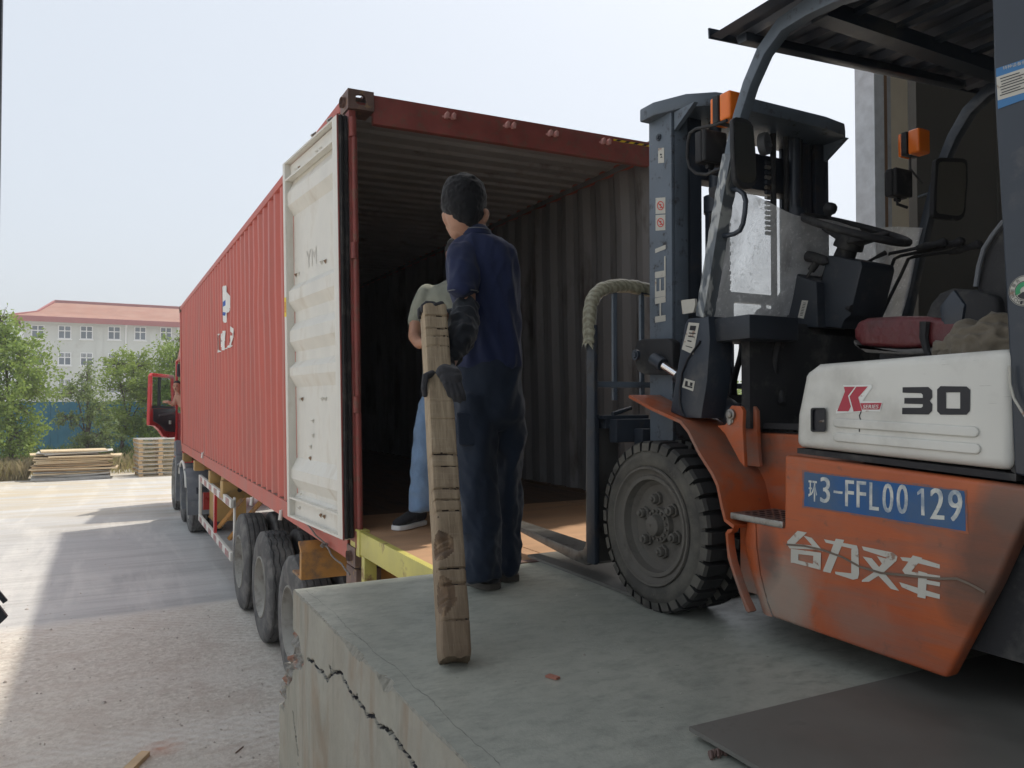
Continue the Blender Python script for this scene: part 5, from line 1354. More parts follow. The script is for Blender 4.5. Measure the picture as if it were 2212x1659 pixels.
# cab front pillar, cowl and guard
lp = [(1448,890),(1452,862),(1479,700),(1486,688),(1530,683),(1533,735),(1527,824),(1514,904),(1478,902)]
g = MB(); g.pu(lp, 1.872, .11); plw = g.build('front_pillar_base', M_grayp2 if 'M_grayp2' in globals() else M_fdark, fk, bevel=.006)
rp = [(x, y) for x, y in lp]
g = MB(); Q = [on_u(x, y, 1.872) for x, y in lp]; g.prism([(q.x+1.07, q.y, q.z) for q in Q], (.11,0,0)); g.build('front_pillar_base', M_fdark, fk, bevel=.006)
ppu('sticker', [[z9(*p) for p in ((185,945),(255,950),(215,1155),(140,1120),(172,1000))]], 1.8705, M_dec, plw)
ppu('sticker', [[z9(*p) for p in ((158,1310),(226,1330),(214,1395),(142,1368))]], 1.8705, M_dec, plw)
g = MB()
for q_ in ([(195,965),(235,968),(228,1000),(190,995)], [(188,1010),(232,1016),(230,1022),(186,1018)], [(182,1030),(226,1038),(224,1045),(180,1038)], [(178,1060),(205,1066),(203,1074),(176,1068)], [(165,1095),(210,1108),(208,1114),(164,1100)], [(165,1325),(180,1330),(178,1360),(160,1352)], [(160,1352),(210,1366),(208,1376),(158,1362)], [(195,1335),(212,1340),(208,1362),(192,1358)]):
    g.add([on_u(*z9(*p), 1.8698) for p in q_], [(0,1,2,3)])
g.build('sticker_print', M_blk, plw, recalc=False)
g = MB(); pts = [on_u(*z6(x, y), 1.868) for x, y in ((770,60),(735,110),(700,160),(672,230),(660,310),(658,390),(668,440),(684,470))]; g.tube(pts, .004, 6); g.build('cable', M_blk, fk)
g = MB(); g.box((2.14, 2.03, 1.024), (3.02, 2.125, 1.066)); g.build('dash_rail', M_black, fk, bevel=.006)
g = MB(); g.box((1.90, 1.90, .985), (2.135, 2.125, 1.068)); g.build('cowl', M_dark, fk, bevel=.01)
g = MB(); g.box((1.985, 1.985, .68), (3.0, 2.025, 1.022)); g.box((2.04, 1.60, .68), (2.06, 1.98, .70)); g.box((2.1, 2.02, .66), (2.9, 2.2, .80)); g.build('firewall', M_black, fk)
def guard(U, name):
    cl = [(1512,684),(1526,600),(1542,500),(1559,400),(1575,315),(1591,248),(1612,180),(1642,110),(1683,52),(1740,15),(1800,-15),(1880,-40),(1990,-60)]
    C3 = [on_u(x, y, 1.872) for x, y in cl]; wd = [.034,.034,.035,.036,.037,.039,.042,.046,.050,.052,.054,.055,.055]
    Lf, Rt = [], []
    for i, p in enumerate(C3):
        t = (C3[min(i+1,len(C3)-1)]-C3[max(0,i-1)]).normalized(); n_ = Vector((0, t.z, -t.y)); Lf.append(p+n_*wd[i]/2); Rt.append(p-n_*wd[i]/2)
    g = MB(); vs = []
    for a, bq in zip(Lf, Rt): vs += [(U, a.y, a.z), (U, bq.y, bq.z), (U+.042, bq.y, bq.z), (U+.042, a.y, a.z)]
    n_ = len(Lf); fs = [(0,1,2,3), tuple(n_*4-1-i for i in range(4))]
    for i in range(n_-1):
        for e in range(4): fs.append((i*4+e, i*4+(e+1)%4, (i+1)*4+(e+1)%4, (i+1)*4+e))
    g.add(vs, fs); return g.build(name, M_mast if U < 2 else M_fdark, fk, bevel=.006), C3, wd
gp, C3, wd = guard(1.872, 'guard_pillar'); guard(2.975, 'guard_pillar')
# clear tape wound on the left pillar
m, nt, b = newmat('clear_tape'); c = coord(nt)
wv = N(nt, 'ShaderNodeTexNoise'); wv.inputs['Scale'].default_value = 9; wv.inputs['Distortion'].default_value = 2.5; nt.links.new(mapping(nt, c, (1,1,.5), (.6,0,0)), wv.inputs['Vector'])
nt.links.new(mix(nt, ramp(nt, wv.outputs['Fac'], .48, .56), (.13,.145,.16), (.42,.43,.42)), b.inputs['Base Color']); b.inputs['Roughness'].default_value = .18; bump(nt, wv.outputs['Fac'], .9, .01, b); M_tape = m
g = MB(); vs = []
K = []
for i in range(4):
    for t in np.linspace(0, 1, 6)[:-1]: K.append((C3[i].lerp(C3[i+1], t)))
for i, p in enumerate(K):
    j = .002 + .0025*abs(math.sin(i*1.7)); t = (C3[3]-C3[0]).normalized(); n_ = Vector((0, t.z, -t.y)); w_ = .0175 + j
    a, bq = p+n_*w_, p-n_*w_
    vs += [(1.872-j, a.y, a.z), (1.872-j, bq.y, bq.z), (1.916+j, bq.y, bq.z), (1.916+j, a.y, a.z)]
n_ = len(K); g.add(vs, [(i*4+e, i*4+(e+1)%4, (i+1)*4+(e+1)%4, (i+1)*4+e) for i in range(n_-1) for e in range(4)]); g.build('pillar_tape', M_tape, gp)
g = MB(); g.pu([z9(*p) for p in ((135,800),(225,790),(228,830),(215,880),(145,890))], 1.90, .01); g.build('paper_scrap', M_dec, gp)
g = MB(); pts = [on_u(*z9(x, y), 1.90) for x, y in ((470,75),(510,78),(545,105),(558,150),(552,230),(540,300),(520,345),(480,368),(415,380))]; g.tube(pts, .0085, 10); g.build('grab_handle', M_fdark, fk, smooth=60)
# guard roof rails, rear pillar, corrugated sheet
g = MB(); g.box((1.93, 1.60, 1.95), (3.02, 1.66, 2.0)); 
for k in range(5): g.box((2.05+k*.2, .9, 1.985), (2.08+k*.2, 1.6, 2.0))
g.build('guard_cross_bar', M_fdark, fk)
g = MB(); vs = []; u = 1.775; k = 0; pro = []
while u < 3.34:
    pro += [(u, 0), (u+.045, 0), (u+.062, .022), (u+.108, .022)]; u += .125
for (uu, dz_) in pro:
    zz = 2.0 + (uu-1.78)*.062 + dz_
    for v_ in (1.94, 1.4, .9, .3): vs.append((uu, v_+.004*math.sin(uu*40), zz + (.012*math.sin(uu*9) if v_ > 1.8 else 0)))
g.add(vs, [(i*4+j, i*4+j+1, i*4+5+j, i*4+4+j) for i in range(len(pro)-1) for j in range(3)])
vs2 = [(x, y, z+.002) for x, y, z in vs]; g.add(vs2, [(i*4+j, i*4+j+1, i*4+5+j, i*4+4+j) for i in range(len(pro)-1) for j in range(3)])
M_sheet = worn('dull_roof_sheet', (.09,.10,.125), .5, metal=.2, var=.3, vs=5, dirt=(.28,.23,.18), at=.56, w=.12, ds=5, st=(1,.5,1), amt=.8, bst=.1)
g.build('roof_sheet', M_sheet, fk, recalc=False)
g = MB(); g.bar((1.86, 1.885, 1.985), (3.06, 1.885, 2.058), .04, .03); g.box((1.88, .5, 1.955), (1.93, 1.62, 1.995)); g.build('roof_frame', M_fdark, fk, bevel=.004)
g = MB(); g.bar((1.772, 1.947, 2.008), (3.34, 1.947, 2.106), .006, .034); g.build('roof_flashing', M_fdark, fk)
g = MB(); rpil = [(2140,-80),(2420,-80),(2420,1080),(2192,1024),(2188,960),(2178,740),(2165,500),(2150,250)]
g.pu(rpil, 1.875, .06); rpl = g.build('rear_pillar', M_fdark, fk, bevel=.006, seg=3)
LU = 1.8735
M_lblue = worn('notice_blue', (.04,.17,.38), .35, var=.05, bst=0)
lb = ppu('notice', [[z7(*p) for p in ((1176,345),(1400,270),(1400,470),(1186,548))]], LU, M_lblue, rpl)
ppu('notice_field', [[z7(*p) for p in ((1178,388),(1400,314),(1400,440),(1185,505))]], LU-.0006, M_dec, lb)
g = MB()
for k in range(7):
    y0 = 400 + k*14; g.add([on_u(*z7(x, y), LU-.0012) for x, y in ((1196+4*(k%3), y0-6), (1200+95+(k*37%60), y0-6-.33*(95+(k*37%60))), (1200+95+(k*37%60), y0-1-.33*(95+(k*37%60))), (1196+4*(k%3), y0-1))], [(0,1,2,3)])
g.build('print_line', M_blk, lb, recalc=False)
utext('lettering', '特种设备使', z7(1212,352), z7(1330,318), z7(1210,334), LU-.0012, M_dec, lb)
# round sticker
o = on_u(*z7(1322,1460), LU); g = MB()
def disc(g, o, r0, r1, dx_, mi=0, n=36, a0=0, a1=6.2832):
    A = np.linspace(a0, a1, n+1); vs = [(o.x-dx_, o.y - math.cos(a)*r, o.z + math.sin(a)*r) for a in A for r in (r0, r1)]
    g.add(vs, [(2*i, 2*i+1, 2*i+3, 2*i+2) for i in range(n)], mi)
disc(g, o, 0, .036, .0004); rs = g.build('round_sticker', M_dec, rpl, recalc=False)
g = MB(); disc(g, o, .0335, .0350, .0008); disc(g, o, .021, .0225, .0008); g.build('ring', M_blk, rs, recalc=False)
g = MB(); disc(g, o, .010, .0205, .0010, a0=1.6, a1=3.6); g.build('emblem', worn('emblem_green', (.03,.30,.12), .4, bst=0), rs, recalc=False)
g = MB(); disc(g, o, .004, .0195, .0010, a0=3.7, a1=5.0); g.build('emblem', M_blk, rs, recalc=False)
for i, ch in enumerate('综合服务'): 
    a = R(200-i*26); cpos = o + Vector((-.0012, -math.cos(a)*.028, math.sin(a)*.028)); rt = Vector((0,-math.sin(a),-math.cos(a))); up = Vector((0,-math.cos(a),math.sin(a)))
    g = MB(); put_text(g, ch, cpos-rt*.004-up*.004, rt*.008, up*.008); g.build('lettering', M_blk, rs, recalc=False)
for i, ch in enumerate('CHINA'):
    a = R(222+i*16); cpos = o + Vector((-.0012, -math.cos(a)*.028, math.sin(a)*.028)); rt = -Vector((0,-math.sin(a),-math.cos(a))); up = -Vector((0,-math.cos(a),math.sin(a)))
    g = MB(); put_text(g, ch, cpos-rt*.003-up*.004, rt*.006, up*.008); g.build('lettering', M_blk, rs, recalc=False)
g = MB(); g.tube([on_u(x, y, 1.86) for x, y in ((2181,790),(2182,830),(2190,860),(2205,885),(2225,915))], .003, 6); g.build('wire', M_dec, rpl)
# lamps, indicators, mirrors
def lampbox(name, cx, cy, w, h, U, mt, dpt=.09, **k):
    g = MB(); g.pu(rrect(cx-w/2, cy-h/2, cx+w/2, cy+h/2, min(w,h)*.22), U, dpt); return g.build(name, mt, fk, bevel=.008, seg=3, **k)
def indic(cx, cy, w, h, U):
    a = on_u(cx, cy, U); s_ = (on_u(cx, cy-h/2, U).z - a.z)
    d = Vector((.25, 0, 0))
    g = MB(); g.box((a.x-.02, a.y-.052, a.z-s_), (a.x+.055, a.y+.0, a.z+s_)); ii = g.build('indicator', M_amber, fk, bevel=.010, seg=3)
    g = MB(); g.box((a.x-.024, a.y+.002, a.z-s_*.97), (a.x+.060, a.y+.028, a.z+s_*.97)); g.build('indicator_body', M_black, ii, bevel=.004)
    g = MB(); g.box((a.x-.018, a.y+.030, a.z-s_*.97), (a.x+.054, a.y+.046, a.z+s_*.97)); g.build('front_lens', M_amber, ii, bevel=.006)
    return ii
indic(1562, 236, 0, 60, 1.90); indic(1967, 310, 0, 52, 2.97)
def headlamp(cx, cy, U, s_):
    a = on_u(cx, cy, U); g = MB(); g.box((a.x-.055, a.y-.015, a.z-.058), (a.x+.055, a.y+.02, a.z+.058)); g.prism([(a.x-.055,a.y-.015,a.z-.058),(a.x+.055,a.y-.015,a.z-.058),(a.x+.055,a.y-.015,a.z+.058),(a.x-.055,a.y-.015,a.z+.058)], (0,-.02,0))
    hl = g.build('headlamp', M_black, fk, bevel=.012, seg=3)
    g = MB(); g.box((a.x-.045, a.y+.0205, a.z-.048), (a.x+.045, a.y+.026, a.z+.048)); g.build('headlamp_lens', M_glass, hl)
    g = MB(); g.tube([(a.x, a.y, a.z-.058), (a.x, a.y, a.z-.085), (a.x+.05*s_, a.y-.01, a.z-.095)], .006, 8); g.cyl((a.x-.014, a.y, a.z-.066), (a.x+.014, a.y, a.z-.066), .009, 8); g.build('lamp_bracket', M_black, hl)
headlamp(1533, 322, 1.93, 1); headlamp(1938, 398, 2.94, 1)
g = MB(); pts = [on_u(*z5(x, y), 1.88) for x, y in ((785,325),(735,345),(640,365),(612,385),(602,430),(600,500),(612,545),(640,572),(690,578),(755,550))]; g.tube(pts, .006, 8); g.build('lamp_guard', M_black, fk, smooth=60)
g = MB(); g.pu([z5(*p) for p in ((697,640),(735,630),(745,600),(760,610),(745,700),(700,680))], 1.90, .03); g.build('hinge_bracket', M_black, fk, bevel=.004)
def mirror(L, V, yaw):
    P = [on_v(x, y, V) for x, y in L]; cx_ = sum(p.x for p in P)/len(P)
    P = [Vector((p.x, p.y + yaw*(p.x-cx_), p.z)) for p in P]
    g = MB(); g.prism(P, (.004,.022,0)); mm = g.build('mirror', M_black, fk, bevel=.007, seg=3)
    c_ = sum(P, Vector())/len(P); q_ = [c_ + (p-c_)*.86 + Vector((0,-.0015,0)) for p in P]
    g = MB(); g.add(q_, [tuple(range(len(q_)))]); g.build('mirror_glass', M_mirr, mm, recalc=False); return mm
mirror([z5(*p) for p in ((812,320),(818,312),(830,307),(855,310),(882,318),(900,332),(911,352),(918,420),(926,520),(929,600),(922,625),(908,638),(880,642),(850,634),(830,615),(822,590),(814,450))], 1.86, 0)
mirror([z7(*p) for p in ((876,806),(884,796),(900,790),(1015,795),(1030,803),(1036,820),(1038,900),(1025,1060),(1018,1088),(1005,1102),(985,1108),(880,1095),(868,1088),(862,1075),(866,960),(872,860))], 1.86, 0)
g = MB(); g.bar(on_u(*z7(790,990), 2.99), on_u(*z7(870,960), 2.99), .02, .006); g.build('mirror_arm', M_mast, fk)
g = MB(); a = on_u(*z7(745,790), 2.99); g.tube([a, a+Vector((0,.0,-.05)), a+Vector((.02,-.04,-.12))], .004, 6); g.build('indicator_stalk', M_black, fk)
# plastic sheet windscreen
m = bpy.data.materials.new('dusty_plastic_film'); m.use_nodes = True; nt = m.node_tree; nt.nodes.clear(); L = nt.links; c = coord(nt)
out = N(nt, 'ShaderNodeOutputMaterial'); trp = N(nt, 'ShaderNodeBsdfTransparent'); tl = N(nt, 'ShaderNodeBsdfTranslucent'); df = N(nt, 'ShaderNodeBsdfDiffuse'); gl = N(nt, 'ShaderNodeBsdfGlossy')
trp.inputs[0].default_value = (.93,.93,.92,1)
tl.inputs[0].default_value = (.92,.92,.90,1); df.inputs[0].default_value = (.85,.86,.86,1); gl.inputs['Roughness'].default_value = .15
a1 = noise_node(nt, mapping(nt, c, (1,1,.6), (.0,.5,0)), 4, 6, .6, 1.5); a2 = noise_node(nt, c, 60, 5, .7)
fog = mth(nt, 'ADD', ramp(nt, a1, .3, .7, .34, .72), ramp(nt, a2, .55, .8, 0, .5))
s1 = N(nt, 'ShaderNodeMixShader'); s1.inputs[0].default_value = .5; L.new(tl.outputs[0], s1.inputs[1]); L.new(df.outputs[0], s1.inputs[2])
s2 = N(nt, 'ShaderNodeMixShader'); L.new(fog, s2.inputs[0]); L.new(trp.outputs[0], s2.inputs[1]); L.new(s1.outputs[0], s2.inputs[2])
s3 = N(nt, 'ShaderNodeMixShader'); s3.inputs[0].default_value = .05; L.new(s2.outputs[0], s3.inputs[1]); L.new(gl.outputs[0], s3.inputs[2]); L.new(s3.outputs[0], out.inputs[0])
bp_ = N(nt, 'ShaderNodeBump'); bp_.inputs['Strength'].default_value = .5; bp_.inputs['Distance'].default_value = .03; L.new(a1, bp_.inputs['Height'])
for s_ in (gl, df, tl): L.new(bp_.outputs[0], s_.inputs['Normal'])
M_film = m
g = MB(); vs = []; nx = 24; nzz = 14
for i in range(nx+1):
    t = i/nx; xt = 1585 + (1975-1585)*t; yt = 402 + (462-402)*t + 10*math.sin(t*3.14); xb_ = 1530 + (1880-1530)*t
    u_ = 1.93 + (3.0-1.93)*t
    ztop = 1.52 - .055*math.sin(t*math.pi) - .02*t + .006*math.sin(t*17)
    for j in range(nzz+1):
        s_ = j/nzz; z_ = 1.06 + (ztop-1.06)*s_; vv = 2.13 - .30*(z_-1.06) + .006*math.sin(t*9+s_*6) + .004*math.sin(t*23)
        vs.append((u_, vv, z_))
g.add(vs, [(i*(nzz+1)+j, i*(nzz+1)+j+1, (i+1)*(nzz+1)+j+1, (i+1)*(nzz+1)+j) for i in range(nx) for j in range(nzz)])
g.build('plastic_windscreen', M_film, fk, smooth=80, recalc=False)
# steering column, wheel and levers
SU = 2.45
def su(x, y, U=SU): return on_u(x, y, U)
g = MB(); g.pu([z9(*p) for p in ((1080,520),(1100,505),(1310,545),(1318,580),(1240,900),(1200,930),(1180,985),(1000,960),(1050,700))], 2.36, .18); g.build('steering_column', M_dark, fk, bevel=.008)
g = MB(); g.pu([z9(*p) for p in ((830,650),(870,600),(905,640),(1020,680),(1030,980),(760,960),(690,905))], 2.32, .16); g.build('dashboard', M_dark, fk, bevel=.008)
g = MB(); g.pu([z9(*p) for p in ((775,760),(800,650),(830,625),(1020,640),(1015,680),(905,650),(840,680),(745,860))], 2.49, .2); g.build('dashboard_cover', M_grayp, fk, bevel=.006)
st_ = ppu('sticker', [[z9(*p) for p in ((925,800),(966,803),(936,920),(898,912))]], 2.3185, M_dec, fk)
g = MB(); 
for k in range(9): g.add([on_u(*z9(*p), 2.3178) for p in ((934-k*2.8,815+k*10),(952-k*2.8,817+k*10),(951-k*2.8,821+k*10),(933-k*2.8,819+k*10))], [(0,1,2,3)])
g.build('sticker_print', M_blk, st_, recalc=False)
sc = on_u(1846, 495, SU); swr = .190
nrm = Vector((0, -.45, 1)).normalized()
nrm = Vector((.0, -.42, .9)).normalized()
g = MB(); g.lathe([(swr-.013,0),(swr-.009,.010),(swr,.014),(swr+.009,.010),(swr+.013,0),(swr+.009,-.010),(swr,-.014),(swr-.009,-.010)], sc, nrm, 48, close=True, fn=lambda j,k,r,h: (r - (.003 if (k % 2 and j < 2) else 0), h)); sw = g.build('steering_wheel', M_black, fk, smooth=50)
a_ = nrm.cross(Vector((1,0,0))).normalized(); b_ = nrm.cross(a_)
g = MB(); hub = sc - nrm*.05; g.cyl(sc - nrm*.075, sc - nrm*.02, .055, 18, r1=.05)
for t in (R(20), R(150), R(270)):
    d = a_*math.cos(t) + b_*math.sin(t); g.bar(sc - nrm*.045 + d*.03, sc + d*(swr-.005), .06, .02, up=nrm, w1=.03)
g.build('spoke', M_black, sw, bevel=.005)
kd = (on_u(1785, 462, SU)-sc); kp = sc + (a_*math.cos(2.2) + b_*math.sin(2.2))*swr
best = min(range(72), key=lambda k: (lambda p: (p - CO).normalized().angle((on_u(1788, 478, SU)-CO).normalized()))(sc + (a_*math.cos(k*R(5)) + b_*math.sin(k*R(5)))*swr))
kp = sc + (a_*math.cos(best*R(5)) + b_*math.sin(best*R(5)))*swr
g = MB(); g.lathe([(0,.066),(.014,.064),(.024,.055),(.027,.042),(.024,.028),(.014,.020),(.012,-.005),(0,-.006)], kp, nrm, 20); g.build('spinner_knob', M_black, sw, smooth=60)
g = MB(); g.tube([sc - nrm*.07, sc - nrm*.17], [.036,.045], 16); g.tube([sc-nrm*.15, sc-nrm*.22], .055, 12); g.build('column_shroud', M_black, fk, smooth=50)
g = MB(); g.tube([on_u(*z9(x,y), 2.36) for x, y in ((820,850),(870,770),(940,680),(985,605),(1010,570))], .006, 8); g.tube([on_u(*z9(x,y), 2.36) for x, y in ((915,528),(945,510),(1000,520),(1080,545),(1085,565))], [.014,.022,.020,.019,.012], 12); g.tube([on_u(*z9(x,y), 2.36) for x, y in ((985,605),(1005,580),(1020,555))], .014, 10); g.build('parking_brake_lever', M_black, fk, smooth=50)
g = MB(); g.tube([on_u(*z9(x,y), 2.40) for x, y in ((880,630),(893,595))], .010, 8); g.build('switch', M_black, fk)
g = MB(); g.tube([on_u(*z9(x,y), 2.52) for x, y in ((1310,575),(1400,525),(1470,490))], [.006,.006,.010], 8); g.build('direction_lever', M_black, fk)
g = MB(); g.tube([on_u(*z9(x,y), 2.36) for x, y in ((1215,850),(1250,855))], [.006,.014], 8); g.build('choke_knob', M_black, fk)
for k, L in enumerate((((1300,920),(1340,800),(1400,650),(1465,520),(1500,495),(1590,478),(1700,455),(1770,440)), ((1375,915),(1420,790),(1480,650),(1530,530),(1570,510),(1660,492),(1760,475),(1880,440)), ((1440,910),(1500,780),(1570,640),(1620,530),(1660,515),(1780,498),(1900,485),(1990,460)))):
    P = [on_u(*z9(x,y), 2.80+.03*k) for x, y in L]; g = MB(); g.tube(P, .007, 8); lv = g.build('hydraulic_lever', M_black, fk, smooth=50)
    d = (P[-1]-P[-2]).normalized(); g = MB(); g.tube([P[-1]-d*.06, P[-1]-d*.02, P[-1]+d*.02, P[-1]+d*.05, P[-1]+d*.062], [.010,.016,.012,.019,.010], 12); g.build('lever_knob', M_black, lv, smooth=60)
g = MB(); g.pu([z9(*p) for p in ((1180,950),(1500,930),(2100,930),(2100,1100),(1180,1000))], 2.66, .3); g.build('side_console', M_fdark, fk)
# clutter under the cowl
g = MB(); rr = random.Random(77)
for k in range(6):
    x = 1572 + k*22; ph = rr.uniform(0, 6); P = [on_u(x + 9*math.sin(ph+j*.5), 738+j*15, 2.12+.02*math.sin(j*.7+ph)) for j in range(10)]
    g = MB(); g.tube(P, rr.uniform(.006,.013), 9); g.build('hose', M_black, fk, smooth=60)
g = MB(); a = on_u(1690, 830, 2.2); g.bar(a+Vector((0,.08,.0)), a+Vector((0,-.04,.03)), .09, .012); g.tube([a, a+Vector((0,.06,-.12))], .008, 8); g.build('pedal', M_dark, fk)
g = MB(); a = on_u(1644, 690, 2.28); g.cyl(a, a+Vector((.3,0,0)), .045, 20); g.cyl(a-Vector((.012,0,0)), a, .012, 8); g.build('column_pivot', M_fdark, fk)
g = MB(); a = on_u(1645,690,2.265); g.cyl(a, a-Vector((.01,0,0)), .008, 6); a = on_u(1690,688,2.265); g.cyl(a, a+Vector((0,-.03,0)), .010, 10); g.build('bolt', M_chrome, fk)
# seat
M_seat = worn('torn_red_vinyl', (.11,.018,.021), .35, var=.2, vs=6, dirt=(.06,.03,.03), at=.55, w=.2, ds=6, bs=14, bst=.5, bd=.02)
M_grayv = worn('grey_vinyl', (.10,.095,.09), .5, var=.2, dirt=(.05,.045,.04), at=.55, w=.2, bs=14, bst=.4, bd=.015)
g = MB(); g.pu([(1842,732),(1842,712),(1850,694),(1870,686),(1940,682),(2000,682),(2060,690),(2140,700),(2140,742),(1950,752),(1860,748)], 2.2, .50); seat = g.build('seat_cushion', M_seat, fk, bevel=.022, seg=4, smooth=60)
g = MB(); g.pu([(1842,733),(1860,749),(1950,754),(2140,744),(2140,758),(1950,766),(1870,762),(1845,746)], 2.19, .52); g.build('seat_base', M_grayv, fk, bevel=.01)
g = MB(); g.pu([(1900,764),(2140,758),(2140,800),(1900,800)], 2.28, .34); g.build('seat_slide', M_dark, fk)
g = MB(); g.pu([z7(*p) for p in ((812,1650),(816,1590),(845,1520),(890,1470),(950,1448),(1060,1455),(1180,1490),(1200,1650))], 2.21, .07); g.build('armrest', M_black, fk, bevel=.018, seg=4, smooth=60)
g = MB(); g.pu([z7(*p) for p in ((885,1540),(960,1450),(1020,1530),(1000,1640),(900,1650))], 2.20, .05); g.build('armrest_pad', M_fdark, fk, bevel=.012)
bk = [z7(*p) for p in ((1070,1440),(1075,1380),(1100,1330),(1100,1290),(1140,1220),(1200,1130),(1260,1090),(1360,1080),(1380,1650),(1100,1650),(1080,1560))]
g = MB(); g.pu(bk, 2.24, .42); g.build('seat_back', M_black, fk, bevel=.03, seg=4, smooth=60)
g = MB(); pts = [on_u(*z7(x, y), 2.23) for x, y in ((1075,1440),(1090,1340),(1115,1250),(1160,1180),(1215,1110))]; g.tube(pts, .007, 8); g.build('seat_piping', M_grayp, fk)
g = MB(); g.tube([on_u(x, y, 2.19) for x, y in ((1998,695),(1996,730),(2003,760),(2015,778),(2022,790))], [.015,.013,.010,.006,.004], 8); g.build('seat_strap', M_black, fk)
# ------------------------------------------------------------------ people and the timber
def PT3(x, y, Z): return CO + ray(x, y) * Z
RX = Vector((c_right.x, c_right.y, 0)).normalized(); FX = Vector((c_fwd.x, c_fwd.y, 0)).normalized(); UZ = Vector((0,0,1))
def loft(g, rows, n=20, cap=.35):
    """rows: (centre, half axis a, half axis b)"""
    def ring(c_, a, b_, s_=1): return [c_ + a*(math.cos(2*math.pi*k/n)*s_) + b_*(math.sin(2*math.pi*k/n)*s_) for k in range(n)]
    R0 = rows[0]; R1 = rows[-1]
    d0 = (rows[1][0]-R0[0]).normalized(); d1 = (R1[0]-rows[-2][0]).normalized()
    m0 = min(R0[1].length, R0[2].length)*.35; m1 = min(R1[1].length, R1[2].length)*cap
    rings = [ring(R0[0]-d0*m0, R0[1], R0[2], .6)] + [ring(*r_) for r_ in rows] + [ring(R1[0]+d1*m1, R1[1], R1[2], .6 if cap > .1 else .97)]
    vs = [q for r_ in rings for q in r_]; fs = [(i*n+k, i*n+(k+1)%n, (i+1)*n+(k+1)%n, (i+1)*n+k) for i in range(len(rings)-1) for k in range(n)]
    fs.append(tuple(range(n-1,-1,-1))); m_ = len(rings)-1; fs.append(tuple(m_*n+k for k in range(n)))
    g.add(vs, fs)
def limb(g, pts, rad, n=16, flat=1.0):
    g.tube(pts, rad, n, sq=flat)
    for p, r_ in ((pts[0], rad[0]), (pts[-1], rad[-1])):
        p = Vector(p); g.lathe([(0,-r_*.98),(r_*.5,-r_*.86),(r_*.86,-r_*.5),(r_*.98,0),(r_*.86,r_*.5),(r_*.5,r_*.86),(0,r_*.98)], p, (0,0,1), 12)
def organic(g, name, mt, par, voxel=.008, sm=6, disp=None, amp=.006):
    tmp = g.build('tmp', mt, recalc=True)
    md = tmp.modifiers.new('r', 'REMESH'); md.mode = 'VOXEL'; md.voxel_size = voxel; md.adaptivity = 0
    if sm: ms = tmp.modifiers.new('s', 'SMOOTH'); ms.iterations = sm; ms.factor = .5
    bpy.context.view_layer.update(); dg = bpy.context.evaluated_depsgraph_get()
    me = bpy.data.meshes.new_from_object(tmp.evaluated_get(dg)); old = tmp.data; bpy.data.objects.remove(tmp); bpy.data.meshes.remove(old)
    me.name = name
    off = Vector((0,0,0)); p = par
    while p is not None: off += p.location; p = p.parent
    if disp:
        nrm = [v.normal.copy() for v in me.vertices]
        for v, n_ in zip(me.vertices, nrm): v.co += n_ * disp(v.co)
    for v in me.vertices: v.co -= off
    me.polygons.foreach_set('use_smooth', [True]*len(me.polygons)); me.update()
    me.materials.clear(); me.materials.append(mt)
    o = bpy.data.objects.new(name, me); COL.objects.link(o); o.parent = par; return o
def sil(rows, Z, tilt=0.0):
    """silhouette rows (y, xl, xr, half depth) at camera distance Z -> loft rows"""
    out = []
    for r_ in rows:
        y, xl, xr, b_ = r_[:4]; z_ = r_[4] if len(r_) > 4 else Z
        c_ = PT3((xl+xr)/2, y, z_); hw = (xr-xl)/2*z_/FL
        out.append((c_, RX*hw, FX*b_))
    return out
def folds(sc, amp, ang=0.5, vert=.35, seed=0.0):
    def f(p):
        q = Vector((p.x*sc, p.y*sc, p.z*sc*vert + p.x*sc*ang)); a = noise.noise(q + Vector((seed, 0, 0))); b_ = noise.noise(q*2.3 + Vector((0, seed, 5)))
        r_ = 1 - abs(a)*2.2; return amp*(r_*.9 - .45) + amp*.5*b_
    return f
def cloth(name, base, rough=.9, sc=420, var=.1):
    m, nt, b = newmat(name); c = coord(nt)
    a = noise_node(nt, c, 7, 5, .6); f = noise_node(nt, c, sc, 2, .5)
    col = mix(nt, ramp(nt, a, .3, .7), tuple(x*(1-var) for x in base), tuple(x*(1+var) for x in base)); col = mix(nt, ramp(nt, f, .35, .65, 0, .25), col, tuple(x*.6 for x in base))
    nt.links.new(col, b.inputs['Base Color']); b.inputs['Roughness'].default_value = rough; b.inputs['Sheen Weight'].default_value = .12; b.inputs['Specular IOR Level'].default_value = .25
    bump(nt, mth(nt, 'ADD', f, mth(nt, 'MULTIPLY', noise_node(nt, c, 35, 5, .6), 1.5)), .35, .003, b); return m
M_navy = cloth('navy_polo_cloth', (.018,.026,.072)); M_trou = cloth('dark_work_trousers', (.016,.024,.042)); M_slv = cloth('black_oversleeve', (.018,.021,.027), .6)
M_glove = cloth('grey_knit_glove', (.045,.045,.05), .9, 260, .2); M_khaki = cloth('khaki_grey_shirt', (.27,.28,.23)); M_jean = cloth('blue_denim', (.15,.235,.37), .85, 500, .22)
M_jkt = cloth('grey_brown_jacket', (.17,.145,.11)); M_hair = cloth('black_hair', (.010,.010,.012), .75, 500); M_shoe = cloth('black_sneaker', (.02,.02,.025), .6); M_sole = worn('rubber_sole', (.085,.075,.062), .8, var=.2, bst=0); M_solew = worn('white_sole', (.75,.75,.74), .6, var=.05, bst=0)
m, nt, b = newmat('skin'); c = coord(nt)
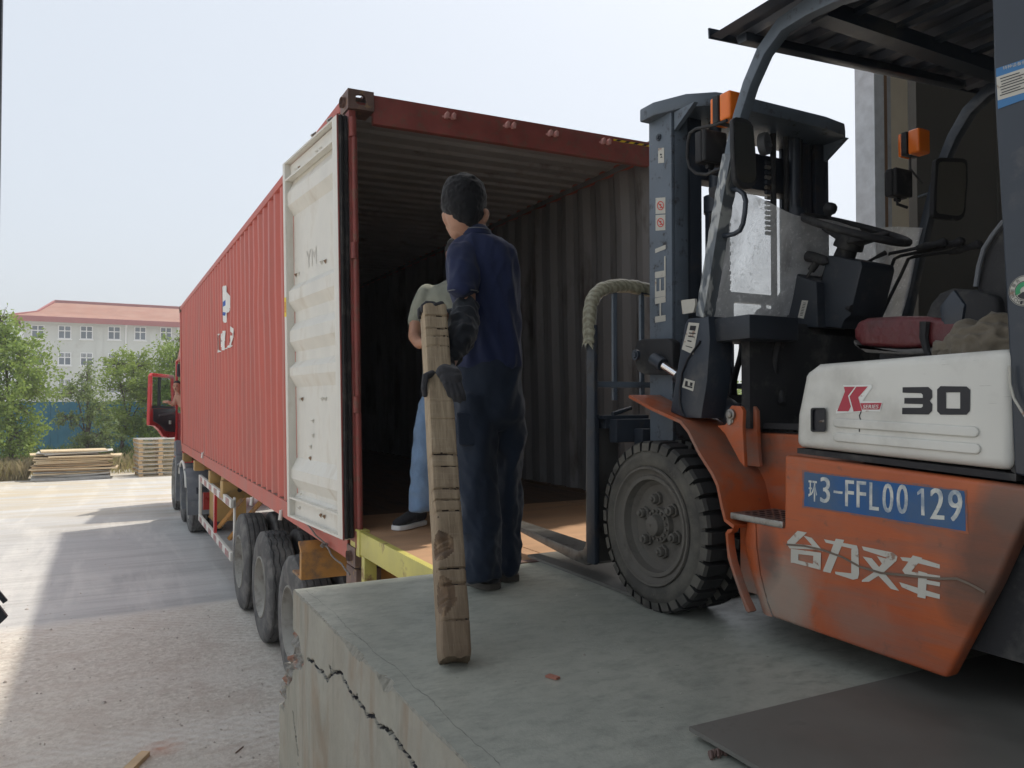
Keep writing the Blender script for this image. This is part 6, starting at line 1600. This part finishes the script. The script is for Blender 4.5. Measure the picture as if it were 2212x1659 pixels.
nt.links.new(mix(nt, noise_node(nt, c, 30, 4, .6), (.36,.185,.12), (.46,.25,.165)), b.inputs['Base Color']); b.inputs['Roughness'].default_value = .5; b.inputs['Subsurface Weight'].default_value = .12; b.inputs['Subsurface Radius'].default_value = (.012,.005,.003); M_skin = m

# -- worker with the timber
ZB = 3.24
w1 = thing('person', 'worker in navy polo and dark trousers standing on the dock holding the tall timber', 'person', (*PT3(1055, 1268, 3.2).xy, 0))
g = MB()    # head, neck, torso core, arms, legs: one continuous body
loft(g, sil([(386,985,1018,.045),(394,972,1034,.068),(410,960,1044,.088),(435,955,1047,.098),(458,958,1045,.098),(478,964,1041,.090),(494,972,1038,.078),(508,990,1038,.055)], ZB), 24)
# jaw and nose turned to the left
loft(g, [(PT3(986,470,ZB+.03), RX*.045, FX*.06), (PT3(985,492,ZB+.03), RX*.044, FX*.055), (PT3(991,512,ZB+.03), RX*.034, FX*.045)], 16)
limb(g, [PT3(968,462,ZB+.08), PT3(966,472,ZB+.085)], [.010,.012]); limb(g, [PT3(972,486,ZB+.075), PT3(976,490,ZB+.07)], [.012,.013])
loft(g, sil([(480,993,1048,.06),(500,996,1053,.058),(520,1000,1062,.062),(545,990,1090,.08),(600,985,1100,.09),(760,1000,1105,.09),(850,995,1115,.1)], ZB), 20)
limb(g, [PT3(1000,560,3.14), PT3(1006,630,3.07), PT3(1007,668,3.05), PT3(990,735,2.95), PT3(966,795,2.86)], [.045,.040,.038,.034,.026])
limb(g, [PT3(1085,560,3.34), PT3(1080,640,3.38), PT3(1040,690,3.36), PT3(985,690,3.12), PT3(958,684,3.02)], [.045,.04,.037,.033,.026])
for L in ([(1030,860,3.2),(1040,1040,3.18),(1046,1190,3.19),(1048,1222,3.19)], [(1086,860,3.3),(1098,1040,3.3),(1098,1180,3.33),(1096,1206,3.33)]):
    limb(g, [PT3(*q) for q in L], [.055,.045,.036,.03])
for (ex, ey, ez, s_) in ((962,470,ZB+.0,-1),(1050,466,ZB-.02,1)):
    e = PT3(ex, ey, ez); loft(g, [(e+UZ*.028, RX*.007, FX*.014), (e+UZ*.012+RX*s_*.006, RX*.011, FX*.018), (e-UZ*.012+RX*s_*.002, RX*.009, FX*.014), (e-UZ*.026, RX*.006, FX*.009)], 10)
organic(g, 'body', M_skin, w1, .007, 3)
g = MB()
loft(g, sil([(382,984,1020,.048),(389,968,1036,.075),(402,958,1046,.094),(425,952,1051,.106),(448,953,1050,.107),(462,960,1046,.100,ZB-.008),(478,975,1040,.082,ZB-.02),(486,985,1034,.066,ZB-.028)], ZB), 28)
def hairf(p): return .005*noise.noise(p*26) + .0035*noise.noise(p*70) + .002*noise.noise(Vector((p.x*160, p.y*160, p.z*50)))
organic(g, 'hair', M_hair, w1, .005, 2, hairf)
g = MB()
loft(g, sil([(512,1004,1066,.068),(520,990,1086,.085),(530,976,1100,.10),(545,969,1112,.112),(575,966,1120,.122),(620,970,1122,.126),(670,984,1121,.124),(710,990,1123,.124),(750,988,1126,.128),(780,984,1127,.130),(792,985,1126,.126)], ZB), 28)
limb(g, [PT3(997,552,3.15), PT3(999,585,3.10), PT3(1000,618,3.06)], [.060,.062,.060]); loft(g, [(PT3(999,600,3.08), RX*.062, FX*.060), (PT3(1001,628,3.05), RX*.060, FX*.058)])
limb(g, [PT3(1090,556,3.32), PT3(1088,590,3.36), PT3(1084,622,3.38)], [.058,.058,.056])
shf0 = folds(8, .012, 1.2, .55, 2); shf1 = folds(15, .0035, -1.0, .6, 6)
sh = organic(g, 'polo_shirt', M_navy, w1, .008, 5, lambda p: .003 + shf0(p) + shf1(p))
g = MB(); cc = PT3(1027, 509, ZB-.005)
for k in range(3): pass
rw = []
for i, (yy, xl, xr) in enumerate(((494,1000,1056),(500,997,1060),(510,996,1066))): rw.append((PT3((xl+xr)/2, yy, ZB), RX*((xr-xl)/2*ZB/FL), FX*(.070+.006*i)))
loft(g, rw, 24); organic(g, 'collar', M_navy, sh, .005, 1)
g = MB(); rr_ = [PT3(1029, 503, ZB) + RX*(.062*math.cos(a)) + FX*(.078*math.sin(a)) + UZ*.006 for a in np.linspace(0, 6.2832, 25)]; g.tube(rr_, .0022, 6); g.build('collar_stripe', M_grayp, sh)
g = MB(); rr_ = [PT3(1000, 630, 3.05) + RX*(.061*math.cos(a)) + FX*(.059*math.sin(a)) for a in np.linspace(0, 6.2832, 25)]; g.tube(rr_, .0022, 6); g.build('sleeve_piping', M_grayp, sh)
g = MB()
loft(g, sil([(783,990,1122,.120),(800,984,1124,.126),(840,980,1127,.132),(880,978,1131,.130),(905,980,1131,.115)], ZB), 28)
loft(g, sil([(860,980,1062,.11,3.2),(900,979,1070,.105,3.2),(950,984,1072,.098,3.19),(1000,989,1073,.09,3.18),(1060,995,1076,.082,3.17),(1128,1000,1078,.078,3.16),(1190,1004,1081,.078,3.16),(1225,1008,1083,.082,3.165),(1249,1008,1084,.086,3.165)], 3.2), 24, .03)
loft(g, sil([(860,1060,1129,.11,3.28),(900,1064,1132,.105,3.29),(960,1070,1132,.095,3.3),(1023,1073,1130,.088,3.31),(1080,1078,1126,.08,3.31),(1128,1080,1122,.076,3.32),(1190,1078,1121,.076,3.32),(1215,1078,1118,.078,3.325),(1234,1078,1118,.08,3.325)], 3.3), 24, .03)
ff0 = folds(8, .014, -.6, .6, 4); ff1 = folds(14, .007, .9, 1.1, 11)
def ff(p): return .006 + ff0(p) + ff1(p)*max(.25, min(1, (.75-p.z)/.35))
organic(g, 'trousers', M_trou, w1, .009, 4, ff)
g = MB(); g.prism([PT3(x, y, 3.085) for x, y in ((985,890),(1030,893),(1032,965),(990,962))], FX*.05); g.build('cargo_pocket', M_trou, w1, bevel=.012, seg=3)
g = MB(); limb(g, [PT3(1006,667,3.05), PT3(1003,695,3.01), PT3(994,728,2.96), PT3(979,762,2.91), PT3(968,788,2.865)], [.054,.066,.066,.046,.031], flat=.9)
organic(g, 'oversleeve', M_slv, w1, .006, 3, folds(17, .012, .4, 1.0, 7))
g = MB(); limb(g, [PT3(1040,690,3.36), PT3(985,690,3.12), PT3(966,686,3.04)], [.055,.05,.036]); organic(g, 'oversleeve', M_slv, w1, .008, 3)
# beam axis
BZ0, BZ1 = 2.235, 2.93
b0 = on_z(982, 1436, .020); b0 = PT3(982, 1428, 2.255); b1 = PT3(936, 675, 2.93)
bd = (b1-b0).normalized(); ba = (RX*math.cos(R(13)) + FX*math.sin(R(17))); ba = (ba - bd*ba.dot(bd)).normalized(); bb_ = bd.cross(ba)
if bb_.dot(FX) < 0: bb_ = -bb_
BL = (b1-b0).length
def onbeam(t, a, b2): return b0 + bd*(BL*t) + ba*a + bb_*b2
def tb_of(y):
    best = min(range(0, 401), key=lambda k: abs(CY - FL*((b0+bd*(BL*k/400)-CO).dot(c_up)/((b0+bd*(BL*k/400)-CO).dot(c_fwd))) - y)); return best/400
# lower (left) glove: palm behind the left edge, fingers over the front face
tg = tb_of(838); hw_, hd_ = .0445, .050
g = MB()
wr = PT3(964, 800, 2.85); palm = onbeam(tg+.02, .012, -hd_-.018)
palm = onbeam(tg+.018, .026, -hd_-.022)
limb(g, [PT3(968,782,2.87), wr, wr.lerp(palm,.5)], [.028,.030,.033]); limb(g, [wr.lerp(palm,.3), palm-RX*.018], [.030,.026]); limb(g, [wr.lerp(palm,.3)+RX*.008, palm+RX*.022-UZ*.01], [.030,.026]); limb(g, [palm-RX*.018, palm+RX*.022-UZ*.012], [.026,.026]); limb(g, [palm-RX*.012-bd*.025, palm+RX*.028-bd*.025], [.021,.021])
for k, (off_, ln, cr_) in enumerate(((-.020,.050,.2),(-.003,.064,.1),(.014,.068,.1),(.030,.060,.2))):
    st = palm - bd*.030 + ba*off_
    p1 = st - bd*ln*.5 - bb_*.002 + ba*.008; p2 = p1 - bd*ln*.40 + bb_*.008 + ba*.010; p3 = p2 - bd*ln*.2 + bb_*.016 + ba*.006
    limb(g, [st+bd*.02, p1, p2, p3], [.0115,.0108,.0098,.0085], 10)
th0 = wr.lerp(palm,.55) - RX*.030; th1 = onbeam(tg+.005, -hw_-.010, -hd_-.012); th2 = onbeam(tg-.022, -hw_-.013, -hd_+.010); th3 = onbeam(tg-.034, -hw_-.008, -hd_+.028)
limb(g, [th0, th1, th2, th3], [.017,.0135,.0118,.010], 10)
limb(g, [wr-bd*.0+UZ*.012, wr+UZ*-.004], [.029,.027])
organic(g, 'glove', M_glove, w1, .0032, 3, lambda p: .0012*noise.noise(p*60))
# upper (right) glove on the top end
g = MB(); wr2 = PT3(968, 687, 3.03); pm = b1 + bd*.022 + ba*.012 + bb_*.012
loft(g, [(wr2, UZ*.022, FX*.024), (wr2.lerp(pm,.5), UZ*.019, FX*.036), (pm, UZ*.016, FX*.042), (pm-ba*.02, UZ*.015, FX*.040)], 18)
for k, o_ in enumerate((-.034,-.012,.010,.031)):
    st = pm - ba*.012 + bb_*o_; ln = (.052,.062,.058,.046)[k]
    limb(g, [st, st-ba*ln*.55+bd*.002, st-ba*ln*.85-bd*.016, st-ba*ln*.86-bd*.034], [.0115,.011,.010,.0085], 10)
limb(g, [wr2.lerp(pm,.5)-bb_*.03, pm-bb_*.052-ba*-.012-bd*.01, pm-bb_*.056-ba*.012-bd*.022], [.014,.0125,.0105], 10)
organic(g, 'glove', M_glove, w1, .0032, 3, lambda p: .0012*noise.noise(p*60))
def shoe(par, heel, dirn, L, w_, mt, ms, hgt=.085):
    dirn = Vector(dirn).normalized(); sd = Vector((dirn.y, -dirn.x, 0)); g = MB(); rows = []
    for t, ww, hh in ((0,.75,1.0),(.18,.9,1.0),(.4,.86,.9),(.62,1.0,.66),(.82,.98,.5),(.97,.6,.36)):
        rows.append((heel + dirn*(L*t) + UZ*(.022 + hgt*hh/2), sd*(w_/2*ww), UZ*(hgt*hh/2)))
    loft(g, rows, 18); s_ = organic(g, 'shoe', mt, par, .005, 3)
    P = []
    for t, ww in ((-.02,.5),(.03,.85),(.2,.98),(.4,.9),(.65,1.08),(.85,1.0),(.98,.66),(1.02,.3)): P.append((t, ww))
    ring = [heel + dirn*(L*t) + sd*(w_/2*ww) for t, ww in P] + [heel + dirn*(L*t) - sd*(w_/2*ww) for t, ww in reversed(P)]
    g = MB(); g.prism([p + UZ*.001 for p in ring], (0,0,.028)); g.build('sole', ms, s_, bevel=.006); return s_
h1 = on_z(1068, 1275, 0); shoe(w1, h1, -RX*.55+FX*.7, .27, .10, M_shoe, M_sole)
h2 = on_z(1102, 1258, 0); shoe(w1, h2, -RX*.2+FX*.95, .27, .10, M_shoe, M_sole)

# -- timber
m, nt, b = newmat('weathered_timber'); L = nt.links; c = coord(nt)
gr = noise_node(nt, mapping(nt, c, (14,14,1.1)), 6, 6, .65, .5); sp = noise_node(nt, c, 9, 6, .6); fine = noise_node(nt, mapping(nt, c, (60,60,2)), 5, 4, .6); sw_ = noise_node(nt, mapping(nt, c, (1,1,34)), 3, 3, .5)
col = mix(nt, ramp(nt, gr, .3, .7), (.26,.195,.125), (.46,.36,.24)); col = mix(nt, ramp(nt, sp, .52, .7, 0, .6), col, (.15,.10,.065)); col = mix(nt, ramp(nt, sw_, .55, .7, 0, .45), col, (.42,.35,.26))
sepz = N(nt, 'ShaderNodeSeparateXYZ'); L.new(c, sepz.inputs[0])
col = mix(nt, ramp(nt, mth(nt, 'ADD', sepz.outputs[2], mth(nt, 'MULTIPLY', sp, .3)), .85, .2, 0, .55), col, (.10,.06,.038))
L.new(col, b.inputs['Base Color']); b.inputs['Roughness'].default_value = .85
bump(nt, mth(nt, 'ADD', gr, mth(nt, 'MULTIPLY', fine, .6)), .6, .004, b); M_timb = m
ns = 420; per = []; bites = []
M_rot = worn('rotten_wood', (.12,.078,.048), .95, var=.4, vs=30, dirt=(.26,.18,.11), at=.52, w=.12, ds=40, bs=160, bst=.8, st=(1,1,.3))
M_kerf = worn('shaded_saw_kerf', (.035,.024,.018), .9, bst=0)  # saw cuts coloured near black in place of the shade inside them
npx = 12
for k in range(npx): per.append((-hw_ + 2*hw_*k/npx, -hd_))
for k in range(npx): per.append((hw_, -hd_ + 2*hd_*k/npx))
for k in range(npx): per.append((hw_ - 2*hw_*k/npx, hd_))
for k in range(npx): per.append((-hw_, hd_ - 2*hd_*k/npx))
cuts = [(tb_of(y), s_, w2) for y, s_, w2 in ((698,.9,.006),(725,.9,.005),(742,.5,.003),(764,.6,.003),(996,1,.0055),(1022,.5,.003),(1068,.8,.004),(1093,.9,.004),(1116,.7,.004),(1239,1,.0045),(1272,1,.007),(1350,.6,.003),(880,.4,.003),(920,.4,.003))]
vs = []; fs = []
for i in range(ns+1):
    t = i/ns; z_ = BL*t
    for (x, y) in per:
        r_ = 1.0; px, py = x, y
        ed = min(abs(abs(x)-hw_), 1) + 0
        cornr = math.hypot(abs(x)-hw_, abs(y)-hd_)
        px -= math.copysign(1, x)*.003*max(0, 1-cornr/.010); py -= math.copysign(1, y)*.003*max(0, 1-cornr/.010)
        # rotten, splintered left front corner in the lower half
        dc = math.hypot(x+hw_, (y+hd_)*.62); a = max(0, nz(t*13, 3.1)+.22) * max(0, 1-abs(t-.21)/.17) + .9*math.exp(-((t-.265)/.022)**2) + .8*math.exp(-((t-.135)/.03)**2)
        bite = max(0, 1-dc/.055) * a * .028 * (1+.55*nz(z_*38, 3)+.3*nz(z_*110, 5))
        bites.append(bite); px += bite; py += bite*.45
        for (ct, s_, w2) in cuts:
            dd = abs(z_ - BL*ct - .004*nz(x*50, ct*9) - x*.03)
            if dd < w2 and y < -hd_*.2: py += (1-dd/w2)*.011*s_ if y <= -hd_+.001 else 0; px -= (math.copysign(1, x)*(1-dd/w2)*.004*s_ if abs(x) >= hw_-.001 else 0)
        if t < .02: q = (.02-t)/.02; px *= 1-.08*q*q; py *= 1-.08*q*q
        px += .0016*nz(x*40, y*40, z_*12) + .0008*nz(z_*2.2, 1); py += .0016*nz(x*40, y*40+7, z_*12)
        vs.append((px, py, z_ + (.012*nz(x*30, y*30) if i in (0, ns) else 0)))
n_ = len(per)
fs = [(i*n_+k, i*n_+(k+1)%n_, (i+1)*n_+(k+1)%n_, (i+1)*n_+k) for i in range(ns) for k in range(n_)] + [tuple(range(n_-1,-1,-1)), tuple(ns*n_+k for k in range(n_))]
g = MB(); g.add(vs, fs); g.m = [0]*len(fs)
for i in range(ns):
    for k in range(n_):
        px_, py_ = per[k]
        for (ct, s_, w2) in cuts:
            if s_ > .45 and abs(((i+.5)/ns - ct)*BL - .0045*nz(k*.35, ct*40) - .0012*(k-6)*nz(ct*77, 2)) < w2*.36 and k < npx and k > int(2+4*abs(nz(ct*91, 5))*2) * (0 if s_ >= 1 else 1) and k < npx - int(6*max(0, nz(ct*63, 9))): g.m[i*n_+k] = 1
        if max(bites[i*n_+k], bites[i*n_+n_+k]) > .0045: g.m[i*n_+k] = 2
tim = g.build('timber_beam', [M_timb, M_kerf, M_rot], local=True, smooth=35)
tim.matrix_world = Matrix(((ba.x, bb_.x, bd.x, b0.x), (ba.y, bb_.y, bd.y, b0.y), (ba.z, bb_.z, bd.z, b0.z), (0,0,0,1)))
tag(tim, 'weathered square timber with saw cuts and a rotten edge standing on the dock', 'timber')

# -- second worker on the bridge
Z2 = 4.6
w2_ = thing('person', 'worker in khaki grey shirt and blue jeans half hidden behind the timber', 'person', (*PT3(940, 1150, 4.6).xy, 0))
g = MB()
loft(g, sil([(520,978,1012,.05),(528,966,1022,.08),(550,962,1026,.098),(572,966,1023,.09),(590,974,1016,.07),(606,978,1012,.05),(625,968,1020,.06),(650,930,1045,.09),(760,925,1035,.09),(850,925,1035,.09)], Z2), 20)
limb(g, [PT3(922,640,Z2), PT3(900,690,Z2), PT3(895,728,Z2-.05), PT3(905,742,Z2-.16), PT3(935,738,Z2-.28)], [.05,.042,.038,.033,.024])
limb(g, [PT3(1050,640,Z2), PT3(1066,700,Z2), PT3(1062,760,Z2-.05)], [.05,.042,.03])
for dx in (0, 14, 28, 42): limb(g, [PT3(935,738-4+dx*.25,Z2-.28), PT3(945,739+dx*.25,Z2-.32), PT3(950,745+dx*.25,Z2-.32)], [.010,.009,.008], 8)
limb(g, [PT3(940,860,Z2), PT3(918,960,Z2), PT3(908,1090,Z2)], [.07,.055,.04]); limb(g, [PT3(1005,860,Z2), PT3(1003,960,Z2), PT3(998,1090,Z2)], [.07,.055,.04])
organic(g, 'body', M_skin, w2_, .010, 3)
g = MB(); loft(g, sil([(514,980,1010,.05),(522,966,1024,.085),(542,960,1028,.104),(556,964,1026,.09,Z2+.03)], Z2), 20); organic(g, 'hair', M_hair, w2_, .007, 2, hairf)
g = MB(); loft(g, sil([(604,970,1018,.06),(613,950,1036,.075),(622,928,1050,.09),(640,915,1058,.11),(680,910,1056,.12),(760,915,1050,.12),(820,912,1050,.12),(848,912,1050,.12)], Z2), 24)
limb(g, [PT3(921,636,Z2), PT3(908,665,Z2), PT3(899,690,Z2)], [.062,.060,.056]); limb(g, [PT3(1046,636,Z2), PT3(1058,665,Z2), PT3(1064,690,Z2)], [.062,.060,.056])
organic(g, 'shirt', M_khaki, w2_, .009, 4, folds(9, .008, .8, .6, 3))
g = MB(); loft(g, sil([(835,915,1045,.11),(870,908,1045,.11),(890,906,1045,.10)], Z2), 20)
loft(g, sil([(860,908,985,.1),(920,896,968,.085),(1000,888,955,.075),(1050,885,946,.075),(1102,884,940,.078)], Z2), 20, .05); loft(g, sil([(860,975,1045,.1),(920,975,1040,.085),(1000,974,1030,.075),(1088,972,1024,.065)], Z2), 20)
organic(g, 'jeans', M_jean, w2_, .009, 3, folds(11, .010, .7, .9, 8))
p = on_z(912, 1132, 0); shoe(w2_, Vector((p.x, p.y, -.002)), -RX*.5-FX*.86, .27, .105, M_shoe, M_solew, .095)
p = on_z(1008, 1132, 0); shoe(w2_, Vector((p.x, p.y, -.002)), -RX*.3-FX*.9, .27, .105, M_shoe, M_solew, .095)

# -- driver leaning from the cab
ZD = 16.75
dv = thing('person', 'bare shouldered driver with short dark hair leaning out of the open truck door', 'person', PT3(392, 905, ZD))
g = MB(); hc = PT3(383, 836, ZD)
loft(g, [(hc+UZ*.115, RX*.05, FX*.06), (hc+UZ*.08, RX*.075, FX*.09), (hc+UZ*.02, RX*.082, FX*.095), (hc-UZ*.05, RX*.072, FX*.085), (hc-UZ*.10, RX*.050, FX*.06), (hc-UZ*.15+RX*.03, RX*.05, FX*.06), (hc-UZ*.19+RX*.08, RX*.15, FX*.10), (hc-UZ*.32+RX*.15, RX*.16, FX*.12), (hc-UZ*.42+RX*.18, RX*.15, FX*.12)], 20)
limb(g, [hc-UZ*.02-RX*.01-FX*.095, hc-UZ*.045-RX*.012-FX*.108], [.012,.016], 8)
for s_ in (-1, 1): limb(g, [hc+RX*.084*s_+UZ*.02, hc+RX*.086*s_-UZ*.02], [.018,.014], 8)
el = PT3(373, 873, ZD-.1); hnd = PT3(358, 868, ZD-.15)
limb(g, [hc-UZ*.22+RX*.0, el+RX*.03, el, hnd+RX*.05, hnd], [.065,.052,.046,.034,.034], 12)
for k in range(4): limb(g, [hnd+UZ*(.02-.014*k), hnd-RX*.04+UZ*(.025-.014*k), hnd-RX*.065+UZ*(.005-.014*k)], [.011,.010,.009], 8)
bdy = organic(g, 'body', M_skin, dv, .012, 2)
g = MB(); loft(g, [(hc+UZ*.125, RX*.05, FX*.06), (hc+UZ*.10, RX*.08, FX*.085), (hc+UZ*.06+FX*.02, RX*.088, FX*.092), (hc+UZ*.02+FX*.05, RX*.085, FX*.065)], 20); organic(g, 'hair', M_hair, dv, .010, 1)
g = MB()
for s_ in (-1, 1):
    e = hc - FX*.090 + RX*.030*s_ + UZ*.015; g.box(e-Vector((.012,.006,.004)), e+Vector((.012,.006,.005))); g.box(e+Vector((-.017,-.006,.016)), e+Vector((.017,.004,.022)))
e = hc - FX*.082 - UZ*.062; g.box(e-Vector((.02,.008,.004)), e+Vector((.02,.004,.003)))
g.build('face_features', M_hair, dv)

# crumpled jacket on the hood behind the seat
def jf(p): return folds(15, .022, 1.1, 1.2, 9)(p)
g = MB()
for (x, y, a_, b_, h_) in ((2090,752,.10,.07,.045),(2130,735,.11,.08,.07),(2165,742,.11,.08,.08),(2110,715,.07,.06,.04),(2150,708,.08,.06,.04),(2062,758,.06,.05,.02)):
    c_ = on_u(x, y, 2.06); loft(g, [(c_-UZ*h_*.5, Vector((a_*.5,0,0)), Vector((0,a_,0))), (c_, Vector((a_*.55,0,0)), Vector((0,a_*1.05,0))), (c_+UZ*h_*.5, Vector((a_*.35,0,0)), Vector((0,a_*.7,0)))], 16)
jc = on_u(2120, 760, 2.06); jk = organic(g, 'jacket', M_jkt, None, .006, 2, jf)
for v in jk.data.vertices: v.co -= jc
jk.location = jc; tag(jk, 'crumpled grey brown jacket lying on the cream hood behind the seat', 'jacket')

# left edge of the frame: a gate leaf end and its prop
g = MB(); p = on_v(-3, 300, 3.4); g.box((p.x-.04, 3.38, on_v(0,555,3.4).z), (p.x+.006, 3.42, 3.2)); tag(g.build('gate_edge', M_dark, loc=(p.x, 3.4, 1.0)), 'dark vertical gate edge at the far left of the view', 'gate')
g = MB(); a = on_v(16, 1333, 4.2); g.prism([a, a+Vector((-.06,0,.10)), a+Vector((-.30,0,.05)), a+Vector((-.30,0,-.10)), a+Vector((-.06,0,-.06))], (0,.03,0)); g.bar(on_v(12,1300,4.2), on_v(-20,1262,4.2), .02, .02)
bx = g.build('steel_bracket', M_dark, loc=a); tag(bx, 'dark steel bracket end jutting in at the left edge above the yard', 'bracket')

# ------------------------------------------------------------------ summer haze
hz = MB(); hz.box((-420, -220, GZ-1), (420, 620, 16)); m = bpy.data.materials.new('thin_haze'); m.use_nodes = True; nt = m.node_tree; nt.nodes.clear()
out = N(nt, 'ShaderNodeOutputMaterial'); pv = N(nt, 'ShaderNodeVolumePrincipled'); pv.inputs['Color'].default_value = (.93,.95,.97,1); pv.inputs['Density'].default_value = .0022; pv.inputs['Anisotropy'].default_value = .3
nt.links.new(pv.outputs[0], out.inputs['Volume'])
tag(hz.build('haze', m), kind='stuff')
